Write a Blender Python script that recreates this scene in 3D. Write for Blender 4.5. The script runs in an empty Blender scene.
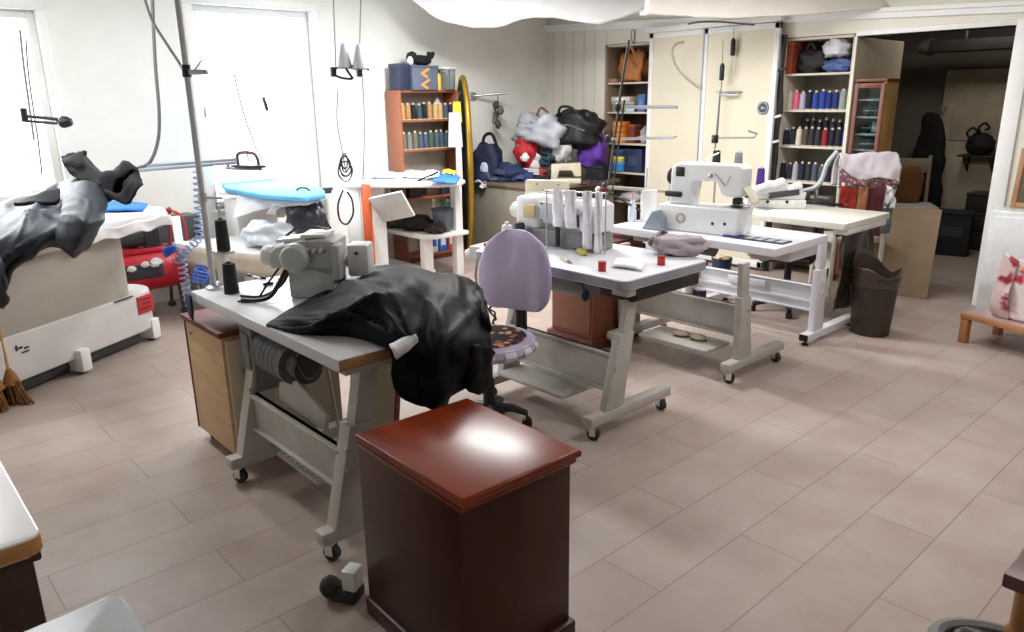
import bpy, bmesh, math, random
from mathutils import Vector, Matrix, noise
PI = math.pi
C = bpy.context.scene.collection
random.seed(7)
# ---------------------------------------------------------------- camera model (world: X along the back wall, Y towards it)
F, PIT, ROL, YAW, CH = 750., math.radians(16.1), math.radians(-.8), math.radians(47.9), 1.6
def _basis():
    up = Vector((math.sin(ROL)*math.cos(PIT), -math.cos(ROL)*math.cos(PIT), -math.sin(PIT)))
    fw = Vector((0, 0, 1)) - up*up.z; fw.normalize()
    rt = fw.cross(up)
    if rt.x < 0: rt = -rt
    return up, fw, rt
UP, FW, RT = _basis()
CYW, SYW = math.cos(YAW), math.sin(YAW)
def c2w(v):
    a, b, c = v.dot(RT), v.dot(FW), v.dot(UP)
    return Vector((a*CYW-b*SYW, a*SYW+b*CYW, c))
def ray(px, py): return c2w(Vector(((px-512)/F, (py-316)/F, 1.)))
CAM = Vector((0, 0, CH))
def at(px, py, z=0.):
    d = ray(px, py); return CAM + d*((z-CH)/d.z)
def atX(px, py, X):
    d = ray(px, py); return CAM + d*(X/d.x)
def atY(px, py, Y):
    d = ray(px, py); return CAM + d*(Y/d.y)
def atD(px, py, p, off=0.):
    d = ray(px, py); g = Vector((-SYW, CYW, 0)); q = Vector((p[0], p[1], 0))
    return CAM + d*((q.dot(g)+off)/d.dot(g))
# ---------------------------------------------------------------- materials
_m = {}
def mat(name, col, rough=.5, metal=0., var=.06, scale=6., bump=0., bscale=40., spec=.5, stretch=None, emit=0., alpha=1., trans=0., sheen=0., coat=0.):
    if name in _m: return _m[name]
    m = bpy.data.materials.new(name); m.use_nodes = True
    nt = m.node_tree; b = nt.nodes['Principled BSDF']
    b.inputs['Roughness'].default_value = rough; b.inputs['Metallic'].default_value = metal
    b.inputs['Specular IOR Level'].default_value = spec
    b.inputs['Transmission Weight'].default_value = trans
    b.inputs['Alpha'].default_value = alpha
    b.inputs['Coat Weight'].default_value = coat
    b.inputs['Sheen Weight'].default_value = sheen
    tc = nt.nodes.new('ShaderNodeTexCoord'); mp = nt.nodes.new('ShaderNodeMapping')
    nt.links.new(tc.outputs['Object'], mp.inputs['Vector'])
    if stretch: mp.inputs['Scale'].default_value = stretch
    n = nt.nodes.new('ShaderNodeTexNoise'); n.inputs['Scale'].default_value = scale; n.inputs['Detail'].default_value = 5
    nt.links.new(mp.outputs['Vector'], n.inputs['Vector'])
    r = nt.nodes.new('ShaderNodeValToRGB')
    lo = [max(0, c*(1-var*2)) for c in col]; hi = [min(1, c*(1+var*2)) for c in col]
    r.color_ramp.elements[0].position = .3; r.color_ramp.elements[1].position = .7
    r.color_ramp.elements[0].color = (*lo, 1); r.color_ramp.elements[1].color = (*hi, 1)
    nt.links.new(n.outputs['Fac'], r.inputs['Fac']); nt.links.new(r.outputs['Color'], b.inputs['Base Color'])
    if emit:
        b.inputs['Emission Color'].default_value = (*col, 1); b.inputs['Emission Strength'].default_value = emit
    if bump:
        bn = nt.nodes.new('ShaderNodeTexNoise'); bn.inputs['Scale'].default_value = bscale; bn.inputs['Detail'].default_value = 4
        nt.links.new(mp.outputs['Vector'], bn.inputs['Vector'])
        bp = nt.nodes.new('ShaderNodeBump'); bp.inputs['Strength'].default_value = bump; bp.inputs['Distance'].default_value = .01
        nt.links.new(bn.outputs['Fac'], bp.inputs['Height']); nt.links.new(bp.outputs['Normal'], b.inputs['Normal'])
    _m[name] = m; return m
def s2l(r, g, b):
    f = lambda c: (c/255/12.92) if c/255 <= .04045 else ((c/255+.055)/1.055)**2.4
    return (f(r), f(g), f(b))
def sm(name, r, g, b, **k): return mat(name, s2l(r, g, b), **k)
# ---------------------------------------------------------------- mesh builder
def crom(p, n, closed=False):
    out = []; L = len(p); segs = L if closed else L-1
    for i in range(segs):
        g = lambda k: p[k % L] if closed else p[min(max(k, 0), L-1)]
        a, b, c, d = g(i-1), g(i), g(i+1), g(i+2)
        for k in range(n):
            t = k/n
            out.append(.5*((2*b)+(c-a)*t+(2*a-5*b+4*c-d)*t*t+(3*b-a-3*c+d)*t**3))
    if not closed: out.append(p[-1].copy())
    return out
class MB:
    def __init__(s): s.bm = bmesh.new()
    def _xf(s, vs, M):
        if M is not None: bmesh.ops.transform(s.bm, matrix=M, verts=vs)
    def box(s, x0, x1, y0, y1, z0, z1, bev=0., seg=2, M=None, taper=None):
        g = bmesh.ops.create_cube(s.bm, size=1.); vs = g['verts']
        for v in vs:
            v.co = Vector(((x0+x1)/2+v.co.x*(x1-x0), (y0+y1)/2+v.co.y*(y1-y0), (z0+z1)/2+v.co.z*(z1-z0)))
        if taper:
            cx, cy_ = (x0+x1)/2, (y0+y1)/2
            for v in vs:
                if v.co.z > (z0+z1)/2: v.co.x = cx+(v.co.x-cx)*taper[0]; v.co.y = cy_+(v.co.y-cy_)*taper[1]
        if bev:
            es = list({e for v in vs for e in v.link_edges})
            r = bmesh.ops.bevel(s.bm, geom=es, offset=bev, segments=seg, affect='EDGES', profile=.5)
            vs = [v for v in {w for f in r['faces'] for w in f.verts} | {v for v in vs if v.is_valid}]
            # collect the island
            seen = set(vs); st = list(vs)
            while st:
                v = st.pop()
                for e in v.link_edges:
                    o = e.other_vert(v)
                    if o not in seen: seen.add(o); st.append(o)
            vs = list(seen)
        s._xf(vs, M); return s
    def cyl(s, p0, p1, r0, r1=None, n=16, caps=True):
        r1 = r0 if r1 is None else r1; p0, p1 = Vector(p0), Vector(p1)
        s.tube([p0, p1], [r0, r1], n, caps=caps); return s
    def tube(s, pts, r, n=8, closed=False, caps=True):
        pts = [Vector(p) for p in pts]; L = len(pts)
        rr = r if isinstance(r, (list, tuple)) else [r]*L
        rings = []; prev = None
        for i, p in enumerate(pts):
            a = pts[(i-1) % L] if (closed or i > 0) else p; b = pts[(i+1) % L] if (closed or i < L-1) else p
            t = (b-a); t = t.normalized() if t.length > 1e-9 else Vector((0, 0, 1))
            if prev is None:
                u = t.orthogonal().normalized()
            else:
                u = prev - t*prev.dot(t); u = u.normalized() if u.length > 1e-6 else t.orthogonal().normalized()
            prev = u; w = t.cross(u)
            rings.append([s.bm.verts.new(p+(u*math.cos(2*PI*k/n)+w*math.sin(2*PI*k/n))*rr[i]) for k in range(n)])
        R = range(L) if closed else range(L-1)
        for i in R:
            A, B = rings[i], rings[(i+1) % L]
            for k in range(n):
                try: s.bm.faces.new((A[k], A[(k+1) % n], B[(k+1) % n], B[k]))
                except ValueError: pass
        if caps and not closed:
            s.bm.faces.new(rings[0][::-1]); s.bm.faces.new(rings[-1])
        return s
    def lathe(s, prof, n=24, M=None):
        rings = []; vs = []
        for r, z in prof:
            if r < 1e-6: ring = [s.bm.verts.new((0, 0, z))]
            else: ring = [s.bm.verts.new((r*math.cos(2*PI*k/n), r*math.sin(2*PI*k/n), z)) for k in range(n)]
            rings.append(ring); vs += ring
        for A, B in zip(rings, rings[1:]):
            for k in range(n):
                q = [A[k % len(A)], A[(k+1) % len(A)], B[(k+1) % len(B)], B[k % len(B)]]
                q = list(dict.fromkeys(q))
                if len(q) > 2: s.bm.faces.new(q)
        if len(rings[0]) > 2 and len(rings[-1]) > 2:
            A, B = rings[-1], rings[0]
            for k in range(n): s.bm.faces.new((A[k], A[(k+1) % n], B[(k+1) % n], B[k]))
        else:
            for ring, fl in ((rings[0], True), (rings[-1], False)):
                if len(ring) > 2: s.bm.faces.new(ring[::-1] if fl else ring)
        s._xf(vs, M); return s
    def prism(s, poly, z0, z1, bev=0., M=None, seg=2):
        a = [s.bm.verts.new((x, y, z0)) for x, y in poly]; b = [s.bm.verts.new((x, y, z1)) for x, y in poly]
        n = len(poly); fs = [s.bm.faces.new(a[::-1]), s.bm.faces.new(b)]
        for k in range(n): fs.append(s.bm.faces.new((a[k], a[(k+1) % n], b[(k+1) % n], b[k])))
        vs = a+b
        if bev:
            es = list({e for f in fs[:2] for e in f.edges})
            r = bmesh.ops.bevel(s.bm, geom=es, offset=bev, segments=seg, affect='EDGES', profile=.5)
            st = [v for v in vs if v.is_valid] + [v for f in r['faces'] for v in f.verts]; seen = set(st)
            while st:
                v = st.pop()
                for e in v.link_edges:
                    o = e.other_vert(v)
                    if o not in seen: seen.add(o); st.append(o)
            vs = list(seen)
        s._xf(vs, M); return s
    def blob(s, c, r, seed=0, amp=.15, freq=2., n=(28, 18), zmin=None, ridge=.5, M=None, sq=1.):
        c = Vector(c); rings = []; nu, nv = n; vs = []
        o = Vector((seed*3.17, seed*1.3, seed*.7))
        pw = lambda t: math.copysign(abs(t)**sq, t)
        for j in range(nv+1):
            th = PI*j/nv
            cnt = 1 if j in (0, nv) else nu; ring = []
            for k in range(cnt):
                ph = 2*PI*k/nu
                d = Vector((pw(math.sin(th)*math.cos(ph)), pw(math.sin(th)*math.sin(ph)), pw(math.cos(th))))
                f = 1+amp*(noise.noise(d*freq+o)*1.6 - ridge*abs(noise.noise(d*freq*2.3+o*2))*1.6)
                p = Vector((d.x*r[0]*f, d.y*r[1]*f, d.z*r[2]*f))
                p = c+p
                if zmin is not None and p.z < zmin: p.z = zmin
                v = s.bm.verts.new(p); ring.append(v); vs.append(v)
            rings.append(ring)
        for A, B in zip(rings, rings[1:]):
            for k in range(nu):
                q = list(dict.fromkeys([A[k % len(A)], B[k % len(B)], B[(k+1) % len(B)], A[(k+1) % len(A)]]))
                if len(q) > 2: s.bm.faces.new(q)
        s._xf(vs, M); return s
    def surf(s, lat, nu=6, nv=6, amp=0., freq=6., seed=0, closed=False, ridged=True, aniso=(1, 1, 1), folds=()):
        rows = [crom([Vector(p) for p in r], nu, closed) for r in lat]
        cols = list(zip(*rows)); cols = [crom(list(c), nv) for c in cols]
        g = list(zip(*cols)); R, K = len(g), len(g[0])
        o = Vector((seed*5.1, seed*2.3, seed*1.9)); vv = []
        for i in range(R):
            row = []
            for j in range(K):
                p = g[i][j]
                if amp or folds:
                    du = g[i][(j+1) % K if closed else min(j+1, K-1)]-g[i][(j-1) % K if closed else max(j-1, 0)]
                    dv = g[min(i+1, R-1)][j]-g[max(i-1, 0)][j]
                    nn = du.cross(dv); nn = nn.normalized() if nn.length > 1e-9 else Vector((0, 0, 1))
                    q = Vector((p.x*aniso[0], p.y*aniso[1], p.z*aniso[2]))*freq+o
                    a = noise.noise(q)+.5*noise.noise(q*2.1)
                    if ridged: a = 1.2*a-.9*abs(noise.noise(q*1.4+o))
                    fa = 0.
                    for ang_, fr_, am_, ph_ in folds:   # straight sharp folds running across the cloth
                        u, v_ = j/K, i/R; q2 = Vector((u*3, v_*3, ph_))
                        s_ = (u*math.cos(ang_)+v_*math.sin(ang_))*fr_+ph_+.55*noise.noise(q2)
                        m_ = max(0, min(1, .5+1.6*noise.noise(q2*.8+Vector((ph_*3, 1, 2)))))
                        fa += am_*m_*((1-abs(math.sin(PI*s_)))**2-.3)
                    fa *= min(1, 6*min(i/(R-1), 1-i/(R-1)), 1 if closed else 6*min(j/(K-1), 1-j/(K-1)))
                    p = p+nn*(amp*a+fa)
                row.append(s.bm.verts.new(p))
            vv.append(row)
        for i in range(R-1):
            for j in range(K if closed else K-1):
                try: s.bm.faces.new((vv[i][j], vv[i][(j+1) % K], vv[i+1][(j+1) % K], vv[i+1][j]))
                except ValueError: pass
        return s
    def build(s, name, m, parent=None, ang=38, solid=0., sub=0, loc=None, rotz=0, bev=0.):
        bmesh.ops.recalc_face_normals(s.bm, faces=s.bm.faces)
        me = bpy.data.meshes.new(name); s.bm.to_mesh(me); s.bm.free()
        me.shade_smooth(); me.set_sharp_from_angle(angle=math.radians(ang))
        for mm in (m if isinstance(m, (list, tuple)) else [m]): me.materials.append(mm)
        o = bpy.data.objects.new(name, me); C.objects.link(o)
        if parent is not None: o.parent = parent
        if loc is not None: o.location = loc
        o.rotation_euler.z = rotz
        if solid:
            k = o.modifiers.new('solid', 'SOLIDIFY'); k.thickness = solid; k.offset = 0
        if bev:
            k = o.modifiers.new('bevel', 'BEVEL'); k.width = bev; k.segments = 2; k.limit_method = 'ANGLE'
        if sub:
            k = o.modifiers.new('sub', 'SUBSURF'); k.levels = sub; k.render_levels = sub
        return o
def creases(mb, amp, fr, seed, an=(1, 1, 1)):
    """sharp narrow fold ridges, long in the directions where an is small"""
    mb.bm.normal_update(); o = Vector((seed*1.7, seed*3.1, seed*.9)); dd = {}
    for v in mb.bm.verts:
        c = Vector((v.co.x*an[0], v.co.y*an[1], v.co.z*an[2]))
        q = c*fr+o; w_ = Vector((noise.noise(q*.5), noise.noise(q*.5+Vector((9, 0, 0))), noise.noise(q*.5+Vector((0, 7, 0)))))*.8
        a = max(0, 1-abs(noise.noise(q+w_))*5); b = max(0, 1-abs(noise.noise((q+w_)*1.9+o))*4.5)
        dd[v] = v.normal*amp*(a*1.6+.7*b-.35)
    for v, d in dd.items(): v.co += d
    return mb
def tag(o, label, cat, group=None, kind=None):
    o['label'] = label; o['category'] = cat
    if group: o['group'] = group
    if kind: o['kind'] = kind
    return o
def thing(name, label, cat, loc=(0, 0, 0), rotz=0., group=None):
    o = bpy.data.objects.new(name, None); C.objects.link(o); o.empty_display_size = .05
    o.location = loc; o.rotation_euler = (0, 0, rotz)
    return tag(o, label, cat, group)
def kids(o): return [c for c in bpy.data.objects if c.parent is o]
def dup(root, loc=None, rotz=None, label=None):
    r = root.copy(); C.objects.link(r)
    if loc is not None: r.location = loc
    if rotz is not None: r.rotation_euler = (0, 0, rotz)
    if label: r['label'] = label
    for ch in kids(root):
        c = ch.copy(); C.objects.link(c); c.parent = r
        for g in kids(ch):
            d = g.copy(); C.objects.link(d); d.parent = c
    return r
def struct(name, mb, m, **k):
    o = mb.build(name, m, **k); o['kind'] = 'structure'; return o
def T(x=0, y=0, z=0): return Matrix.Translation((x, y, z))
def RX(a): return Matrix.Rotation(math.radians(a), 4, 'X')
def RY(a): return Matrix.Rotation(math.radians(a), 4, 'Y')
def RZ(a): return Matrix.Rotation(math.radians(a), 4, 'Z')
def rrect(x0, x1, y0, y1, r, n=5):
    out = []
    for cx, cy_, a0 in ((x1-r, y1-r, 0), (x0+r, y1-r, 90), (x0+r, y0+r, 180), (x1-r, y0+r, 270)):
        for k in range(n+1):
            a = math.radians(a0+90*k/n); out.append((cx+r*math.cos(a), cy_+r*math.sin(a)))
    return out
# ---------------------------------------------------------------- camera
cd = bpy.data.cameras.new('camera'); cam = bpy.data.objects.new('camera', cd); C.objects.link(cam)
cd.sensor_fit = 'HORIZONTAL'; cd.sensor_width = 36; cd.lens = F/1024*36; cd.clip_start = .02; cd.clip_end = 60
r_, u_, f_ = c2w(Vector((1, 0, 0))), c2w(Vector((0, -1, 0))), c2w(Vector((0, 0, 1)))
cam.matrix_world = Matrix(((r_.x, u_.x, -f_.x, 0), (r_.y, u_.y, -f_.y, 0), (r_.z, u_.z, -f_.z, CH), (0, 0, 0, 1)))
sc = bpy.context.scene; sc.camera = cam
sc.view_settings.view_transform = 'Standard'; sc.view_settings.look = 'None'; sc.view_settings.gamma = 1
sc.view_settings.use_curve_mapping = False; sc.view_settings.exposure = 0.0
# ---------------------------------------------------------------- colours
WHITE = sm('white_paint', 238, 238, 236, rough=.45, var=.015)
WALL = sm('wall_paint', 238, 238, 232, rough=.75, var=.02, scale=3, bump=.05, bscale=90)
CEIL = sm('ceiling_paint', 225, 222, 214, rough=.8, var=.02)
CREAM = sm('cream_laminate', 226, 218, 196, rough=.5, var=.02, scale=2)
GREYM = sm('grey_enamel', 172, 170, 166, rough=.4, var=.04)
DGREY = sm('dark_grey_plastic', 60, 61, 64, rough=.5, var=.1)
BLACK = sm('black_plastic', 16, 16, 18, rough=.4, var=.2)
CHROME = mat('chrome', (.75, .75, .76), rough=.18, metal=1, var=.02)
STEEL = mat('brushed_steel', (.5, .5, .52), rough=.35, metal=1, var=.05)
OFFW = sm('off_white_plastic', 226, 226, 224, rough=.35, var=.03)
MACHW = sm('machine_white', 232, 234, 236, rough=.3, var=.02)
MACHG = sm('machine_grey', 168, 170, 170, rough=.35, var=.05)
WIRE = sm('grey_cable', 110, 112, 116, rough=.5)
BLUEP = sm('blue_plastic', 40, 90, 185, rough=.4)
RED = sm('red_paint', 196, 36, 52, rough=.35, var=.08)
def wood(name, r, g, b, rough=.35, st=(1, 1, 12), var=.16, coat=0.):
    return sm(name, r, g, b, rough=rough, var=var, scale=3.5, stretch=st, coat=coat)
# floor: long stoneware tiles laid along Y
def floor_mat():
    m = bpy.data.materials.new('floor_tiles'); m.use_nodes = True; nt = m.node_tree; b = nt.nodes['Principled BSDF']
    N = nt.nodes.new; lk = nt.links.new
    tc = N('ShaderNodeTexCoord'); mp = N('ShaderNodeMapping'); mp.inputs['Rotation'].default_value = (0, 0, PI/2)
    lk(tc.outputs['Object'], mp.inputs['Vector'])
    br = N('ShaderNodeTexBrick'); br.offset = .5; br.offset_frequency = 2; br.squash = 1
    br.inputs['Scale'].default_value = 1; br.inputs['Mortar Size'].default_value = 0.0026; br.inputs['Mortar Smooth'].default_value = .35
    br.inputs['Brick Width'].default_value = 1.0; br.inputs['Row Height'].default_value = .2565; br.inputs['Bias'].default_value = 0
    br.inputs['Color1'].default_value = (*s2l(180, 171, 167), 1); br.inputs['Color2'].default_value = (*s2l(173, 162, 157), 1)
    br.inputs['Mortar'].default_value = (*s2l(142, 131, 126), 1)
    # shift so the joints fall where they do in the room
    mp.inputs['Location'].default_value = FLOOR_OFF
    lk(mp.outputs['Vector'], br.inputs['Vector'])
    n1 = N('ShaderNodeTexNoise'); n1.inputs['Scale'].default_value = 2.6; n1.inputs['Detail'].default_value = 6; n1.inputs['Roughness'].default_value = .6
    lk(tc.outputs['Object'], n1.inputs['Vector'])
    rp = N('ShaderNodeValToRGB'); rp.color_ramp.elements[0].position = .36; rp.color_ramp.elements[1].position = .68
    rp.color_ramp.elements[0].color = (*s2l(240, 226, 218), 1); rp.color_ramp.elements[1].color = (*s2l(255, 253, 246), 1)
    lk(n1.outputs['Fac'], rp.inputs['Fac'])
    mx = N('ShaderNodeMix'); mx.data_type = 'RGBA'; mx.blend_type = 'MULTIPLY'; mx.inputs['Factor'].default_value = 1
    lk(br.outputs['Color'], mx.inputs['A']); lk(rp.outputs['Color'], mx.inputs['B'])
    lk(mx.outputs['Result'], b.inputs['Base Color'])
    b.inputs['Roughness'].default_value = .42; b.inputs['Specular IOR Level'].default_value = .3
    bp = N('ShaderNodeBump'); bp.inputs['Strength'].default_value = .25; bp.inputs['Distance'].default_value = .004; bp.invert = True
    lk(br.outputs['Fac'], bp.inputs['Height']); lk(bp.outputs['Normal'], b.inputs['Normal'])
    return m
FLOOR_OFF = (.315, 1.027+.2565*20, 0)
XL, YB, ZC = -6.525, 6.5, 2.62
mb = MB(); mb.box(XL-.2, 2.4, -2.2, 9.6, -.1, 0); struct('floor', mb, floor_mat())
mb = MB(); mb.box(XL-.2, 2.4, -2.2, 9.6, ZC, ZC+.1); struct('ceiling', mb, CEIL)
# left wall with two windows (opening 1: Y 2.5..3.55, opening 2: Y .1..1.38)
W1 = (2.46, 3.52, .72, 2.38); W2 = (.10, 1.36, .92, 2.26)
mb = MB()
for y0, y1, z0, z1 in ((-2.2, W2[0], 0, ZC), (W2[0], W2[1], 0, W2[2]), (W2[0], W2[1], W2[3], ZC), (W2[1], W1[0], 0, ZC), (W1[0], W1[1], 0, W1[2]), (W1[0], W1[1], W1[3], ZC), (W1[1], YB, 0, ZC)):
    mb.box(XL-.22, XL, y0, y1, z0, z1)
struct('wall_left', mb, WALL)
def window(n, w, fr):
    y0, y1, z0, z1 = w
    mb = MB(); X = XL-.10
    for a in ((y0, y0+fr, z0, z1), (y1-fr, y1, z0, z1), (y0+fr, y1-fr, z1-fr, z1), (y0+fr, y1-fr, z0, z0+fr)):
        mb.box(X-.03, X+.03, *a, bev=.006)
    ym = (y0+y1)/2
    o = struct('window_%d' % n, mb, WHITE)
    mb = MB(); mb.box(X-.012, X-.004, y0+fr*.6, y1-fr*.6, z0+fr*.6, z1-fr*.6)
    mb.build('pane', PANE, o)
    mb = MB(); mb.box(X+.03, X+.055, y0+fr*.3, y0+fr*.7, (z0+z1)/2-.06, (z0+z1)/2+.06, bev=.005)
    mb.build('handle', CHROME, o)
    mb = MB(); mb.box(XL-.1, XL+.03, y0-.03, y1+.03, z0-.03, z0, bev=.008); mb.build('sill', WHITE, o)
    return o
PANE = mat('frosted_daylight_pane', (.93, .97, 1.), rough=.4, var=.03, scale=2, emit=2.2)
window(1, W1, .055); window(2, W2, .055)
# casing trims around window 1
mb = MB()
mb.box(XL-.005, XL+.02, W1[1], W1[1]+.07, .0, W1[3]+.07, bev=.005); mb.box(XL-.005, XL+.02, W1[0]-.07, W1[0], .0, W1[3]+.07, bev=.005); mb.box(XL-.005, XL+.025, W1[0]-.09, W1[1]+.09, W1[3]+.0, W1[3]+.06, bev=.005)
struct('trim_1', mb, WHITE)
mb = MB()
mb.box(XL-.005, XL+.02, W2[1], W2[1]+.06, .0, W2[3]+.06, bev=.005); mb.box(XL-.005, XL+.022, W2[0]-.08, W2[1]+.06, W2[3], W2[3]+.06, bev=.005)
struct('trim_2', mb, WHITE)
# back wall (openings: niche, shelving, doorway)
N1 = (-5.64, -5.035, 0., 2.15); N2 = (-3.575, -2.94, 0., 2.085); DW = (-2.925, -1.79, 0., 2.06)
mb = MB()
for x0, x1, z0, z1 in ((XL-.22, N1[0], 0, ZC), (N1[0], N1[1], N1[3], ZC), (N1[1], N2[0], 0, ZC), (N2[0], N2[1], N2[3], ZC), (N2[1], DW[0], 0, ZC), (DW[0], DW[1], DW[3], ZC), (DW[1], 2.4, 0, ZC)):
    mb.box(x0, x1, YB, YB+.16, z0, z1)
PANELW = sm('panelled_wall_paint', 230, 226, 214, rough=.6, var=.015, scale=2)
struct('wall_back', mb, PANELW)
# thin strips in a shadow tone for the grooves between the wall boards
mb = MB()
for k in range(6): mb.box(XL+.16*k+.1, XL+.16*k+.104, YB-.003, YB+.001, 0, 2.33)
struct('trim_3', mb, sm('groove_shadow', 196, 190, 176, rough=.8))
# wall-to-ceiling moulding, falling slightly to the right
mb = MB()
for (z0, h, y) in ((0, .045, .035), (.045, .03, .06)):
    v = [(XL, 2.335+z0), (-1.2, 2.12+z0), (2.3, 2.12+z0), (2.3, 2.12+z0+h), (-1.2, 2.12+z0+h), (XL, 2.335+z0+h)]
    M = Matrix(((1, 0, 0, 0), (0, 0, -1, YB), (0, 1, 0, 0), (0, 0, 0, 1)))
    mb.prism(v, 0, y, M=M)
struct('trim_4', mb, WHITE)
# wall right, wall front (behind the camera)
mb = MB(); mb.box(2.3, 2.5, -2.2, 9.6, 0, ZC); struct('wall_right', mb, WALL)
mb = MB(); mb.box(XL-.2, 2.4, -2.3, -2.2, 0, ZC); struct('wall_front', mb, WALL)
# the dark room beyond the doorway
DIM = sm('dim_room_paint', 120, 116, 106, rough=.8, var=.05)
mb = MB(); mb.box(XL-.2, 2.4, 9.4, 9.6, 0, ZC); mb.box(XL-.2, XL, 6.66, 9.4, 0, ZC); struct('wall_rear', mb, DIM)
mb = MB(); mb.box(DW[0]-.006, DW[0]+.004, YB+.001, 7.45, 0, 2.055, bev=.004); struct('wall_closet', mb, sm('closet_side_beige', 172, 156, 130, rough=.6, var=.03))
# door frame of the doorway
mb = MB()
mb.box(DW[1], DW[1]+.11, YB-.02, YB+.17, 0, DW[3]+.04, bev=.006)
mb.box(DW[0], DW[1], YB-.015, YB+.17, DW[3], DW[3]+.04, bev=.006)
struct('trim_5', mb, WHITE)
mb = MB(); mb.box(DW[1]+.11, 2.3, YB-.014, YB, 0, .09, bev=.004); struct('baseboard_back', mb, WHITE)
mb = MB(); mb.box(XL, XL+.014, W1[1]+.1, YB, 0, .09, bev=.004); struct('baseboard_left', mb, WHITE)
# cream sliding doors between the two shelvings
def sdoor(n, x0, x1, z1, y):
    mb = MB(); mb.box(x0+.05, x1-.05, y-.012, y+.012, .06, z1-.05)
    o = struct('door_%d' % n, mb, CREAM)
    mb = MB(); mb.box(x0, x0+.05, y-.02, y+.02, .03, z1, bev=.004); mb.box(x1-.05, x1, y-.02, y+.02, .03, z1, bev=.004)
    mb.box(x0, x1, y-.02, y+.02, z1-.05, z1, bev=.004); mb.box(x0, x1, y-.02, y+.02, .03, .09, bev=.004)
    mb.build('frame', WHITE, o); return o
sdoor(1, -5.01, -4.31, 2.22, YB-.03); d2 = sdoor(2, -4.34, -3.565, 2.215, YB-.075)
mb = MB(); mb.box(-4.34, -4.325, YB-.10, YB-.094, .05, 2.2); mb.build('handle_strip', sm('blue_grey_profile', 140, 152, 170, rough=.3), d2)
mb = MB(); mb.box(-5.02, -3.55, YB-.12, YB-.002, 2.22, 2.27, bev=.004); struct('trim_6', mb, WHITE)
# rear-room door leaf
p0, p1 = atY(946, 70, 9.3), atY(1003, 70, 9.3)
mb = MB(); mb.box(p0.x, p0.x+.85, 9.33, 9.40, 0, p0.z, bev=.01)
for z0, z1 in ((.15, .95), (1.1, p0.z-.15)): mb.box(p0.x+.12, p0.x+.73, 9.315, 9.335, z0, z1, bev=.01)
d3 = struct('door_3', mb, sm('rear_door_cream', 196, 184, 160, rough=.5))
mb = MB(); mb.lathe([(0, 0), (.012, 0), (.012, .04), (.028, .05), (.028, .075), (0, .08)], 14, M=T(p0.x+.78, 9.33, 1.02) @ RX(90)); mb.build('handle', STEEL, d3)
# ---------------------------------------------------------------- light: ceiling lamps, added fills, daylight windows
def area(name, loc, size, power, col=(1, 1, 1), rot=(0, 0, 0), sy=None):
    l = bpy.data.lights.new(name, 'AREA'); l.energy = power; l.color = col; l.shape = 'RECTANGLE'; l.size = size; l.size_y = sy or size
    o = bpy.data.objects.new(name, l); C.objects.link(o); o.location = loc; o.rotation_euler = rot; return o
area('ceiling_lamp_or_fill', (-4.5, 4.0, 2.56), 1.25, 98, (1, .995, .985), sy=.3)
area('ceiling_lamp_or_fill', (-4.7, .9, 2.56), 1.25, 38, (.98, .99, 1), sy=.3)
area('ceiling_lamp_or_fill', (-.9, 3.2, 2.56), 1.25, 28, (1, .955, .96), sy=.3)  # added fill for the right foreground, tinted pink for the floor
area('ceiling_lamp_or_fill', (-2.5, 4.9, 2.56), 1.25, 32, (1, .985, .975), sy=.3)  # added fill to brighten the back wall and shelves
area('window_daylight', (XL+.03, (W1[0]+W1[1])/2, 1.7), 1.2, 40, (.93, .97, 1), rot=(0, -PI/2, 0), sy=1.)
area('window_daylight', (XL+.03, .75, 1.7), 1.2, 32, (.93, .97, 1), rot=(0, -PI/2, 0), sy=1.)
area('back_room_fill', (-2.6, 8.0, 2.45), .5, 8.5, (1, .93, .82))  # added fill for workshop bounce; the back room has no lamp
w = bpy.data.worlds.new('world'); sc.world = w; w.use_nodes = True
w.node_tree.nodes['Background'].inputs['Color'].default_value = (.8, .9, 1, 1); w.node_tree.nodes['Background'].inputs['Strength'].default_value = .25
TOPW = sm('laminate_top', 232, 234, 240, rough=.3, var=.012, scale=3)
TOPG = sm('laminate_top_grey', 212, 213, 217, rough=.35, var=.03, scale=5)
EDGEW = wood('chipboard_edge', 150, 112, 70, rough=.6, st=(8, 8, 30))
GSTAND = sm('stand_grey', 182, 179, 173, rough=.42, var=.05, scale=8)
WSTAND = sm('stand_white', 226, 226, 232, rough=.38, var=.03)
RUBBER = sm('caster_rubber', 40, 40, 42, rough=.6)
def caster(par, x, y, z, s=1., rot=0, white=False):
    M = T(x, y, z) @ RZ(rot)
    mb = MB(); r = .031*s
    mb.cyl(M @ Vector((.008, -.013*s, -z+r)), M @ Vector((.008, .013*s, -z+r)), r, n=18)
    w = mb.build('caster_wheel', CHROME if white else RUBBER, par)
    mb = MB()
    for s_ in (-1, 1): mb.box(-.012*s, .022*s, s_*.018*s-.002, s_*.018*s+.002, -z+r-.008, -.004, bev=.002, M=M)
    mb.box(-.02*s, .022*s, -.02*s, .02*s, -.012, -.002, bev=.002, M=M); mb.cyl(M @ Vector((0, 0, -.01)), M @ Vector((0, 0, .012)), .008, n=10)
    mb.cyl(M @ Vector((.008, -.021*s, -z+r)), M @ Vector((.008, .021*s, -z+r)), .006, n=8)
    mb.build('fork', CHROME, w)
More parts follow.
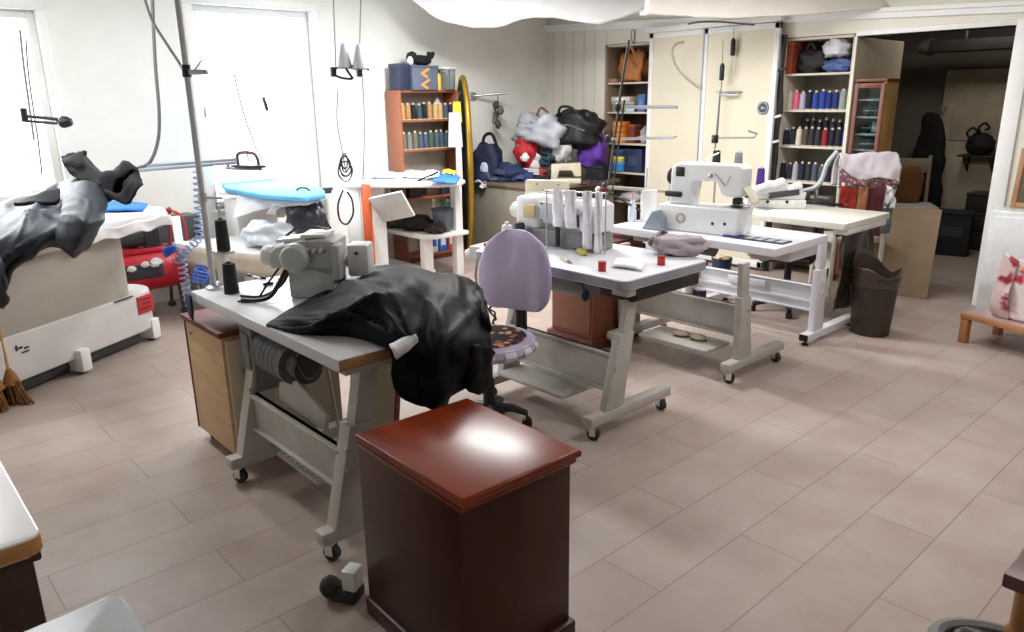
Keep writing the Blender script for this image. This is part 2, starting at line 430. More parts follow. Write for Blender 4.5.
def tleg(root, x, yf0, yf1, yp, ztop, m, casters=True, zb=.075, h=.05, ytop=None, w=.045, br=None):
    """one T-shaped leg: foot bar along Y, sleeve, post, bracket under the top; named leg, with its foot as a sub-part"""
    yt = ytop or yp
    mb = MB()
    poly = [(yp-.06, zb+h-.005), (yp+.075, zb+h-.005), (yt+.055, .50), (yt-.05, .50)]
    M = Matrix(((0, 0, 1, x-w/2), (1, 0, 0, 0), (0, 1, 0, 0), (0, 0, 0, 1)))
    mb.prism(poly, 0, w, bev=.004, M=M)
    sl = (yt-yp)/(.5-zb)
    poly = [(yt-.035, .47), (yt+.04, .47), (yt+.04+sl*.25, ztop-.035), (yt-.035+sl*.25, ztop-.035)]
    mb.prism(poly, .006, w-.006, bev=.003, M=M)
    mb.box(x-.05, x+.05, br[0]+.05, br[1]-.05, ztop-.04, ztop-.001, bev=.003)
    for zz in (.34, .42): mb.cyl((x+w/2, yp+.01, zz), (x+w/2+.008, yp+.01, zz), .011, n=8)
    leg = mb.build('leg', m, root)
    mb = MB(); mb.box(x-.032, x+.032, yf0, yf1, zb, zb+h, bev=.006); ft = mb.build('foot_bar', m, leg)
    if not casters:
        for y in (yf0-.002, yf1-.004): mb = MB(); mb.box(x-.03, x+.03, y, y+.006, zb+.003, zb+h-.003, bev=.002); mb.build('end_cap', BLACK, leg)
    if casters:
        caster(root, x, yf0+.04, zb, 1., 25); caster(root, x, yf1-.05, zb, 1., -15)
    else:
        for y in (yf0+.03, yf1-.03):
            mb = MB(); mb.lathe([(0, 0), (.022, 0), (.022, .012), (.008, .014), (.008, zb), (0, zb)], 12, M=T(x, y, 0)); mb.build('levelling_foot', BLACK, leg)
    return leg
def table(label, x0, x1, y0, y1, z, th, topm, edgem, standm, legs, feet, yp, bar, rad=.03, ytop=None, casters=True, zb=.075, barm=None, legw=.045, group='sewing machine tables on steel stands'):
    t = thing('sewing_table', label, 'table', ((x0+x1)/2, (y0+y1)/2, 0), 0, group)
    cx, cy_ = (x0+x1)/2, (y0+y1)/2
    mb = MB(); mb.prism(rrect(x0-cx, x1-cx, y0-cy_, y1-cy_, rad), z-th, z, bev=.006 if rad < .04 else .014)
    top = mb.build('tabletop', topm, t)
    if edgem:
        mb = MB(); o = .0015
        mb.prism(rrect(x0-cx-o, x1-cx+o, y0-cy_-o, y1-cy_+o, rad), z-th+.003, z-.006)
        mb.build('edge_band', edgem, top)
    for lx in legs: tleg(t, lx-cx, feet[0]-cy_, feet[1]-cy_, yp-cy_, z-th, standm, casters, zb=zb, ytop=None if ytop is None else ytop-cy_, br=(y0-cy_, y1-cy_), w=legw)
    mb = MB(); bx0, bx1, by, bz0, bz1 = bar
    mb.box(bx0-cx, bx1-cx, by-cy_-.012, by-cy_+.012, bz0, bz1, bev=.003)
    mb.box(bx0-cx, bx1-cx, by-cy_-.03, by-cy_+.012, bz1-.012, bz1, bev=.002); mb.box(bx0-cx, bx1-cx, by-cy_-.03, by-cy_+.012, bz0, bz0+.012, bev=.002)
    mb.build('crossbar', barm or standm, t)
    return t, cx, cy_
Z = .78
# T1: nearest table, worn, with chipboard edge at its right end
t1, c1x, c1y = table('white sewing table with a bare wooden right end, carrying the black garment', -3.45, -2.12, 1.14, 1.76, Z, .042, TOPG, None, GSTAND, (-2.22, -3.02), (1.06, 1.66), 1.17, (-3.0, -2.24, 1.20, .235, .40), rad=.012, ytop=1.25, legw=.07)
mb = MB(); mb.box(-2.12-c1x, -2.1165-c1x, 1.142-c1y, 1.758-c1y, Z-.041, Z-.002, bev=.001); mb.build('wooden_edge', EDGEW, t1)
mb = MB(); mb.box(-3.453-c1x, -3.449-c1x, 1.142-c1y, 1.758-c1y, Z-.041, Z-.002, bev=.001); mb.build('left_edge', EDGEW, t1)
# motor and control box slung under T1
MY = 1.255
mb = MB(); mb.cyl((-2.93-c1x, MY-c1y, .60), (-2.66-c1x, MY-c1y, .60), .085, n=24); mb.cyl((-2.66-c1x, MY-c1y, .60), (-2.60-c1x, MY-c1y, .60), .055, n=20)
mb.box(-2.90-c1x, -2.70-c1x, MY-.04-c1y, MY+.04-c1y, .66, .738, bev=.004)
for k in range(6): mb.lathe([(.084, 0), (.087, .003), (.084, .006)], 24, M=T(-2.92-c1x+.04*k, MY-c1y, .60) @ RY(90))
mo = mb.build('motor', sm('motor_grey', 96, 97, 98, rough=.5), t1)
mb = MB(); mb.cyl((-2.60-c1x, MY-c1y, .60), (-2.575-c1x, MY-c1y, .60), .06, n=24); mb.build('pulley', BLACK, mo)
mb = MB(); mb.box(-3.09-c1x, -2.97-c1x, 1.20-c1y, 1.32-c1y, .40, .70, bev=.012); mb.box(-3.07-c1x, -2.99-c1x, 1.192-c1y, 1.202-c1y, .5, .66, bev=.004)
mb.build('control_box', sm('control_box_grey', 112, 114, 112, rough=.4), t1)
mb = MB(); random.seed(3)
for k in range(7):
    a = Vector((-3.1+.09*k-c1x, 1.2-c1y+random.uniform(0, .1), .735)); b = a+Vector((random.uniform(.1, .3), random.uniform(-.03, .12), random.uniform(-.02, .0)))
    m_ = (a+b)/2+Vector((0, 0, -random.uniform(.05, .16))); mb.tube(crom([a, m_, b], 8), .006, 6)
mb.build('cable_loom', BLACK, t1)
mb = MB(); mb.prism([(-2.80-c1x, .42), (-2.42-c1x, .40), (-2.40-c1x, .47), (-2.62-c1x, .55), (-2.78-c1x, .50)], -(1.22-c1y)-.02, -(1.22-c1y), bev=.004, M=RX(90)); mb.build('mount_bracket', sm('bracket_pale', 178, 176, 170, rough=.5), t1)
mb = MB(); mb.box(-2.88-c1x, -2.52-c1x, 1.22-c1y, 1.46-c1y, .13, .15, bev=.006)
for k in range(8): mb.box(-2.86-c1x+.042*k, -2.84-c1x+.042*k, 1.23-c1y, 1.45-c1y, .15, .156)
mb.build('treadle', GSTAND, t1)
mb = MB(); mb.cyl((-2.62-c1x, 1.4-c1y, .15), (-2.66-c1x, 1.38-c1y, .56), .006, n=8); mb.build('treadle_rod', STEEL, t1)
mb = MB(); mb.surf([[(-3.47-c1x, 1.13-c1y+.0, Z-.01), (-3.4-c1x, 1.125-c1y, Z-.01)], [(-3.47-c1x, 1.125-c1y, Z-.06), (-3.39-c1x, 1.12-c1y, Z-.07)], [(-3.46-c1x, 1.13-c1y, Z-.12), (-3.42-c1x, 1.125-c1y, Z-.13)]], 4, 4, amp=.004, freq=20)
mb.build('fabric_tab', sm('navy_tab', 52, 56, 84, rough=.9), t1, solid=.01)
# T2
t2, c2x, c2y = table('white sewing table with rounded grey edge and splayed leg, two red spools on it', -3.28, -2.16, 2.66, 3.36, Z, .05, TOPW, sm('grey_rubber_edge', 150, 148, 160, rough=.5), GSTAND, (-2.23, -2.99), (2.49, 3.12), 2.66, (-2.98, -2.25, 2.70, .20, .40), rad=.06, ytop=2.75)
mb = MB(); mb.box(-2.40-c2x, -2.185-c2x, 2.76-c2y, 3.30-c2y, .655, .728, bev=.004); mb.box(-2.187-c2x, -2.178-c2x, 2.77-c2y, 3.29-c2y, .66, .722, bev=.003); mb.build('drawer', BLACK, t2)
mb = MB(); mb.box(-2.95-c2x, -2.45-c2x, 2.55-c2y, 2.80-c2y, .135, .155, bev=.005); mb.build('treadle', GSTAND, t2)
mb = MB(); mb.cyl((-3.0-c2x, 3.05-c2y, .60), (-2.72-c2x, 3.05-c2y, .60), .08, n=20); mb.box(-2.96-c2x, -2.76-c2x, 3.0-c2y, 3.1-c2y, .66, .73, bev=.004); mb.build('motor', sm('motor_grey', 96, 97, 98, rough=.5), t2)
mb = MB()
kn = [atD(575, 281, (-2.62, 2.72)), atD(582, 283, (-2.62, 2.72)), atD(585, 291, (-2.62, 2.72))]
mb.tube([p-Vector((c2x, c2y, 0)) for p in kn], .008, 8); mb.blob(kn[-1]-Vector((c2x, c2y, .02)), (.03, .02, .036), amp=0); mb.build('knee_lever', sm('knee_pad_navy', 44, 42, 66, rough=.5), t2)
# T3
t3, c3x, c3y = table('white sewing table with grey wheeled stand under the large white machine', -3.27, -2.06, 3.84, 4.48, Z, .045, TOPW, None, GSTAND, (-2.19, -3.05), (3.62, 4.24), 3.79, (-3.03, -2.21, 3.82, .24, .43), rad=.012, ytop=3.76)
mb = MB(); mb.box(-2.38-c3x, -2.10-c3x, 4.10-c3y, 4.44-c3y, .66, .733, bev=.006); mb.build('drawer', WSTAND, t3)
mb = MB(); mb.cyl((-2.95-c3x, 4.3-c3y, .63), (-2.74-c3x, 4.3-c3y, .63), .055, n=20); mb.box(-2.92-c3x, -2.76-c3x, 4.26-c3y, 4.34-c3y, .66, .735, bev=.004); mb.build('motor', sm('motor_grey', 96, 97, 98, rough=.5), t3)
mb = MB(); mb.box(-2.85-c3x, -2.35-c3x, 3.66-c3y, 3.92-c3y, .135, .155, bev=.005); mb.build('treadle', GSTAND, t3)
# T4
t4, c4x, c4y = table('cream topped sewing table on a white stand beside the brown bin', -3.30, -2.165, 4.93, 5.65, Z, .042, sm('cream_top', 226, 225, 214, rough=.35, var=.02), None, WSTAND, (-2.215, -3.235), (4.60, 5.31), 4.75, (-3.21, -2.24, 4.78, .20, .38), rad=.012, ytop=4.74, casters=False, zb=.03)
mb = MB(); mb.box(-3.21-c4x, -2.24-c4x, 4.755-c4y, 4.768-c4y, .26, .275); mb.box(-2.9-c4x, -2.6-c4x, 4.75-c4y, 4.768-c4y, .30, .355, bev=.004); mb.build('crossbar_rib', WSTAND, t4)
# ---------------------------------------------------------------- cabinets
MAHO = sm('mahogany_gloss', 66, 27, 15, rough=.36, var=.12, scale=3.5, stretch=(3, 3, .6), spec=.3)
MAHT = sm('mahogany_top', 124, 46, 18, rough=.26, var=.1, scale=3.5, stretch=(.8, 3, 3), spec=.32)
z0 = .635; k_ = (CH-z0)/(CH-.6)
xa, xb, ya, yb = -1.93*k_, -1.375*k_, 1.07*k_, 1.515*k_
cab = thing('side_cabinet', 'glossy dark mahogany cabinet standing in the foreground', 'cabinet', ((xa+xb)/2, (ya+yb)/2, 0), math.radians(-1.5), 'brown wooden cabinets')
hx, hy = (xb-xa)/2, (yb-ya)/2; i_ = .022
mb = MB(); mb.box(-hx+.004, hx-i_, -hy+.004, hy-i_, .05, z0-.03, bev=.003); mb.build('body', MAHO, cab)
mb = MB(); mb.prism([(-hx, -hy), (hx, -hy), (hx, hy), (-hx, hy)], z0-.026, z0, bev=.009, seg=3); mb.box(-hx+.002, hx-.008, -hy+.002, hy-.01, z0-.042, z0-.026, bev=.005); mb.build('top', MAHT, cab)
mb = MB(); mb.box(-hx-.006, hx-.006, -hy-.006, hy-.006, 0, .06, bev=.008); mb.build('plinth', MAHO, cab)
# tan cabinet under T1
TAN = wood('beech_veneer', 206, 172, 130, rough=.5, st=(1.5, 1.5, 9), var=.05)
REDB = wood('red_brown_edge', 104, 44, 34, rough=.45)
tc = thing('storage_cabinet', 'tan beech cabinet on small wheels under the near sewing table', 'cabinet', (-3.37, 1.42, 0), 0, 'brown wooden cabinets')
mb = MB(); mb.box(-.22, .21, -.275, .28, .06, .62, bev=.003); mb.build('body', TAN, tc)
mb = MB(); mb.box(-.235, .225, -.29, .295, .62, .645, bev=.004); mb.build('top', REDB, tc)
mb = MB(); mb.box(-.232, -.219, -.279, .28, .06, .62, bev=.002); mb.build('edge_strip', REDB, tc)
mb = MB(); mb.box(.21, .222, -.26, .27, .08, .6, bev=.002); d_ = mb.build('door', sm('cream_board', 214, 202, 178, rough=.5, var=.03), tc)
mb = MB(); mb.lathe([(0, 0), (.01, 0), (.008, .012), (.014, .018), (0, .026)], 12, M=T(.222, -.2, .45) @ RY(90)); mb.build('knob', STEEL, d_)
mb = MB(); mb.lathe([(0, 0), (.007, 0), (.007, .003), (0, .003)], 10, M=T(-.16, -.276, .56) @ RX(90)); mb.build('screw_cap', DGREY, tc)
for x in (-.18, .17):
    for y in (-.23, .24): caster(tc, x, y, .06, .75, 20)
# leaning cream board with brown edge behind the cabinet
bp_ = thing('leaning_board', 'cream board with brown edge leaning behind the tan cabinet', 'board', (-2.93, 1.72, 0))
mb = MB(); mb.box(-.19, .19, -.008, .008, .02, .56, bev=.002, M=RX(-7)); mb.build('panel', sm('cream_board', 214, 202, 178, rough=.5), bp_)
mb = MB(); mb.box(.19, .205, -.011, .011, .0, .57, bev=.002, M=RX(-7)); mb.box(-.205, -.19, -.011, .011, .0, .57, bev=.002, M=RX(-7)); mb.build('edge_strip', REDB, bp_)
# brown cabinet behind T2
BRN = wood('brown_veneer', 116, 66, 46, rough=.4, st=(1.5, 1.5, 8), var=.07); BRND = wood('brown_moulding', 92, 46, 34, rough=.4)
c2 = thing('side_cabinet', 'plain brown cabinet on a moulded plinth behind the rounded table', 'cabinet', (-3.31, 3.78, 0), 0, 'brown wooden cabinets')
mb = MB(); mb.box(-.185, .185, -.25, .25, .05, .68, bev=.003); mb.build('body', BRN, c2)
mb = MB(); mb.box(-.215, .205, -.275, .26, 0, .075, bev=.01); mb.build('plinth', BRND, c2)
mb = MB(); mb.box(-.2, .2, -.265, .26, .68, .705, bev=.006); mb.build('top', BRND, c2)
mb = MB(); mb.box(-.17, .17, -.262, -.248, .11, .66, bev=.004); d_ = mb.build('door', BRN, c2)
mb = MB(); mb.lathe([(0, 0), (.01, 0), (.007, .014), (.013, .02), (0, .03)], 12, M=T(.14, -.262, .42) @ RX(90)); mb.build('knob', STEEL, d_)
# ---------------------------------------------------------------- lilac task chair
LIL = sm('lilac_cover', 184, 174, 206, rough=.6, var=.035, scale=4, sheen=.3)
CHX, CHY = -2.684, 2.262
a_ = math.atan2(-.68, .74)
ch = thing('task_chair', 'lilac covered task chair with flowered seat between the first two tables', 'chair', (CHX, CHY, 0), math.radians(-48))
# local +x towards camera-ish (front), back at -x... local x axis rotated -48 deg from X
ch.rotation_euler.z = math.radians(-73)
mb = MB()
mb.lathe([(0, .405), (.19, .405), (.225, .42), (.245, .445), (.235, .472), (.205, .486), (.17, .482), (0, .478)], 36)
seat = mb.build('seat', LIL, ch)
mb = MB(); random.seed(5)
mb.lathe([(0, .476), (.175, .479), (.192, .487), (.175, .491), (0, .489)], 32)
def floral():
    m = mat('flowered_fabric', (.02, .015, .015), rough=.8); nt = m.node_tree; b = nt.nodes['Principled BSDF']
    tc = nt.nodes.new('ShaderNodeTexCoord'); v = nt.nodes.new('ShaderNodeTexVoronoi'); v.inputs['Scale'].default_value = 22
    r = nt.nodes.new('ShaderNodeValToRGB'); r.color_ramp.elements[0].color = (*s2l(205, 150, 110), 1); r.color_ramp.elements[1].color = (*s2l(24, 18, 20), 1)
    r.color_ramp.elements[0].position = .25; r.color_ramp.elements[1].position = .5; e = r.color_ramp.elements.new(.38); e.color = (*s2l(130, 62, 48), 1)
    nt.links.new(tc.outputs['Object'], v.inputs['Vector']); nt.links.new(v.outputs['Distance'], r.inputs['Fac']); nt.links.new(r.outputs['Color'], b.inputs['Base Color'])
    return m
mb.build('flowered_cushion', floral(), seat)
for k in range(14):
    mb = MB()
    a0, a1 = 2*PI*k/14, 2*PI*(k+.55)/14
    mb.surf([[(r*math.cos(a0+(a1-a0)*t), r*math.sin(a0+(a1-a0)*t), z) for t in (0, .5, 1)] for r, z in ((.225, .478), (.248, .447), (.227, .419))], 3, 4)
    mb.build('rim_patch', sm('white_patch_fabric', 222, 220, 230, rough=.8), seat, solid=.003)
# backrest: puffed slab under a stretched cover
mb = MB(); lat = []
prof = [(.56, .10, .005), (.575, .150, .025), (.63, .186, .035), (.72, .198, .04), (.81, .188, .038), (.89, .152, .034), (.94, .10, .025), (.965, .05, .004)]
for z, w_, d in prof:
    row = []
    for k in range(16):
        a = 2*PI*k/16; cx_ = math.copysign(abs(math.cos(a))**.6, math.cos(a)); sx_ = math.copysign(abs(math.sin(a))**.8, math.sin(a))
        row.append((-.27+d*sx_-.10*(z-.56)-.05*(cx_**2)*-1*.5, 1.09*w_*cx_, z))
    lat.append(row)
mb.surf(lat, 3, 4, amp=.006, freq=9, seed=2, closed=True, aniso=(1, 1.2, .35))
mb.bm.verts.ensure_lookup_table()
bmesh.ops.holes_fill(mb.bm, edges=[e for e in mb.bm.edges if e.is_boundary])
mb.build('backrest', LIL, ch, ang=70)
mb = MB(); mb.tube(crom([Vector(p) for p in ((-.05, 0, .40), (-.22, 0, .40), (-.305, 0, .44), (-.31, 0, .60), (-.332, 0, .72))], 6), .022, 10); mb.box(-.345, -.315, -.03, .03, .42, .62, bev=.006); mb.build('back_support', BLACK, ch)
mb = MB(); mb.lathe([(0, .10), (.03, .10), (.03, .26), (.022, .26), (.022, .40), (.07, .40), (.07, .41), (0, .41)], 18); mb.build('gas_column', BLACK, ch)
for k in range(5):
    a = 72*k+121; mb = MB(); M = RZ(a)
    mb.tube([M @ Vector(p) for p in ((.0, 0, .115), (.12, 0, .105), (.19, 0, .075))], [.028, .022, .016], 8)
    b = mb.build('base_leg', BLACK, ch)
    mb = MB(); 
    for s_ in (-1, 1): mb.cyl(M @ Vector((.19, s_*.012-.008, .026)), M @ Vector((.19, s_*.012+.008, .026)), .026, n=14)
    mb.cyl(M @ Vector((.19, 0, .026)), M @ Vector((.19, 0, .075)), .006, n=8); mb.build('caster', BLACK, b)
# ---------------------------------------------------------------- ironing station (near left)
NAVY = sm('navy_quilt', 24, 32, 46, rough=.5, var=.12, scale=5, bump=.25, bscale=30, spec=.45)
NAVYD = sm('black_lining', 14, 15, 20, rough=.8, var=.2)
st = thing('ironing_station', 'white and grey vacuum ironing table at left, navy jacket lying over it', 'ironing table', (-5.44, 1.55, 0), math.atan2(-.84, .54), 'ironing tables')
STW = sm('station_white', 214, 212, 210, rough=.45, var=.03); STG = sm('station_grey', 176, 170, 160, rough=.5, var=.03)
def rend(x0, x1, d, r):   # plan with a rounded right end (x0 side)
    out = [(x1, 0), (x1, -d)]
    for k in range(13):
        a = math.radians(270-15*k); out.append((x0+r+r*math.cos(a), -d/2+(d/2)*math.sin(a)))
    return out
mb = MB(); mb.prism(rend(-.10, 1.9, .44, .22), .10, .37, bev=.012); mb.build('base', STW, st)
mb = MB(); mb.prism(rend(.10, 1.9, .40, .14), .365, .80, bev=.008, M=T(0, -.02, 0)); mb.build('column', STG, st)
mb = MB(); mb.prism(rend(-.33, 1.95, .52, .24), .78, .835, bev=.014, M=T(0, .04, 0)); tb = mb.build('tabletop', STG, st)
mb = MB(); mb.prism(rend(-.35, 1.95, .54, .25), .828, .90, bev=.026, M=T(0, .05, 0), seg=4)
for v in mb.bm.verts: v.co.z += .012*noise.noise(v.co*5)
mb.build('padded_cover', sm('white_pad', 238, 238, 240, rough=.8, var=.02), tb)
mb = MB(); mb.surf([[(-.18+.1*i, .075+.008*math.sin(i*1.9+j), .86-.035*j+.012*math.sin(i*2.3)) for i in range(9)] for j in range(3)], 4, 4, amp=.012, freq=8); mb.build('cover_hem', sm('white_pad', 238, 238, 240), tb, solid=.008)
for x, y, yaw in ((.70, .03, 0), (.02, -.02, 0), (1.7, .0, 0), (.1, -.40, 0), (1.4, -.40, 0)):
    mb = MB(); mb.box(x-.045, x+.03, y-.12, y+.015, .016, .155, bev=.006); l_ = mb.build('leg', WHITE, st)
    mb = MB(); mb.cyl((x-.01, y-.04, 0), (x-.01, y-.04, .018), .028, n=14); mb.build('rubber_foot', RUBBER, l_)
mb = MB(); mb.box(.02, .165, -.012, .008, .225, .345, bev=.002, M=T(0, 0, 0)); lab = mb.build('red_label', sm('label_red', 190, 44, 50, rough=.5), st); lab['label'] = 'red sticker with dark lines of print'
for j in range(3):
    mb = MB(); mb.box(.045, .145-.02*(j % 2), .0075, .0095, .315-.03*j, .326-.03*j); mb.build('print_line', sm('label_ink', 92, 20, 30, rough=.5), lab)
mb = MB()
for (x, z, w_, h_) in ((1.03, .275, .03, .010), (1.07, .285, .022, .012), (1.10, .28, .012, .03), (1.03, .255, .05, .008)):
    mb.box(x, x+w_, -.004, .004, z, z+h_)
mb.build('badge', sm('badge_ink', 40, 40, 44, rough=.5), st)
mb = MB(); mb.box(.20, .36, .0, .012, .362, .372, bev=.003); mb.build('ledge_strip', DGREY, st)
mb = MB(); mb.cyl((.12, -.10, .048), (1.7, -.10, .048), .046, n=20); mb.build('vacuum_duct', DGREY, st)
# blue cloth on the board
c_ = [at(100, 203, .905), at(148, 204, .905), at(143, 211, .905), at(98, 212, .905)]
mb = MB(); mb.surf([[c_[0], (c_[0]+c_[1])/2+Vector((0, 0, .012)), c_[1]], [c_[3], (c_[3]+c_[2])/2+Vector((0, 0, .01)), c_[2]]], 8, 6, amp=.006, freq=12)
CYAN = sm('sky_blue_cloth', 96, 176, 222, rough=.8, var=.05); BLUC = sm('bright_blue_cloth', 40, 112, 196, rough=.8, var=.08)
tag(mb.build('press_cloth', BLUC, solid=.01), 'small blue cloth lying on the white pad beside the navy jacket', 'cloth')
# ---------------------------------------------------------------- navy jacket thrown over the station
jk = thing('quilted_jacket', 'navy quilted jacket with hood thrown over the grey ironing table', 'jacket', (0, 0, 0))
REF = (-4.95, 1.0)
def lat(rows, ref): return [[atD(x, y, ref, o) for x, y, o in r] for r in rows]
mb = MB(); mb.surf(lat([
    [(-70, 205, .40), (-10, 206, .35), (20, 198, .33), (42, 190, .30), (66, 182, .28), (80, 178, .25), (92, 180, .22)],
    [(-70, 216, .10), (-10, 212, .10), (20, 206, .10), (44, 197, .10), (62, 188, .10), (80, 184, .12), (96, 186, .12)],
    [(-70, 240, -.20), (-12, 228, -.22), (18, 218, -.20), (42, 210, -.18), (60, 206, -.15), (78, 208, -.12), (100, 212, -.05)],
    [(-70, 270, -.42), (-14, 252, -.44), (14, 240, -.42), (38, 230, -.38), (56, 226, -.34), (76, 230, -.3), (96, 232, -.2)],
    [(-70, 300, -.46), (-14, 278, -.48), (8, 262, -.46), (30, 250, -.44), (50, 240, -.42), (70, 244, -.34), (88, 246, -.2)],
    [(-70, 320, -.42), (-14, 306, -.45), (4, 290, -.44), (13, 268, -.42), (46, 246, -.38), (66, 248, -.3), (82, 250, -.15)]], REF), 12, 12, amp=.008, freq=3.5, seed=4, folds=((.4, 3, -.045, .3), (1.2, 4, -.03, 1.7), (2.3, 3, -.03, 4.1)))
mb.build('body', NAVY, jk, solid=.03, ang=75)
mb = MB(); mb.surf(lat([[(20, 204, -.02), (36, 196, -.02), (54, 190, -.02), (60, 190, -.02)], [(14, 204, -.12), (34, 204, -.14), (54, 204, -.12), (60, 200, -.08)]], REF), 5, 5, amp=.008, freq=9); mb.build('lining', NAVYD, jk, solid=.02, ang=75)
# sleeve: a flat quilted tube from the shoulder down to its pointed cuff
mb = MB(); mb.surf(lat([
    [(64, 186, .02), (76, 182, -.06), (90, 182, -.10), (104, 190, -.04), (92, 196, .1)],
    [(62, 200, -.2), (76, 198, -.32), (92, 200, -.34), (107, 206, -.2), (90, 204, 0)],
    [(60, 216, -.38), (74, 216, -.50), (90, 218, -.50), (104, 220, -.34), (88, 218, -.15)],
    [(54, 232, -.46), (70, 236, -.58), (86, 236, -.56), (98, 234, -.40), (80, 232, -.25)],
    [(58, 246, -.48), (70, 252, -.58), (80, 250, -.54), (88, 246, -.42), (76, 244, -.3)],
    [(68, 254, -.48), (73, 258, -.54), (77, 257, -.50), (79, 254, -.44), (74, 252, -.4)]], REF), 8, 8, amp=.006, freq=5, seed=7, closed=True, folds=((1.57, 3.5, -.014, .4), (1.2, 6, -.008, 2.2)))
mb.build('sleeve', NAVY, jk, ang=75)
mb = MB(); mb.surf(lat([[(-60, 240, -.5), (-20, 250, -.52), (2, 258, -.52)], [(-60, 270, -.55), (-16, 276, -.6), (6, 282, -.58)], [(-60, 300, -.52), (-12, 298, -.58), (7, 300, -.54)], [(-50, 312, -.48), (-8, 306, -.54), (4, 308, -.52)]], REF), 8, 8, amp=.008, freq=5, seed=2, folds=((.3, 2, -.03, .2), (.9, 3, -.02, 2)))
mb.build('sleeve', NAVY, jk, solid=.03, ang=75)
mb = MB(); mb.surf(lat([[(62, 158, .2), (72, 154, .2), (80, 153, .2), (87, 151, .2)], [(64, 165, .1), (75, 164, .10), (82, 162, .12), (84, 157, .2)], [(76, 178, .05), (86, 176, .06), (94, 172, .12), (98, 170, .2)], [(98, 186, .0), (104, 185, .0), (108, 182, .05), (110, 178, .15)]], REF), 6, 6, amp=.008, freq=8, seed=6); creases(mb, .010, 7, 3)
mb.build('collar', NAVYD, jk, solid=.02, ang=80)
ring = crom([atD(x, y, REF, o) for x, y, o in ((106, 186, .0), (112, 174, .02), (124, 168, .05), (133, 172, .04), (134, 184, -.02), (126, 195, -.06), (112, 199, -.06), (104, 196, -.04))], 4, True)
mb = MB(); L_ = len(ring); rows = [[], [], [], []]
for i, p in enumerate(ring):
    for k, (o, z) in enumerate(((-.05, .0), (-.02, .02), (.02, .012), (.05, -.02))): rows[k].append(p+Vector((o, o*.4, z+.015*math.sin(i*.8))))
mb.surf(rows, 1, 3, amp=.006, freq=9, closed=True); creases(mb, .01, 8, 5); mb.build('hood', NAVYD, jk, solid=.014, ang=80)
cc_ = sum(ring, Vector())/len(ring)+Vector((-.06, .02, -.04)); mb = MB(); mb.surf([[p.lerp(cc_, t)+Vector((-.02, 0, -.03*t)) for p in ring] for t in (.02, .45, .78, .97)], 1, 3, amp=.006, freq=10, closed=True); mb.build('hood_lining', NAVYD, jk, solid=.01, ang=80)
# ---------------------------------------------------------------- brooms leaning at the left edge
STRAW = sm('broom_bristle', 120, 78, 40, rough=.9, var=.25, scale=30); HANDLE = wood('broom_handle', 188, 138, 70, rough=.5)
def broom(label, px, py, rz, lean):
    p = at(px, py, 0); t = thing('broom', label, 'broom', (p.x, p.y, 0), rz, 'brooms at the left edge')
    mb = MB(); mb.tube([(0, 0, .17), (lean*.45, 0, .75), (lean, 0, 1.32)], .013, 10); mb.build('handle', HANDLE, t)
    mb = MB(); mb.tube([(-.02*lean, 0, .11), (0, 0, .155), (.02*lean, 0, .20)], [.055, .04, .017], 12); mb.build('binding', sm('broom_binding', 140, 90, 44, rough=.7), t)
    mb = MB(); random.seed(int(px*7))
    for k in range(60):
        a = random.uniform(0, 2*PI); r = random.uniform(0, 1)
        mb.tube([(.05*r*math.cos(a), .03*r*math.sin(a), .13), (.08*r*math.cos(a)+.01, .035*r*math.sin(a), .06), (.13*r*math.cos(a)+.015, .045*r*math.sin(a), 0.004)], [.007, .008, .005], 5)
    b = mb.build('bristles', STRAW, t); b['kind'] = 'stuff'
broom('broom with yellow handle and brown bristles nearest the ironing table', 14, 402, .5, -.03)
broom('second broom at the very left edge, cut off by the frame', -2, 408, .2, -.02)
# ---------------------------------------------------------------- red air compressor and its coiled hose
cp = thing('air_compressor', 'red air compressor on the floor behind the grey ironing table', 'compressor', (-6.2, 1.72, 0))
mb = MB(); ht, rr = .36, .165
mb.lathe([(0, -.36), (.07, -.355), (.12, -.335), (.15, -.30), (rr, -.25), (rr, .23), (.15, .28), (.12, .315), (.07, .335), (0, .34)], 32, M=T(0, 0, ht) @ RX(-90)); mb.build('tank', RED, cp)
mb = MB(); mb.box(-.10, .10, -.20, .16, ht+rr-.02, ht+rr+.015, bev=.005); mb.build('mounting_plate', RED, cp)
mb = MB(); mb.cyl((0, -.16, ht+.27), (0, .02, ht+.27), .085, n=24); mb.box(-.09, .09, .02, .14, ht+.18, ht+.36, bev=.012)
for k in range(6): mb.box(-.10, .10, .03+.018*k, .037+.018*k, ht+.20, ht+.38)
mb.build('pump', DGREY, cp)
mb = MB(); mb.lathe([(0, 0), (.055, 0), (.055, .05), (.03, .06), (0, .06)], 18, M=T(.1, .06, ht+.05) @ RY(90)); mb.build('pressure_gauge', OFFW, cp)
mb = MB(); mb.surf([[(rr*math.cos(a)+.003, y, ht+rr*math.sin(a)) for a in (-.25, .0, .25, .45)] for y in (-.3, -.1, .10)], 4, 4); mb.build('label_plate', sm('compressor_label', 48, 44, 54, rough=.4), cp, solid=.004)
for k, (y, z) in enumerate(((-.22, .06), (-.13, .05), (-.03, .07), (.04, .06))):
    mb = MB(); mb.blob((rr*1.0+.01, y, ht+z), (.012, .032, .022), seed=k, amp=.2); mb.build('label_mark', OFFW, cp)
for y in (-.26, .22):
    for s_ in (-1, 1):
        mb = MB(); mb.tube([(.09*s_, y, ht-.12), (.14*s_, y, .05)], .014, 8); mb.lathe([(0, 0), (.03, 0), (.03, .03), (0, .05)], 14, M=T(.14*s_, y, 0)); mb.build('leg', DGREY, cp)
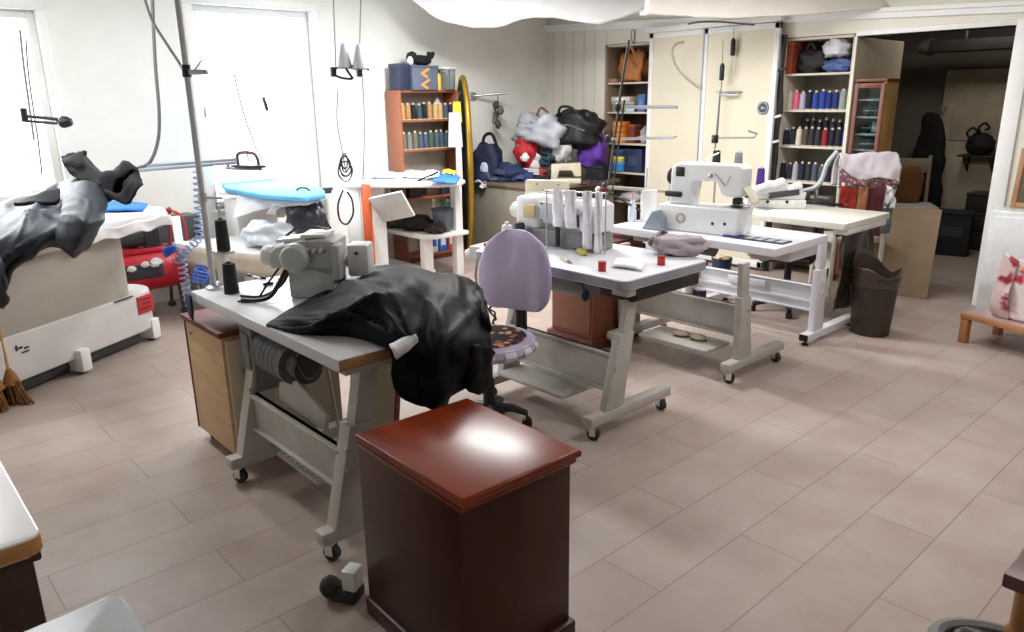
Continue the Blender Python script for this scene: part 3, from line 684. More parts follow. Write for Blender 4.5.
mb = MB(); mb.tube(crom([Vector(p) for p in ((0, -.3, ht+.12), (0, -.36, ht+.24), (0, -.1, ht+.45), (0, .3, ht+.42), (0, .36, ht+.2), (0, .3, ht+.1))], 6), .012, 8); mb.build('handle', RED, cp)
mb = MB(); mb.tube([(.02, .22, ht+.15), (.02, .25, ht+.42)], .012, 8); mb.blob((.02, .25, ht+.44), (.02, .02, .025), amp=0); mb.build('valve_lever', sm('valve_red', 150, 34, 44), cp)
def helix(a, b, r, turns, n=9, sag=0.):
    a, b = Vector(a), Vector(b); t = (b-a).normalized(); u = t.orthogonal().normalized(); w_ = t.cross(u); P = []
    N = int(turns*n)
    for i in range(N+1):
        f = i/N; ph = 2*PI*turns*f; P.append(a+(b-a)*f+(u*math.cos(ph)+w_*math.sin(ph))*r+Vector((0, 0, -sag*4*f*(1-f))))
    return P
HR = (-5.5, 2.05)
HOSE = sm('blue_hose', 132, 152, 186, rough=.35)
mb = MB(); mb.tube(helix(atD(197, 172, HR), atD(199, 238, HR), .026, 11), .007, 6)
mb.tube(helix(atD(199, 238, HR), atD(176, 262, HR), .028, 7), .007, 6); mb.tube(helix(atD(180, 252, HR), atD(188, 300, HR), .03, 9), .007, 6)
tag(mb.build('coiled_air_hose', HOSE), 'pale blue coiled air hose hanging behind the red compressor', 'hose')
mb = MB(); mb.tube(helix(atD(168, 247, HR), atD(172, 254, HR), .05, 3, n=14), .008, 6); mb.tube(helix(atD(204, 268, HR), atD(200, 282, HR), .055, 4, n=14), .009, 6)
tag(mb.build('hose_coil', BLUEP), 'bright blue loops of air hose beside the compressor', 'hose')
# white boxes / black box behind the compressor
p = at(128, 240, .5)
mb = MB(); o = MB()
bx = thing('equipment_box', 'dark grey box with white bracket standing behind the red compressor', 'box', (-6.3, 2.06, 0), .1)
mb.box(-.11, .11, -.4, .14, .55, .74, bev=.01); mb.build('casing', DGREY, bx)
mb = MB(); mb.box(.11, .125, -.10, -.03, .0, .75, bev=.004); mb.box(.11, .125, -.10, .12, .5, .53, bev=.004); mb.build('bracket', WHITE, bx)
for x, y in ((-.1, -.36), (-.1, .08), (.06, -.36), (.06, .08)): mb = MB(); mb.box(x, x+.04, y, y+.04, 0, .56, bev=.003); mb.build('leg', STEEL, bx)
# ---------------------------------------------------------------- swing arm rail with hose, wall side cable loops
RR = (-5.3, 1.75)
mb = MB(); mb.cyl(atD(140, 170, RR), atD(236, 162, RR), .014, n=10); mb.cyl(atD(226, 168, RR), atD(262, 169, RR), .012, n=10); mb.cyl(atD(228, 162, RR), atD(228, 169, RR), .012, n=10); mb.cyl(atD(140, 166, RR), atD(236, 159, RR), .010, n=10)
ra = tag(mb.build('swing_rail', sm('rail_blue_grey', 168, 178, 192, rough=.35)), 'pale horizontal double rail between the navy jacket and window', 'rail')
def wire(name, label, cat, pts, ref, r=.006, m=None, group=None, n=6, par=None):
    mb = MB(); mb.tube(crom([atD(p[0], p[1], ref, p[2] if len(p) > 2 else 0) for p in pts], 6), r, n)
    o = mb.build(name, m or WIRE, par)
    return o if par is not None else tag(o, label, cat, group)
wire('hanging_cable', 'grey cable hanging from the ceiling in front of the wall at left', 'cable', [(152, -10), (155, 60), (159, 110), (158, 140), (150, 162), (138, 168)], RR, .012)
wire('hanging_cable', 'thin cable sweeping from the ceiling across to the tall pole', 'cable', [(142, -10), (152, 20), (168, 46), (182, 68), (189, 88), (193, 110)], (-4.2, 1.55), .008)
# swivel arm with black clamp on window 2
wa = thing('wall_swing_arm', 'black jointed lamp arm in front of the left window', 'arm', tuple(atX(24, 118, -6.2)))
def loc(o, px, py, X): return atX(px, py, X)-o.location
mb = MB(); mb.tube([loc(wa, 24, 116, -6.2), loc(wa, 45, 118, -6.15), loc(wa, 63, 120, -6.1)], .012, 8); mb.build('upper_arm', BLACK, wa)
mb = MB(); mb.tube([loc(wa, 25, 121, -6.2), loc(wa, 44, 122.5, -6.15), loc(wa, 66, 124, -6.1)], .010, 8); mb.build('lower_arm', BLACK, wa)
mb = MB(); mb.blob(loc(wa, 65, 122, -6.1), (.04, .05, .04), amp=.1); mb.build('clamp', BLACK, wa)
mb = MB(); mb.cyl(loc(wa, 23, 108, -6.2), loc(wa, 25, 122, -6.2), .022, n=10); mb.build('pivot', BLACK, wa)
mb = MB(); mb.tube([loc(wa, 24, 118, -6.2), loc(wa, 22, 118, -6.5)], .015, 8); mb.build('wall_bracket', STEEL, wa)
wire('hanging_wire', 'dark red cord hanging beside the left window frame', 'cord', [(26, 40), (28, 70), (32, 100), (38, 140), (42, 175)], (-6.35, 1.28), .006, sm('cord_maroon', 120, 84, 92))
wire('hanging_wire', 'grey cord hanging just inside the left window frame', 'cord', [(20, 30), (23, 60), (27, 90), (34, 140)], (-6.35, 1.22), .008)
# ---------------------------------------------------------------- tall pole by the T1 table end
po = thing('thread_stand_pole', 'tall grey pole standing at the near table, black clip near the top', 'stand', tuple(at(214, 289, .78)))
h_ = 2.55-.78
mb = MB(); mb.cyl((0, 0, 0), (0, 0, h_), .013, n=12); mb.build('pole', sm('pole_grey', 186, 186, 188, rough=.35), po)
mb = MB(); mb.lathe([(0, 0), (.035, 0), (.035, .012), (.018, .02), (0, .02)], 18); mb.build('base_flange', STEEL, po)
mb = MB(); mb.cyl((0, 0, .42), (.10, .05, .42), .006, n=8); mb.cyl((0, 0, .40), (0, 0, .44), .02, n=12); mb.build('spool_arm', STEEL, po)
z_ = atD(200, 72, po.location).z-.78
mb = MB(); mb.cyl((0, 0, z_-.02), (0, 0, z_+.03), .019, n=12); mb.build('clip', BLACK, po)
mb = MB(); mb.box(.01, .09, -.012, .012, z_-.01, z_+.01, bev=.003, M=RZ(48)); mb.tube([Vector((.02, .02, z_)), Vector((.05, .055, z_+.05))], .003, 5); mb.build('thread_guide', STEEL, po)
# ---------------------------------------------------------------- ironing board by window 1
ib = thing('ironing_board', 'white ironing board with bright blue cover below the tall window', 'ironing table', (0, 0, 0), 0, 'ironing tables')
def board(poly, z0, z1, m, par, name, bev=.02): mb = MB(); mb.prism(poly, z0, z1, bev=bev, seg=3); return mb.build(name, m, par)
bz = .915
A_ = [at(216, 178, bz), at(270, 180, bz), at(323, 190, bz), at(326, 196, bz), at(305, 200, bz), at(262, 197, bz), at(225, 190, bz)]
board([(p.x, p.y) for p in A_], bz-.02, bz+.02, CYAN, ib, 'blue_cover', .015)
q_ = [(-6.35, 2.42), (-5.45, 2.66), (-5.28, 2.80), (-5.42, 2.98), (-6.1, 2.9), (-6.4, 2.8)]
board(q_, bz-.05, bz-.022, WHITE, ib, 'tabletop', .02)
mb = MB(); mb.surf([[(-6.0, 2.46, bz-.03), (-5.7, 2.56, bz-.03), (-5.42, 2.64, bz-.03), (-5.3, 2.78, bz-.03)], [(-6.02, 2.43, bz-.12), (-5.7, 2.53, bz-.07), (-5.4, 2.63, bz-.06), (-5.27, 2.78, bz-.05)], [(-6.0, 2.40, bz-.22), (-5.72, 2.53, bz-.12), (-5.42, 2.66, bz-.08), (-5.29, 2.78, bz-.06)]], 6, 6, amp=.02, freq=7); mb.build('cover_skirt', sm('white_pad', 238, 238, 240), ib, solid=.008, ang=80)
mb = MB(); mb.box(-6.3, -6.05, 2.45, 2.8, .0, .84, bev=.01); mb.build('pedestal', OFFW, ib)
tr = [(-6.2, 1.95), (-5.35, 2.2), (-4.95, 2.42), (-5.1, 2.62), (-6.1, 2.55)]
board(tr, .50, .545, WHITE, ib, 'lower_tray', .012)
mb = MB(); mb.box(-5.5, -5.44, 2.3, 2.5, 0, .5, bev=.006); mb.build('leg', WHITE, ib)
mb = MB(); mb.surf([[(-6.2, 1.96, .53), (-5.7, 2.1, .53), (-5.35, 2.2, .53), (-4.97, 2.42, .53)], [(-6.2, 1.97, .36), (-5.7, 2.11, .36), (-5.36, 2.21, .36), (-4.98, 2.42, .36)]], 4, 3); mb.build('tray_apron', sm('apron_beige', 200, 190, 170, rough=.6), ib, solid=.012)
# bags on the tray
BAGW = sm('clear_plastic_white', 214, 222, 230, rough=.3, var=.05, scale=9, bump=.6, bscale=12)
def bag(name, label, px, py, z, r, m, seed, amp=.22, rz=0, group=None, cat='bag', sq=.8):
    p = at(px, py, z); o = thing(name, label, cat, tuple(p), rz, group)
    mb = MB(); mb.blob((0, 0, r[2]*.92), r, seed=seed, amp=amp, freq=1.8, zmin=0, n=(36, 24), sq=sq); mb.build('bag_body', m, o, ang=80)
    return o
b_ = bag('plastic_bag', 'white plastic bag of folded fabric on the tray below blue ironing board', 270, 247, .55, (.22, .13, .10), BAGW, 3, rz=.5, group='bags below the ironing board')
mb = MB(); mb.surf([[(.0, 0, .25), (.03, .02, .30), (.08, .0, .33)], [(.05, .03, .24), (.08, .04, .29), (.13, .03, .31)]], 5, 5, amp=.01, freq=12); mb.build('bag_neck', BAGW, b_, solid=.004)
b_ = bag('plastic_bag', 'pale grey folded plastic sheet leaning on the bag under blue board', 266, 218, .64, (.24, .09, .08), sm('grey_plastic_sheet', 186, 186, 184, rough=.4, var=.06), 9, rz=.5, group='bags below the ironing board')
mb = MB(); mb.surf([[(-.25, -.05, .16), (0, -.08, .19), (.25, -.03, .2)], [(-.28, -.13, .05), (0, -.14, .07), (.26, -.12, .1)]], 5, 5, amp=.015, freq=7); mb.build('bag_fold', sm('grey_plastic_sheet', 186, 186, 184), b_, solid=.005)
b_ = bag('dark_bag', 'dark grey shiny garment bag beside the white plastic bag', 306, 240, .548, (.20, .08, .165), sm('dark_shiny_bag', 62, 64, 70, rough=.35, var=.15, scale=6), 12, rz=.4, group='bags below the ironing board')
mb = MB(); mb.tube(crom([Vector(p) for p in ((-.1, .02, .32), (-.05, .02, .40), (.05, .02, .40), (.1, .02, .30))], 6), .008, 6); mb.build('handle', BLACK, b_)
# white steam boiler unit right of it
bo = thing('steam_boiler', 'white steam boiler cabinet between the two ironing boards', 'boiler', (-5.92, 3.22, 0), .2)
mb = MB(); mb.box(-.11, .11, -.11, .11, .04, .84, bev=.03, seg=3); mb.build('housing', OFFW, bo)
mb = MB(); mb.box(-.08, .08, -.122, -.105, .5, .72, bev=.006); mb.build('control_panel', sm('panel_grey', 190, 190, 188), bo)
mb = MB(); mb.cyl((0, 0, .83), (0, 0, .87), .03, n=14); mb.cyl((0, 0, .87), (0, 0, .89), .045, n=14); mb.build('filler_cap', DGREY, bo)
for x in (-.08, .08):
    for y in (-.08, .08): mb = MB(); mb.lathe([(0, 0), (.025, 0), (.02, .042), (0, .042)], 12, M=T(x, y, 0)); mb.build('foot', RUBBER, bo)
wire('steam_hose', 'black cable loop hanging over the white steam boiler', 'hose', [(343, 190), (338, 205), (340, 220), (347, 224), (353, 214), (352, 200), (347, 192)], (-5.45, 3.05), .008, BLACK)
# ---------------------------------------------------------------- white table with shelf and orange strip
wt = thing('ironing_board', 'white ironing table with a lower shelf and an orange strip on its leg', 'ironing table', (0, 0, 0), 0, 'ironing tables')
board([(-6.42, 3.55), (-5.92, 3.38), (-5.34, 3.98), (-5.28, 4.18), (-5.40, 4.33), (-5.7, 4.38), (-6.42, 4.3)], .865, .905, WHITE, wt, 'tabletop', .015)
mb = MB(); mb.box(-6.35, -5.86, 3.5, 3.62, .0, .865, bev=.006); mb.box(-5.88, -5.85, 3.5, 3.75, 0, .865, bev=.004); mb.build('side_panel', WHITE, wt)
pa, pb = atD(365, 184, (-5.84, 3.44)), atD(371, 264, (-5.84, 3.44)); Mo = Matrix.Translation(pa) @ (pb-pa).to_track_quat('Z', 'Y').to_matrix().to_4x4()
mb = MB(); mb.box(-.055, .055, -.012, .012, 0, (pb-pa).length, bev=.003, M=Matrix.Translation(pa) @ (pb-pa).to_track_quat('Z', 'X').to_matrix().to_4x4() @ RZ(42)); s_ = mb.build('orange_strip', sm('orange_tape', 222, 96, 40, rough=.5, var=.08, scale=20), wt); s_['label'] = 'bright orange strip'
board([(-6.42, 3.9), (-5.56, 3.92), (-5.46, 4.02), (-5.46, 4.4), (-6.42, 4.4)], .385, .425, WHITE, wt, 'lower_shelf', .01)
mb = MB(); mb.box(-5.64, -5.57, 3.96, 4.06, .0, .39, bev=.005); mb.build('leg', WHITE, wt)
mb = MB(); mb.box(-5.60, -5.52, 4.3, 4.38, .0, .87, bev=.005); mb.build('leg', WHITE, wt)
mb = MB(); mb.box(-6.35, -5.6, 3.75, 4.1, .04, .075, bev=.006); mb.build('base_board', WHITE, wt)
# tilted white card under the top
p = at(398, 205, .72); pc = thing('tilted_card', 'grey white card tilted under the top of the white ironing table', 'card', (p.x, p.y, .60), .55)
mb = MB(); mb.box(-.17, .17, -.012, .012, 0, .26, bev=.002, M=T(0, 0, 0) @ RX(28) @ RY(-14)); mb.build('sheet', sm('card_grey', 212, 212, 210, rough=.6), pc)
mb = MB(); mb.tube([(-.12, -.02, .02), (-.12, .1, .27)], .006, 6); mb.build('prop_rod', STEEL, pc)
# flat cloths on top
def cloth(name, label, quad, z, m, seed, amp=.01, th=.008, group=None, cat='cloth', h=.012):
    Q = [at(x, y, z) for x, y in quad]; L = []
    for j in range(5):
        a = Q[0].lerp(Q[3], j/4); b = Q[1].lerp(Q[2], j/4)
        L.append([a.lerp(b, i/5)+Vector((0, 0, h*math.sin(PI*i/5)*math.sin(PI*(j+.5)/5.5))) for i in range(6)])
    mb = MB(); mb.surf(L, 4, 4, amp=amp, freq=14, seed=seed, ridged=False)
    return tag(mb.build(name, m, solid=th, ang=80), label, cat, group)
g_ = 'cloths on the white ironing table'
cloth('folded_cloth', 'blue folded cloth at the right end of the white ironing table', [(440, 172), (460, 177), (456, 184), (432, 182)], .925, BLUC, 1, group=g_)
cloth('folded_cloth', 'white folded cloth with dark straps beside the blue folded cloth', [(425, 171), (440, 172), (438, 178), (420, 178)], .935, sm('white_cotton', 236, 236, 240, rough=.85), 2, amp=.02, group=g_)
cloth('folded_cloth', 'white cloth in the middle of the white ironing table', [(402, 170), (424, 171), (420, 178), (396, 177)], .918, sm('white_cotton', 236, 236, 240), 3, group=g_)
cloth('folded_cloth', 'pale blue cloth at the left half of the white ironing table', [(366, 171), (402, 171), (396, 178), (360, 178)], .914, sm('pale_blue_cotton', 186, 214, 228, rough=.85), 4, group=g_)
cloth('folded_cloth', 'small yellow cloth lying behind the blue folded cloth', [(444, 169), (456, 171), (455, 175), (442, 173)], .94, sm('yellow_cotton', 226, 206, 70, rough=.85), 5, group=g_)
wire('bag_strap', 'black strap lying across the white and blue cloths', 'strap', [(416, 182), (424, 178), (432, 175), (438, 172)], (-5.45, 4.12), .009, BLACK)
# shelf contents: dark clothes, grey bin, bottles
g_ = 'things on the lower shelf'
def bg(nm, lb, px, py, r, col, seed, rz=0, cat='clothes', z=.425, amp=.25): return bag(nm, lb, px, py, z, r, sm('cloth_%d_%d_%d' % col, *col, rough=.85, var=.15, scale=9), seed, amp, rz, g_, cat)
bg('folded_clothes', 'olive brown clothes heap on left of the lower shelf', 396, 227, (.15, .13, .06), (72, 66, 50), 2, .4)
bg('folded_clothes', 'black clothes heap in the middle of the lower shelf', 418, 230, (.14, .13, .07), (34, 32, 32), 5, .4)
bg('folded_clothes', 'dark brown clothes at the front of the lower shelf', 436, 233, (.10, .09, .05), (58, 46, 40), 8, .4)
bn = thing('grey_bin', 'slate grey plastic bin of bottles on the lower white shelf', 'bin', tuple(at(443, 231, .425)))
mb = MB(); mb.lathe([(0, 0), (.075, 0), (.095, .20), (.10, .205), (.092, .205), (.07, .012), (0, .012)], 24); mb.build('bucket', sm('slate_plastic', 92, 104, 118, rough=.45), bn)
mb = MB(); mb.lathe([(.096, .195), (.106, .2), (.106, .212), (.092, .212)], 24); mb.build('rim', sm('slate_plastic_dark', 70, 80, 92, rough=.45), bn)
BOT = [(436, (210, 218, 222), 'white bottle in the slate bin, left one'), (444, (70, 140, 110), 'green capped bottle in the slate bin'), (450, (120, 190, 210), 'pale blue bottle in the slate bin, right one')]
for k, (px, col, lb) in enumerate(BOT):
    p = at(px, 229, .425); o = thing('bottle', lb, 'bottle', (p.x-.02, p.y+.0, .437), 0, 'bottles in the slate bin')
    mb = MB(); mb.lathe([(0, 0), (.022, 0), (.022, .20), (.012, .23), (.012, .25), (0, .25)], 16); mb.build('bottle_body', sm('bottle_%d' % k, *col, rough=.3), o)
    mb = MB(); mb.lathe([(0, .245), (.014, .245), (.014, .27), (0, .27)], 14); mb.build('cap', WHITE if k != 1 else sm('cap_green', 40, 130, 80), o)
# ---------------------------------------------------------------- bookcase of thread cones against the left wall
BKW = wood('bookcase_wood', 156, 92, 62, rough=.5, st=(2, 2, 10), var=.06)
bk = thing('thread_bookcase', 'tall brown bookcase of thread cones against the left wall', 'bookcase', (-6.5, 4.24, 0), 0)
D_, W_, H_ = .24, .72, 1.70
for y in (0, W_-.022): mb = MB(); mb.box(0, D_, y, y+.022, 0, H_, bev=.002); mb.build('side_panel', BKW, bk)
mb = MB(); mb.box(0, .012, .022, W_-.022, .04, H_-.02); mb.build('back_panel', sm('bookcase_back', 190, 182, 168, rough=.6), bk)
SZ = (.05, .34, .64, 1.115, 1.40)
for z in SZ+(H_-.022,): mb = MB(); mb.box(.0, D_-.005, .022, W_-.022, z, z+.022, bev=.002); mb.build('shelf' if z < 1.6 else 'top', BKW, bk)
mb = MB(); mb.box(D_-.03, D_-.012, .022, W_-.022, 0, .05); mb.build('plinth', sm('bookcase_plinth', 92, 40, 30), bk)
def cone(label, loc, col, group, h=.15, r=.034, parts=True, rz=0):
    o = thing('thread_cone', label, 'thread cone', loc, rz, group)
    m = sm('thread_%d_%d_%d' % col, *col, rough=.75, var=.05, scale=30, bump=.4, bscale=160, stretch=(.2, .2, 3))
    mb = MB(); mb.lathe([(0, .004), (r*.96, .004), (r, .012), (r*.86, h*.82), (r*.8, h*.86), (r*.45, h*.9), (0, h*.9)], 16); mb.build('thread', m, o)
    mb = MB(); mb.lathe([(0, 0), (r*1.02, 0), (r*1.02, .006), (0, .006)], 14); mb.lathe([(0, h*.88), (r*.42, h*.88), (r*.36, h), (0, h)], 12); mb.build('core', sm('cone_core', 214, 206, 190, rough=.6), o)
    return o
PAL = {'orange': (214, 150, 90), 'black': (22, 24, 28), 'teal': (52, 84, 92), 'sand': (200, 168, 112), 'navy': (32, 40, 74), 'grey': (120, 126, 134), 'slate': (74, 88, 104), 'khaki': (120, 108, 84), 'white': (226, 224, 218), 'tan': (178, 140, 92), 'cream': (206, 196, 172), 'blue': (48, 72, 150), 'green': (64, 92, 80)}
ORD = ['first', 'second', 'third', 'fourth', 'fifth', 'sixth', 'seventh', 'eighth', 'ninth', 'tenth', 'eleventh', 'twelfth']
def cone_row(base, dy, n, cols, shelf, where, group, h, r, axis='Y', back=None):
    for k in range(n):
        c_ = cols[k % len(cols)]; j = random.uniform(-.006, .006)
        lc = (base[0]+j, base[1]+dy*k, base[2]) if axis == 'Y' else (base[0]+dy*k, base[1]+j, base[2])
        cone('%s thread cone, %s from left, %s shelf of %s' % (c_, ORD[k], shelf, where), lc, PAL.get(c_) or XPAL[c_], group, h*random.uniform(.93, 1.05), r, rz=random.uniform(0, 6))
XPAL = {}
random.seed(11)
cone_row((-6.5+.19, 4.30, 1.422), .066, 10, ['orange', 'tan', 'black', 'teal', 'black', 'tan', 'sand', 'sand', 'slate', 'navy'], 'upper', 'the brown bookcase', 'thread cones in the bookcase', .16, .031)
cone_row((-6.5+.19, 4.30, 1.137), .066, 10, ['khaki', 'grey', 'khaki', 'slate', 'slate', 'green', 'slate', 'teal', 'slate', 'navy'], 'middle', 'the brown bookcase', 'thread cones in the bookcase', .17, .031)
cone('white thread cone standing behind the upper row in the bookcase', (-6.5+.09, 4.80, 1.422), PAL['white'], 'thread cones in the bookcase', .22, .03)
for k, (y, c_, h) in enumerate(((4.4, (48, 40, 44), .2), (4.62, (72, 50, 44), .16), (4.8, (38, 40, 60), .2))):
    o = thing('cardboard_box', '%s box on the lower shelf of the brown bookcase' % ('black', 'dark brown', 'dark blue')[k], 'box', (-6.5+.13, y, .662), 0, 'boxes in the bookcase')
    mb = MB(); mb.box(-.08, .08, -.08, .08, 0, h, bev=.005); mb.build('box_body', sm('box_%d' % k, *c_, rough=.6), o); mb = MB(); mb.box(-.083, .083, -.083, .083, h-.04, h+.004, bev=.004); mb.build('lid', sm('boxlid_%d' % k, *[c*1.2 for c in c_], rough=.6), o)
for k, (y, c_, nm) in enumerate(((4.6, (226, 228, 230), 'white'), (4.72, (40, 110, 190), 'blue'), (4.84, (190, 80, 50), 'orange red'))):
    o = thing('carton', '%s carton on the bottom shelf of the brown bookcase' % nm, 'box', (-6.5+.15, y, .072 if k == 2 else .072), 0, 'cartons in the bookcase')
    mb = MB(); mb.box(-.06, .06, -.05, .05, 0, .20, bev=.004); mb.build('carton_body', sm('carton_%d' % k, *c_, rough=.5), o)
    mb = MB(); mb.box(.0595, .062, -.03, .03, .06, .14); mb.build('label_patch', WHITE if k else BLUEP, o)
# boxes on top of the bookcase
zt = 1.70
o = thing('storage_box', 'dark navy box standing at the left on top of the bookcase', 'box', (-6.33, 4.31, zt), 0, 'things on top of the bookcase'); mb = MB(); mb.box(-.10, .08, -.06, .06, 0, .235, bev=.008); mb.build('box_body', sm('navy_box', 40, 48, 72, rough=.6), o); mb = MB(); mb.box(-.104, .084, -.064, .064, .2, .245, bev=.006); mb.build('lid', sm('navy_box_lid', 50, 58, 84, rough=.6), o)
o = thing('storage_box', 'blue grey box with orange zigzag stripe on top of the bookcase', 'box', (-6.33, 4.545, zt), 0, 'things on top of the bookcase'); mb = MB(); mb.box(-.11, .10, -.16, .15, 0, .22, bev=.01); mb.build('box_body', sm('slate_box', 98, 108, 130, rough=.7), o)
mb = MB()
for k in range(4): mb.box(.098, .104, -.055, .035, -.012, .012, M=T(0, (.012 if k % 2 else -.012), .03+.052*k) @ RX(28 if k % 2 else -28))
mb.build('zigzag_stripe', sm('zigzag_orange', 220, 160, 70, rough=.6), o)
mb = MB(); mb.box(-.114, .104, -.164, .154, .2, .23, bev=.006); mb.build('lid', sm('slate_box_lid', 88, 96, 116, rough=.7), o)
o = thing('soft_toy', 'black soft toy lying on the slate box above the bookcase', 'toy', (-6.33, 4.55, zt+.23), .2, 'things on top of the bookcase')
PL = sm('black_plush', 24, 24, 28, rough=.9, var=.2)
mb = MB(); mb.blob((0, .02, .05), (.07, .13, .05), seed=2, amp=.12); mb.build('body', PL, o, ang=80)
mb = MB(); mb.blob((0, -.11, .07), (.06, .055, .06), seed=4, amp=.08); mb.build('head', PL, o, ang=80)
for s_ in (-1, 1): mb = MB(); mb.tube([(.0, .11, .06), (s_*.02, .155, .09), (s_*.03, .17, .13)], [.025, .022, .02], 10); mb.build('leg', PL, o)
mb = MB(); mb.blob((.02, -.155, .04), (.03, .03, .045), seed=5, amp=.05); mb.build('muzzle', WHITE, o)
o = thing('clear_tub', 'clear plastic tub of scissors and sprays on top of the bookcase', 'tub', (-6.31, 4.85, zt), 0, 'things on top of the bookcase')
mb = MB(); mb.lathe([(0, 0), (.085, 0), (.10, .21), (.096, .21), (.082, .006), (0, .006)], 24); mb.build('tub_wall', sm('clear_plastic', 215, 220, 220, rough=.1, trans=.9), o)
mb = MB(); mb.lathe([(.098, .2), (.106, .203), (.106, .215), (.096, .215)], 24); mb.build('rim', OFFW, o)
o = thing('spray_can', 'yellow spray can with white cap in front of the clear tub', 'can', (-6.29, 4.735, zt), 0, 'things on top of the bookcase')
mb = MB(); mb.lathe([(0, 0), (.03, 0), (.03, .14), (.02, .16), (0, .16)], 18); mb.build('can_body', sm('can_yellow', 226, 196, 30, rough=.3), o); mb = MB(); mb.lathe([(0, .158), (.018, .158), (.018, .2), (0, .2)], 14); mb.build('cap', sm('can_cap', 40, 40, 40), o)
for k in range(2):
    o = thing('scissors', ('black handled scissors standing in the clear tub', 'grey shears leaning in the clear tub')[k], 'scissors', (-6.33+.04*k, 4.83+.05*k, zt+.01), .6*k, 'scissors in the clear tub')
    mb = MB(); mb.tube([(0, 0, 0), (.0, .01, .15)], [.002, .007], 6); mb.tube([(0, .012, 0), (.0, .0, .15)], [.002, .007], 6); mb.build('blade', STEEL, o)
    for s_ in (-1, 1): mb = MB(); mb.tube([(0, s_*.014+.016*math.cos(2*PI*i/12), .172+.02*math.sin(2*PI*i/12)) for i in range(12)], .004, 6, closed=True); mb.build('handle', BLACK if k == 0 else DGREY, o)
# ---------------------------------------------------------------- tall oval mirror, seen nearly edge on, with tags
mr = thing('oval_mirror', 'tall narrow oval mirror with gold rim standing between bookcase and table', 'mirror', (-6.27, 5.03, 0), 0)
dirv = math.atan2(5.06, -6.22); mr.rotation_euler.z = dirv+math.radians(11)   # the plane nearly contains the line of sight
GOLD = sm('gold_rim', 168, 132, 44, rough=.3, metal=.5, var=.15)
el = [(.30*math.cos(2*PI*k/40), 0, .92+.90*math.sin(2*PI*k/40)) for k in range(40)]
mb = MB(); mb.tube(el, .030, 10, closed=True); mb.build('rim', GOLD, mr)
mb = MB(); a = [mb.bm.verts.new((x*.97, .012, .92+(z-.92)*.99)) for x, y, z in el]; mb.bm.faces.new(a); mb.build('mirror_back', sm('mirror_back_black', 26, 20, 18, rough=.6), mr, solid=.02)
mb = MB(); mb.box(-.12, .12, -.14, .14, 0, .025, bev=.006); mb.build('stand', GOLD, mr)
for k, (px, py, s, m_, lb) in enumerate(((457, 112, (.05, .10), sm('tag_yellow', 226, 206, 50, rough=.6), 'yellow tag hanging on the left of the gold mirror'), (455, 130, (.075, .17), OFFW, 'white tag hanging on the left of the gold mirror'), (459, 160, (.035, .22), OFFW, 'long white ribbon hanging below the white tag by mirror'))):
    p = atD(px, py, (-6.05, 4.9)); o = thing('hanging_tag', lb, 'tag', tuple(p), math.radians(40), 'tags by the mirror')
    mb = MB(); mb.box(-s[0]/1, s[0]/1, -.004, .004, -s[1]/1, s[1]/1, bev=.002, taper=(.75, 1)); mb.build('card', m_, o); mb = MB(); mb.tube([(0, 0, s[1]), (.03, .05, s[1]+.1)], .003, 5); mb.build('string', WIRE, o)
# wall rod with hanging key bundle
p = atX(474, 96, XL+.04)
rd = thing('wall_rod', 'grey steel rod projecting along the left wall above the clutter', 'rod', tuple(p))
q = atX(507, 93, XL+.25)-p
mb = MB(); mb.cyl((0, 0, 0), q, .014, n=10); mb.build('bar', STEEL, rd); mb = MB(); mb.box(-.05, .0, -.03, .03, -.04, .04, bev=.006); mb.build('wall_plate', STEEL, rd)
p = p+q*.72; o = thing('key_bundle', 'dark bundle hanging from the steel wall rod', 'bundle', tuple(p)); mb = MB(); mb.tube([(0, 0, 0), (0, 0, -.10)], .004, 6); mb.build('cord', BLACK, o)
for k in range(5): mb = MB(); mb.blob((random.uniform(-.03, .03), random.uniform(-.03, .03), -.12-.05*k), (.03, .035, .05), seed=k, amp=.25); mb.build('trinket', sm('trinket_%d' % (k % 2), *((70, 70, 66), (110, 104, 92))[k % 2], rough=.6), o, ang=80)
# ---------------------------------------------------------------- hanging thread rail with two grey cones by the window
hg = thing('hanging_rail', 'black wire rail hung on two cords holding two grey cones', 'rail', tuple(atD(350, 72, (-5.2, 3.09))))
def hl(px, py): return atD(px, py, (-5.2, 3.09))-hg.location
for px, px2 in ((336, 333), (359, 361)): mb = MB(); mb.tube([hl(px2, -12), hl((px+px2)/2, 30), hl(px, 72)], .005, 6); mb.build('cord', WIRE, hg)
mb = MB(); mb.tube(crom([hl(332, 70), hl(345, 66), hl(362, 67), hl(369, 70)], 5), .008, 8); mb.tube(crom([hl(332, 74), hl(342, 78), hl(352, 79)], 5), .009, 8); mb.tube([hl(344, 66), hl(353, 79)], .010, 8); mb.build('wire_frame', BLACK, hg)
for px in (333, 359): mb = MB(); mb.box(-.02, .02, -.02, .02, -.035, .035, bev=.006, M=T(*hl(px, 72))); mb.build('clip', BLACK, hg)
for k, px in enumerate((345, 360)):
    o = thing('thread_cone', ('left grey cone hung on the black wire rail by the window', 'right grey cone hung on the black wire rail by the window')[k], 'thread cone', tuple(atD(px, 68+k, (-5.2, 3.09))), 0, 'grey cones on the hanging rail')
    mb = MB(); mb.lathe([(0, 0), (.052, 0), (.054, .012), (.022, .16), (.012, .175), (0, .175)], 20); mb.build('thread', sm('cone_grey', 168, 170, 172, rough=.7), o); mb = MB(); mb.lathe([(0, -.006), (.056, -.006), (.056, .004), (0, .004)], 18); mb.build('base', sm('cone_base', 120, 120, 124), o)
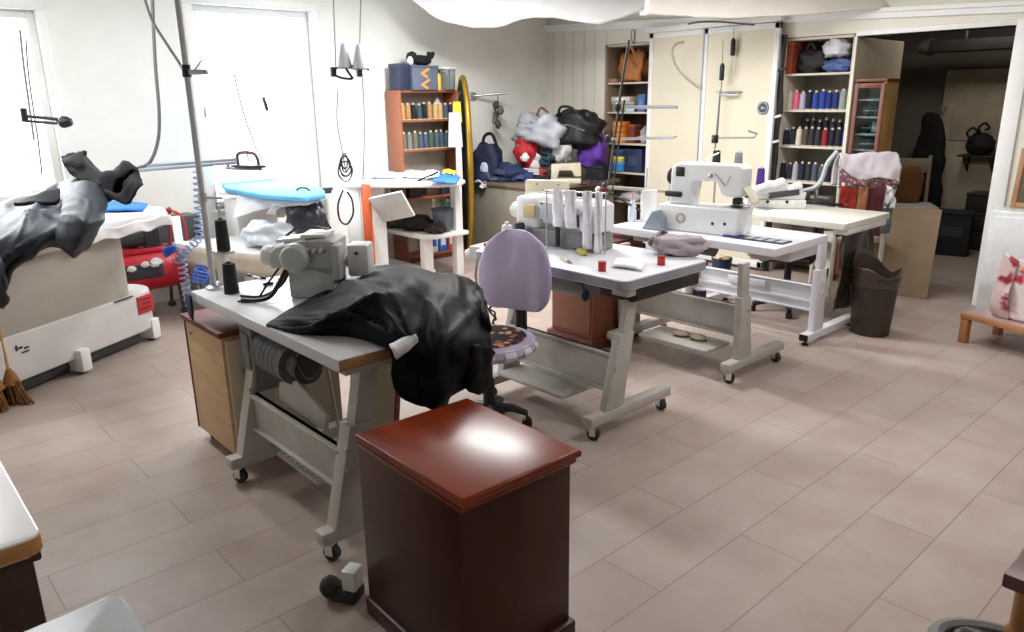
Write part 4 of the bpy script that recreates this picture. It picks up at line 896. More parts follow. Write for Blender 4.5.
# cables beside window 1
wire('hanging_cable', 'thin grey cable bundle hanging down to the boiler', 'cable', [(338, 88), (337, 120), (342, 150), (346, 172)], (-5.3, 3.15), .005)
wire('hanging_cable', 'thin cable hanging from the wire rail to the white table', 'cable', [(362, 76), (364, 110), (364, 150), (363, 180)], (-5.3, 3.2), .005)
mb = MB(); random.seed(21)
cc = atD(345, 165, (-5.3, 3.1))
for k in range(5):
    r = random.uniform(.04, .08); a = random.uniform(0, PI); P = [cc+Vector((r*math.cos(2*PI*i/14)*math.cos(a)+random.uniform(-.01, .01), r*math.cos(2*PI*i/14)*math.sin(a), r*1.3*math.sin(2*PI*i/14)-.02*k+.03)) for i in range(14)]
    mb.tube(crom(P, 2, True), .006, 6, closed=True)
tag(mb.build('cable_coil', BLACK), 'tangled black cable coil hanging above the white boiler', 'cable')
wire('iron_cord', 'dark cord hanging in front of the bright tall window', 'cord', [(234, 74), (240, 100), (247, 124), (256, 148), (262, 162), (258, 168), (248, 158), (247, 140)], (-6.1, 2.75), .006)
io = thing('steam_iron', 'black framed iron rest with brown handle on the rail end', 'iron', tuple(atD(250, 167.5, RR)), .4)
mb = MB(); mb.prism([(-.12, -.05), (.06, -.055), (.14, 0), (.06, .055), (-.12, .05)], 0, .018, bev=.005); mb.build('sole_plate', DGREY, io)
mb = MB(); mb.tube(crom([Vector(p) for p in ((-.10, 0, .015), (-.09, 0, .09), (.05, 0, .09), (.08, 0, .02))], 5), .011, 8); mb.build('handle', sm('iron_handle', 108, 60, 48), io)
o = thing('window_clip', 'small black clip on the glass of the tall window', 'clip', tuple(atX(265, 104, XL-.02))); mb = MB(); mb.box(-.01, .02, -.012, .012, -.06, .06, bev=.005, M=RX(12)); mb.build('clip_body', BLACK, o); mb = MB(); mb.tube([(.01, 0, .06), (.01, .01, .12)], .003, 5); mb.build('string', WIRE, o)
# ---------------------------------------------------------------- black garment over the right end of T1
GBLK = sm('black_garment', 6, 7, 11, rough=.55, var=.25, scale=6, bump=.3, bscale=24, spec=.13)
gm = thing('black_jacket', 'black jacket heaped on the near sewing table and hanging off its end', 'jacket', (0, 0, 0))
cols = [
 [at(266, 326, .784), at(270, 323, .788), at(276, 320, .795), at(284, 315, .798), at(292, 310, .795), at(300, 307, .784)],
 [at(306, 334, .784), at(310, 324, .83), at(316, 312, .85), at(322, 302, .85), at(330, 293, .84), at(338, 288, .786)],
 [at(350, 336, .784), at(352, 322, .85), at(354, 306, .90), at(358, 290, .92), at(366, 277, .91), at(376, 270, .80)],
 [at(388, 350, .784), at(390, 332, .85), at(393, 312, .89), at(398, 294, .92), at(404, 277, .93), at(412, 271, .80)],
 [atX(395, 388, -2.05), atX(404, 362, -2.04), at(416, 330, .83), at(426, 304, .87), at(434, 284, .89), at(442, 276, .78)],
 [atX(424, 406, -2.0), atX(434, 374, -1.98), at(443, 338, .81), at(450, 308, .86), at(457, 286, .88), at(464, 278, .78)],
 [atX(456, 390, -2.0), atX(463, 366, -1.97), at(470, 337, .79), at(473, 314, .81), at(476, 296, .83), at(480, 289, .72)],
 [atX(478, 380, -2.04), atX(487, 364, -2.03), atX(490, 347, -2.05), atX(489, 332, -2.08), atX(486, 319, -2.1), atX(484, 312, -2.14)]]
rows = [list(r) for r in zip(*cols)]
mb = MB(); mb.surf(rows, 14, 16, amp=.014, freq=3.5, seed=5, ridged=False, folds=((.55, 3.2, .034, .3), (-.5, 2.6, .03, 1.9), (.15, 5, .016, 3.3), (1.1, 2.6, .024, 5.2), (.8, 6.5, .011, 7.7))); mb.build('body', GBLK, gm, solid=.022, ang=75)
mb = MB(); mb.surf([[atX(428, 352, -2.03), atX(440, 348, -2.0), atX(452, 352, -1.99)], [atX(424, 385, -2.02), atX(437, 384, -1.975), atX(450, 380, -1.98)], [atX(426, 404, -2.01), atX(437, 406, -1.98), atX(447, 403, -1.99)]], 6, 6, amp=.02, freq=9, seed=3); creases(mb, .012, 7, 8, (1, 1, .4))
mb.build('sleeve', GBLK, gm, solid=.03, ang=75)
mb = MB(); mb.surf([[atX(470, 345, -1.97), atX(482, 345, -1.98), atX(490, 350, -2.02)], [atX(466, 370, -1.96), atX(478, 372, -1.96), atX(487, 372, -2.0)], [atX(468, 390, -1.97), atX(476, 394, -1.98), atX(483, 388, -2.0)]], 6, 6, amp=.02, freq=9, seed=9); creases(mb, .012, 7, 5, (1, 1, .4))
mb.build('sleeve', GBLK, gm, solid=.03, ang=75)
mb = MB(); mb.surf([[at(398, 350, .80), at(412, 343, .815), at(424, 339, .825)], [at(402, 355, .797), at(415, 347, .806), at(425, 342, .812)], [atX(404, 362, -2.02), atX(415, 354, -2.01), atX(424, 345, -2.03)]], 5, 5, amp=.004, freq=12); lb = mb.build('lining_patch', sm('white_lining', 214, 216, 222, rough=.8), gm, solid=.012); lb['label'] = 'white lining showing'
for v in lb.data.vertices: v.co += Vector((.02, -.045, .03))
# ---------------------------------------------------------------- black thread cones and spool stand at the left end of T1
c1 = thing('thread_cone', 'black thread cone standing on the near table top at left', 'thread cone', tuple(at(232, 293, .78)), 0, 'black cones on the near table')
BT = sm('black_thread', 14, 14, 17, rough=.75, var=.2, bump=.4, bscale=120)
def bigcone(o, h, r):
    mb = MB(); mb.lathe([(0, .004), (r, .004), (r*1.02, .015), (r*.86, h*.93), (r*.5, h*.95), (0, h*.95)], 24); mb.build('thread', BT, o)
    mb = MB(); mb.lathe([(0, 0), (r*1.04, 0), (r*1.04, .006), (0, .006)], 20); mb.lathe([(0, h*.94), (r*.36, h*.94), (r*.32, h), (0, h)], 14); mb.build('core', sm('black_core', 30, 30, 32), o)
bigcone(c1, .145, .032)
SP_ = at(225, 283, .78)
ss = thing('spool_stand', 'white upright spool stand plate at the left end of near table', 'stand', tuple(SP_), math.radians(20))
mb = MB(); mb.box(-.03, .03, -.012, .012, 0, .15, bev=.004); mb.build('upright', OFFW, ss)
mb = MB(); mb.cyl((-.06, -.02, .15), (.06, .02, .15), .01, n=10); mb.lathe([(0, 0), (.045, 0), (.045, .008), (.006, .01), (.006, .22), (0, .22)], 18, M=T(.02, 0, .15)); mb.build('spool_plate', STEEL, ss)
mb = MB(); mb.lathe([(0, 0), (.04, 0), (.04, .008), (0, .008)], 16); mb.build('base', STEEL, ss)
p = SP_+Vector((.02*math.cos(.349), .02*math.sin(.349), .161))
c2_ = thing('thread_cone', 'black thread cone raised on the white spool stand beside pole', 'thread cone', tuple(p), 0, 'black cones on the near table'); bigcone(c2_, .15, .03)
# ---------------------------------------------------------------- overlock machine on T1
MG = sm('overlock_grey', 184, 186, 184, rough=.38, var=.05); MGL = sm('overlock_light', 222, 223, 222, rough=.35, var=.03)
ov = thing('overlock_machine', 'grey overlock sewing machine on the near table beside the black jacket', 'sewing machine', (-3.0, 1.53, .78), math.radians(44))
mb = MB(); mb.box(-.085, .12, -.09, .10, 0, .145, bev=.01); mb.build('pedestal', MG, ov)
mb = MB(); mb.prism([(-.16, .13), (-.11, .135), (.06, .135), (.06, .10), (.13, .10), (.13, .245), (.08, .262), (-.02, .250), (-.13, .228), (-.16, .20)], -.10, .09, bev=.012, M=RX(90) @ T(0, 0, 0)); mb.build('arm_housing', MG, ov)
mb = MB(); mb.box(-.12, .10, -.05, .07, .246, .262, bev=.006, M=RY(-5)); mb.box(-.02, .09, -.08, .06, .262, .278, bev=.005); mb.build('top_cover', MGL, ov)
mb = MB(); mb.lathe([(0, 0), (.055, 0), (.062, .012), (.062, .045), (.05, .06), (0, .064)], 28, M=T(-.035, -.09, .185) @ RX(90)); mb.build('motor_cap', MG, ov)
mb = MB(); mb.lathe([(0, 0), (.03, 0), (.045, .008), (.048, .02), (.048, .04), (.04, .052), (.015, .056), (0, .056)], 28, M=T(-.155, -.03, .175) @ RY(-90)); mb.build('handwheel', MGL, ov)
mb = MB(); mb.box(.115, .15, -.10, -.02, .08, .235, bev=.008); mb.build('head_plate', MG, ov)
mb = MB(); mb.box(.165, .26, -.04, .07, .085, .225, bev=.012); mb.cyl((.15, 0, .15), (.17, 0, .15), .025, n=12); sd = mb.build('side_box', MGL, ov)
mb = MB(); mb.cyl((.21, -.042, .19), (.21, -.05, .19), .008, n=10); mb.build('screw', DGREY, sd)
for k in range(3): mb = MB(); mb.lathe([(0, 0), (.012, 0), (.012, .006), (.006, .01), (.006, .02), (.01, .024), (0, .026)], 14, M=T(.02+.03*k, -.10, .215) @ RX(90)); mb.build('tension_knob', STEEL, ov)
mb = MB(); mb.cyl((.13, -.05, .09), (.13, -.05, .02), .006, n=8); mb.box(.11, .16, -.08, -.02, .012, .022, bev=.003); mb.box(.10, .15, -.06, -.03, .07, .10, bev=.004); mb.build('presser_foot', BLACK, ov)
mb = MB(); mb.box(.10, .22, -.12, .03, 0, .012, bev=.003); mb.build('needle_plate', STEEL, ov)
mb = MB(); mb.tube(crom([Vector(q) for q in ((-.06, .02, .27), (0, .03, .295), (.07, .0, .29), (.10, -.03, .30))], 5), .006, 6); mb.tube(crom([Vector(q) for q in ((-.14, .04, .24), (-.08, .06, .28), (.02, .06, .30))], 5), .006, 6); mb.build('thread_guide', BLACK, ov)
for j, P in enumerate((((-.10, -.05, .17), (-.16, -.12, .08), (-.21, -.16, .01), (-.28, -.18, .01)), ((-.09, -.04, .15), (-.10, -.12, .10), (-.14, -.16, .03), (-.20, -.17, .012), (-.27, -.16, .012)), ((-.09, -.02, .13), (-.12, -.08, .06), (-.2, -.1, .012), (-.3, -.1, .012)))):
    mb = MB(); mb.tube(crom([Vector(q) for q in P], 6), (.005, .010, .007)[j], 8); mb.build('cable', BLACK, ov)
# odds and ends on T1
o = thing('thread_bobbin_tube', 'white plastic tube lying behind the black jacket on near table', 'tube', tuple(at(373, 270, .80)), math.radians(65)); mb = MB(); mb.cyl((-.06, 0, 0), (.06, 0, .01), .02, .017, n=16); mb.build('tube_body', OFFW, o); mb = MB(); mb.cyl((.06, 0, .01), (.075, 0, .011), .022, n=16); mb.build('cap', OFFW, o)
random.seed(4)
for k, (px, py, rz) in enumerate(((268, 278, .4), (276, 283, 1.3), (253, 276, .1))):
    o = thing('screwdriver', ('small dark screwdriver lying beside the machine cables, front one', 'second dark screwdriver lying beside the machine cables', 'dark screwdriver lying nearest the white spool stand')[k], 'tool', tuple(at(px, py, .787)), rz, 'tools on the near table')
    mb = MB(); mb.cyl((-.01, 0, 0), (.07, 0, 0), .003, n=6); mb.build('shaft', STEEL, o); mb = MB(); mb.lathe([(0, 0), (.007, .004), (.008, .04), (.005, .05), (0, .05)], 10, M=T(-.01, 0, 0) @ RY(-90)); mb.build('handle', BLACK, o)
# ---------------------------------------------------------------- coverstitch machine on T2
cm = thing('coverstitch_machine', 'white long arm sewing machine at back of the rounded table, beige handwheel', 'sewing machine', (-3.03, 3.13, .78), math.radians(4), 'white sewing machines')
cm.scale = (1.32, 1, .80)
mb = MB(); mb.box(-.20, .24, -.09, .09, 0, .12, bev=.012); mb.build('bed', sm('coverstitch_bed', 128, 128, 128, rough=.4, var=.08), cm)
mb = MB(); mb.box(-.22, -.08, -.085, .085, .10, .34, bev=.03, seg=3); mb.build('column', MACHW, cm)
mb = MB(); mb.box(-.20, .24, -.075, .075, .24, .35, bev=.03, seg=3); mb.build('arm', MACHW, cm)
mb = MB(); mb.box(.15, .25, -.085, .08, .13, .33, bev=.018, seg=3); hd = mb.build('head', MACHW, cm)
mb = MB(); mb.cyl((.20, -.03, .13), (.20, -.03, .04), .005, n=8); mb.cyl((.22, -.03, .13), (.22, -.03, .06), .008, n=8); mb.box(.18, .24, -.06, .0, .025, .038, bev=.003); mb.build('needle_bar', STEEL, hd)
mb = MB(); mb.lathe([(0, 0), (.05, 0), (.062, .012), (.062, .045), (.05, .055), (.02, .058), (0, .058)], 28, M=T(-.22, 0, .22) @ RY(-90)); mb.build('handwheel', MACHW, cm)
mb = MB(); mb.lathe([(0, 0), (.03, 0), (.034, .006), (.032, .02), (0, .022)], 24, M=T(-.12, -.085, .24) @ RX(90)); mb.box(-.155, -.085, -.105, -.086, .19, .29, bev=.008); mb.build('dial_plate', sm('beige_dial', 206, 186, 140, rough=.5), cm)
mb = MB(); mb.box(-.06, .10, -.10, -.078, .17, .32, bev=.008); fp = mb.build('front_plate', sm('plate_grey', 182, 184, 186, rough=.4), cm)
for x, z in ((-.045, .305), (.085, .305), (-.045, .185), (.085, .185)): mb = MB(); mb.lathe([(0, 0), (.006, 0), (.006, .004), (0, .004)], 10, M=T(x, -.10, z) @ RX(90)); mb.build('screw', DGREY, fp)
for k in range(4): mb = MB(); mb.lathe([(0, 0), (.013, 0), (.013, .006), (.006, .01), (.006, .024), (.012, .028), (0, .03)], 14, M=T(.11+.028*k, -.085, .29-.012*k) @ RX(90)); mb.build('tension_knob', STEEL, cm)
mb = MB(); mb.tube(crom([Vector(q) for q in ((-.16, -.02, .36), (-.05, -.05, .375), (.1, -.06, .365), (.2, -.06, .36))], 5), .007, 6); mb.build('thread_rail', STEEL, cm)
mb = MB(); mb.cyl((.06, -.12, .02), (.06, -.12, .16), .012, n=10); mb.build('lifter_rod', BLACK, cm)
# cream panel on its own post behind it
cpn = thing('cream_panel', 'cream plate on a post rising behind the white long arm machine', 'panel', tuple(Vector((-3.22, 3.21, .78))), math.radians(22))
p0, p1 = atD(521, 200, cpn.location), atD(562, 180, cpn.location)
hz = p0.z-.78; hh = p1.z-p0.z
mb = MB(); mb.box(-.15, .13, -.02, .02, hz, hz+hh, bev=.014, seg=3, M=RX(-4)); pl = mb.build('plate', sm('cream_plate', 224, 214, 190, rough=.45), cpn)
for x, z in ((-.07, .02), (.0, .05), (.07, .02), (.07, .09), (-.07, .09)): mb = MB(); mb.lathe([(0, 0), (.006, 0), (.005, .006), (0, .006)], 8, M=T(x, -.016+(hz+z)*.07-.02*0, hz+z) @ RX(90)); mb.build('screw', DGREY, pl)
mb = MB(); mb.cyl((0, .01, 0), (0, .02, hz+.02), .012, n=10); mb.lathe([(0, 0), (.05, 0), (.05, .01), (0, .01)], 18); mb.build('post', STEEL, cpn)
# lace and ribbon strips hanging beside the machine
LACE = sm('white_lace', 240, 238, 244, rough=.85, var=.05, scale=20, bump=.4, bscale=60)
rk = thing('ribbon_rack', 'slim steel rack on the rounded table, hung with white ribbons', 'rack', (-2.93, 2.98, .78), math.radians(20))
mb = MB(); mb.cyl((.30, 0, 0), (.30, 0, .34), .004, n=8); mb.cyl((-.06, 0, .33), (.31, 0, .33), .005, n=8); mb.cyl((-.05, 0, 0), (-.05, 0, .34), .004, n=8); mb.build('frame', STEEL, rk)
RM = rk.matrix_basis
for k, (x, w_, z0, nm) in enumerate(((.02, .06, .17, 'leftmost'), (.10, .065, .14, 'second from left'), (.20, .05, .02, 'third from left'), (.265, .04, .0, 'rightmost'))):
    Mx = Matrix.Translation((-2.93, 2.98, .78)) @ RZ(20)
    mb = MB(); mb.surf([[Mx @ Vector((x-w_/2+w_*i/3, .012*math.sin(i*2+k+z*9)+(-.01), z)) for i in range(4)] for z in (.34, .30, .22, .14, z0+.004)], 3, 4, amp=.006, freq=18, seed=k)
    tag(mb.build('lace_ribbon', LACE, solid=.006, ang=80), 'white lace ribbon hanging on the steel rack, %s of four' % nm, 'ribbon', 'lace ribbons on the rack')
# things on T2
for px, py, lb in ((602, 271, 'red thread spool near the middle front of the rounded table'), (661, 265, 'red thread spool at the right of the rounded table by grey cloth')):
    o = thing('thread_spool', lb, 'thread spool', tuple(at(px, py, .78)), 0, 'red spools on the rounded table')
    mb = MB(); mb.lathe([(0, .006), (.019, .006), (.02, .012), (.02, .036), (.019, .042), (0, .042)], 20); mb.build('thread', sm('red_thread', 196, 44, 36, rough=.6, bump=.4, bscale=150), o)
    for z in (0, .042): mb = MB(); mb.lathe([(0, z), (.021, z), (.021, z+.006), (0, z+.006)], 20); mb.build('flange', sm('red_flange', 150, 36, 34, rough=.4), o)
cloth('fabric_scrap', 'white folded fabric scrap lying between the two red spools', [(617, 258), (646, 262), (642, 270), (612, 266)], .79, sm('white_cotton', 236, 236, 240), 4, amp=.004, th=.012)
o = thing('seam_tool', 'yellow handled tool lying beside the white machine needle', 'tool', tuple(at(582, 252, .796)), math.radians(-20)); mb = MB(); mb.lathe([(0, 0), (.012, .004), (.018, .03), (.018, .07), (.01, .10), (0, .104)], 16, M=T(-.05, 0, 0) @ RY(90)); mb.build('grip', sm('tool_yellow', 176, 160, 60, rough=.5), o); mb = MB(); mb.cyl((-.05, 0, 0), (-.10, 0, 0), .009, .005, n=10); mb.build('tip', BLACK, o)
o = thing('marking_pen', 'beige pen with black end lying at front of the rounded table', 'pen', tuple(at(566, 260, .787)), math.radians(-25)); mb = MB(); mb.cyl((-.07, 0, 0), (.03, 0, 0), .007, n=10); mb.build('barrel', sm('pen_beige', 206, 188, 160, rough=.5), o); mb = MB(); mb.cyl((.03, 0, 0), (.075, 0, 0), .0075, .004, n=10); mb.build('cap', BLACK, o)
bag('folded_garment', 'grey knitted garment folded at the right end of rounded table', 678, 254, .78, (.15, .10, .055), sm('grey_knit', 168, 158, 164, rough=.9, var=.06, bump=.5, bscale=60), 4, .22, rz=.5, cat='clothes', sq=.75)
g_o = [o for o in bpy.data.objects if o.get('label', '').startswith('grey knitted')][0]
mb = MB(); mb.surf([[(-.13, -.02, .03), (-.12, .03, .05), (-.1, .07, .04)], [(-.15, -.03, .06), (-.14, .03, .085), (-.11, .08, .07)], [(-.10, -.03, .10), (-.09, .03, .12), (-.07, .08, .10)]], 5, 5, amp=.008, freq=14); mb.build('cuff', sm('grey_knit_dark', 132, 126, 132, rough=.9), g_o, solid=.012)
# left clutter beside T2: hanging cables, small grey machine with red top
so = thing('motor_unit', 'small grey machine with red strip at left end of rounded table', 'motor', (-3.32, 2.86, .66), math.radians(10))
mb = MB(); mb.box(-.11, .05, -.10, .12, .04, .115, bev=.012); mb.build('casing', sm('unit_grey', 196, 196, 196, rough=.45), so)
mb = MB(); mb.box(-.02, .04, -.07, .09, .115, .135, bev=.004); mb.build('red_strip', RED, so)
mb = MB(); mb.lathe([(0, 0), (.03, 0), (.034, .02), (.02, .05), (0, .055)], 18, M=T(-.11, -.06, .06) @ RY(-90)); mb.build('white_knob', OFFW, so)
for x in (-.06, -.01): mb = MB(); mb.tube([(x, -.08, .04), (x-.01, -.09, -.06), (x, -.085, -.14)], .008, 6); mb.build('strut', STEEL, so)
mb = MB(); mb.tube(crom([Vector(q) for q in ((.0, -.09, .04), (.03, -.1, -.12), (.08, -.11, -.2), (.03, -.09, -.26), (.09, -.1, -.3), (.05, -.08, -.33), (.10, -.1, -.38))], 5), .007, 6); mb.tube(crom([Vector(q) for q in ((-.03, -.09, .02), (.05, -.12, -.15), (.02, -.1, -.24), (.1, -.12, -.26), (.06, -.1, -.34))], 5), .006, 6); mb.build('cable', BLACK, so)
for k, (px, py, c_, lb) in enumerate(((483, 238, (40, 44, 70), 'dark navy thread cone behind the lilac chair back at left'), (472, 243, (220, 220, 222), 'white thread cone beside the dark navy cone at left'))):
    p = at(px, py, .78); p = Vector((-3.22+.0*k, 2.98-.1*k, .78)); cone(lb, tuple(p), c_, 'cones behind the lilac chair', .14, .035)
# ---------------------------------------------------------------- big white machine on T3
bm_ = thing('heavy_sewing_machine', 'large white sewing machine on a raised bed on wheeled grey stand', 'sewing machine', (-2.70, 4.09, .78), math.radians(6), 'white sewing machines')
mb = MB(); mb.box(-.27, .28, -.11, .11, 0, .165, bev=.012, seg=3); bd = mb.build('bed', MACHW, bm_)
mb = MB(); mb.lathe([(.022, 0), (.034, 0), (.034, .006), (.022, .008)], 28, M=T(-.10, -.108, .085) @ RX(90)); mb.build('oil_ring', sm('ring_beige', 176, 166, 146, rough=.4), bd)
mb = MB(); mb.lathe([(0, 0), (.022, 0), (.018, .003), (0, .004)], 22, M=T(-.10, -.108, .085) @ RX(90)); mb.build('oil_glass', OFFW, bd)
for x, z in ((.12, .07), (.20, .075)): mb = MB(); mb.lathe([(0, 0), (.010, 0), (.010, .003), (0, .003)], 12, M=T(x, -.108, z) @ RX(90)); mb.build('plug', BLACK, bd)
mb = MB(); mb.prism([(-.21, .165), (-.07, .165), (-.075, .21), (-.075, .31), (-.06, .335), (.12, .335), (.135, .315), (.14, .25), (.17, .235), (.26, .235), (.275, .26), (.275, .40), (.25, .425), (-.16, .425), (-.20, .40), (-.21, .36)], -.07, .07, bev=.016, seg=3, M=RX(90)); mb.build('arm', MACHW, bm_)
mb = MB(); mb.lathe([(0, 0), (.03, 0), (.05, .01), (.052, .03), (.045, .04), (.02, .045), (0, .045)], 28, M=T(-.21, 0, .33) @ RY(-90)); mb.build('handwheel', BLACK, bm_)
mb = MB(); mb.box(-.17, -.11, -.078, -.066, .34, .40, bev=.006); mb.build('vent_plate', BLACK, bm_)
mb = MB(); mb.box(-.24, -.12, -.085, -.06, .21, .245, bev=.01); mb.build('stitch_lever', BLACK, bm_)
mb = MB(); mb.cyl((.215, 0, .24), (.215, 0, .185), .010, n=10); mb.cyl((.215, 0, .19), (.215, 0, .168), .004, n=8); mb.build('needle_bar', STEEL, bm_)
mb = MB(); mb.cyl((.235, 0, .245), (.235, 0, .19), .008, n=8); mb.box(.19, .26, -.03, .01, .17, .18, bev=.004); mb.box(.20, .25, -.03, .02, .185, .225, bev=.006); mb.build('presser_foot', BLACK, bm_)
mb = MB(); mb.box(.14, .28, -.06, .06, .163, .169, bev=.002); mb.build('needle_plate', STEEL, bm_)
mb = MB(); mb.tube([(.10, -.072, .37), (.17, -.074, .30), (.20, -.074, .36)], .003, 5); mb.lathe([(0, 0), (.014, 0), (.014, .008), (.007, .012), (.007, .02), (0, .022)], 14, M=T(.07, -.07, .355) @ RX(90)); mb.build('tension_disc', STEEL, bm_)
mb = MB(); mb.tube([(-.02, 0, .425), (.02, -.01, .46), (.09, -.02, .49)], .004, 6); mb.build('thread_guide', STEEL, bm_)
mb = MB(); mb.surf([[(.27, -.06, .30), (.30, -.05, .26), (.33, -.04, .20), (.30, -.05, .175)], [(.27, .05, .30), (.30, .05, .26), (.33, .06, .20), (.30, .05, .175)]], 4, 4, amp=.004, freq=9); mb.build('paper_slip', sm('paper_cream', 226, 220, 200, rough=.7), bm_, solid=.003)
mb = MB(); mb.box(.20, .30, -.13, -.05, .0, .012, bev=.003); mb.build('blue_cloth_edge', sm('blue_felt', 52, 60, 130, rough=.9), bm_)
# grey cushion wedge, white roll, bottle on T3
o = thing('grey_wedge', 'blue grey wedge cushion leaning on the left end of big white machine', 'cushion', tuple(at(658, 229, .78)), math.radians(8)); mb = MB(); mb.prism([(-.09, 0), (.06, 0), (.055, .08), (.01, .125), (-.02, .12)], -.06, .06, bev=.012, seg=3, M=RX(90)); mb.build('wedge', sm('slate_cloth', 148, 158, 170, rough=.8, var=.06), o); mb = MB(); mb.box(-.088, .058, -.055, .055, -.0, .012, bev=.004); mb.build('base_strip', sm('slate_strip', 100, 108, 118), o)
o = thing('paper_roll', 'white upright roll on the left of the wheeled machine table', 'roll', tuple(at(648, 221, .78))); mb = MB(); mb.lathe([(.012, 0), (.055, 0), (.055, .215), (.012, .215)], 24); mb.build('roll', sm('roll_white', 240, 240, 238, rough=.8), o); mb = MB(); mb.lathe([(.0, 0), (.012, 0), (.012, .218), (.0, .218)], 12); mb.build('core', sm('roll_core', 190, 170, 140), o)
o = thing('spray_bottle', 'clear white bottle with pink cap left of the white roll', 'bottle', tuple(at(632, 221, .78))); mb = MB(); mb.lathe([(0, 0), (.027, 0), (.03, .01), (.028, .10), (.014, .135), (.012, .15), (0, .15)], 20); mb.build('bottle_body', sm('bottle_milky', 214, 224, 232, rough=.3), o); mb = MB(); mb.lathe([(0, .148), (.014, .148), (.013, .18), (.005, .20), (0, .2)], 14); mb.build('cap', sm('cap_pink', 206, 160, 170, rough=.4), o)
# slotted dark plate on the right end of T3
o = thing('slotted_plate', 'dark plate with pale slots lying on right end of wheeled machine table', 'plate', tuple(at(762, 240, .781)), math.radians(2)); mb = MB(); mb.box(-.17, .16, -.06, .06, 0, .006, bev=.002); mb.build('plate', sm('plate_navy', 40, 42, 62, rough=.45), o)
for k in range(4): mb = MB(); mb.box(-.09+.065*k, -.045+.065*k, -.042, .042, .0055, .0085, bev=.001); mb.build('slot', sm('slot_pale', 176, 178, 188, rough=.4), o)
# ---------------------------------------------------------------- thread stand of T3: tall poles with arms
ts = thing('thread_stand', 'tall slim thread stand with sideways arms left of the big machine', 'stand', (-3.14, 4.22, .78))
b0 = ts.location
def tl(px, py): return atD(px, py, b0)-b0
top = tl(632, 27); bot = Vector((0, 0, 0))
mb = MB(); mb.tube([bot, tl(607, 192), tl(613, 150), tl(621, 90), tl(629, 40)], .008, 8); mb.tube([tl(607, 192)+Vector((.03, .02, 0)), tl(619, 100)+Vector((.03, .02, 0))], .006, 8); mb.build('pole', sm('dark_pole', 52, 50, 50, rough=.4), ts)
for nm, a, b, r in (('upper_arm', (618, 107), (678, 107), .012), ('middle_arm', (608, 139), (672, 138), .010), ('lower_arm', (604, 187), (688, 193), .013)):
    mb = MB(); mb.cyl(tl(*a), tl(*b), r, n=10)
    if nm == 'middle_arm': mb.tube([tl(672, 138), tl(677, 136)], .006, 6)
    mb.build(nm, STEEL if nm != 'lower_arm' else sm('arm_beige', 178, 170, 156, rough=.4), ts)
for px, py in ((618, 107), (608, 139), (604, 187)): mb = MB(); mb.blob(tl(px, py), (.022, .022, .03), amp=.05); mb.build('clamp', BLACK, ts)
mb = MB(); mb.lathe([(0, 0), (.04, 0), (.04, .012), (.012, .02), (0, .02)], 18); mb.build('base', STEEL, ts)
p = atD(605, 187, b0); o = thing('pincushion', 'small white and maroon pincushion hanging at the thread stand', 'pincushion', tuple(p-Vector((.0, .0, .03)))); mb = MB(); mb.blob((0, -.02, .0), (.035, .03, .035), amp=.08); mb.build('cushion', sm('maroon_felt', 96, 30, 44, rough=.9), o); mb = MB(); mb.blob((-.03, -.035, .012), (.022, .02, .025), amp=.05); mb.build('white_top', OFFW, o)
for px in (646, 669):
    o = thing('spindle_pin', ('thin grey upright pin behind the white roll', 'thin grey upright pin between white roll and big machine')[px > 650], 'pin', tuple(atD(px, 196, (-3.1+(.12 if px > 650 else 0), 4.35))), 0, 'upright pins'); h_ = .24
    mb = MB(); mb.cyl((0, 0, -(o.location.z-.78)), (0, 0, h_*.8), .005, n=6); mb.build('rod', STEEL, o); mb = MB(); mb.lathe([(0, 0), (.02, 0), (.02, .006), (0, .006)], 12, M=T(0, 0, -(o.location.z-.78))); mb.build('foot', STEEL, o)
# second stand with arm in front of the cream doors
t2s = thing('thread_stand', 'thread stand with one horizontal arm before the right cream door', 'stand', (-3.06, 5.2, .78)); b1 = t2s.location
def tl2(px, py): return atD(px, py, b1)-b1
mb = MB(); mb.tube([(0, 0, 0), tl2(714, 160), tl2(716, 138), tl2(720, 90)], .007, 8); mb.build('pole', STEEL, t2s)
mb = MB(); mb.tube([tl2(712, 138), tl2(754, 138), tl2(757, 134), tl2(748, 131)], .008, 8); mb.build('arm', STEEL, t2s); mb = MB(); mb.box(-.02, .02, -.02, .02, -.03, .03, bev=.006, M=T(*tl2(715, 139))); mb.build('clamp', BLACK, t2s)
mb = MB(); mb.tube([tl2(720, 95), tl2(738, 95)], .010, 8); mb.build('upper_arm', STEEL, t2s); mb = MB(); mb.box(-.14, .20, -.06, .09, 0, .012, bev=.004); mb.build('base_plate', STEEL, t2s)
mb = MB(); mb.box(-.15, .18, -.03, .1, .10, .112, bev=.004); mb.cyl((0.05, .03, .0), (.05, .03, .11), .008, n=8); mb.build('spool_tray', STEEL, t2s)
# ---------------------------------------------------------------- overlock machine on T4
o4 = thing('overlock_machine', 'pale grey overlock sewing machine on the cream topped table', 'sewing machine', (-2.90, 5.36, .78), math.radians(38))
mb = MB(); mb.box(-.20, .20, -.10, .10, 0, .07, bev=.012); mb.build('bed', MGL, o4)
mb = MB(); mb.prism([(-.19, .07), (.19, .07), (.2, .12), (.12, .14), (.06, .19), (-.05, .20), (-.12, .16), (-.19, .15)], -.07, .09, bev=.012, M=RX(90)); mb.build('body', MGL, o4)
for k, (x, z, a) in enumerate(((-.10, .17, 28), (.0, .19, 32), (.12, .16, 30))): mb = MB(); mb.box(-.06, .045, -.10, .02, -.02, .022, bev=.008, M=T(x, 0, z) @ RY(-a*.7)); mb.build('cover_flap', MACHW, o4)
mb = MB(); mb.box(-.06, .16, -.105, -.08, .085, .13, bev=.006, M=RY(-8)); mb.build('dark_guard', DGREY, o4)
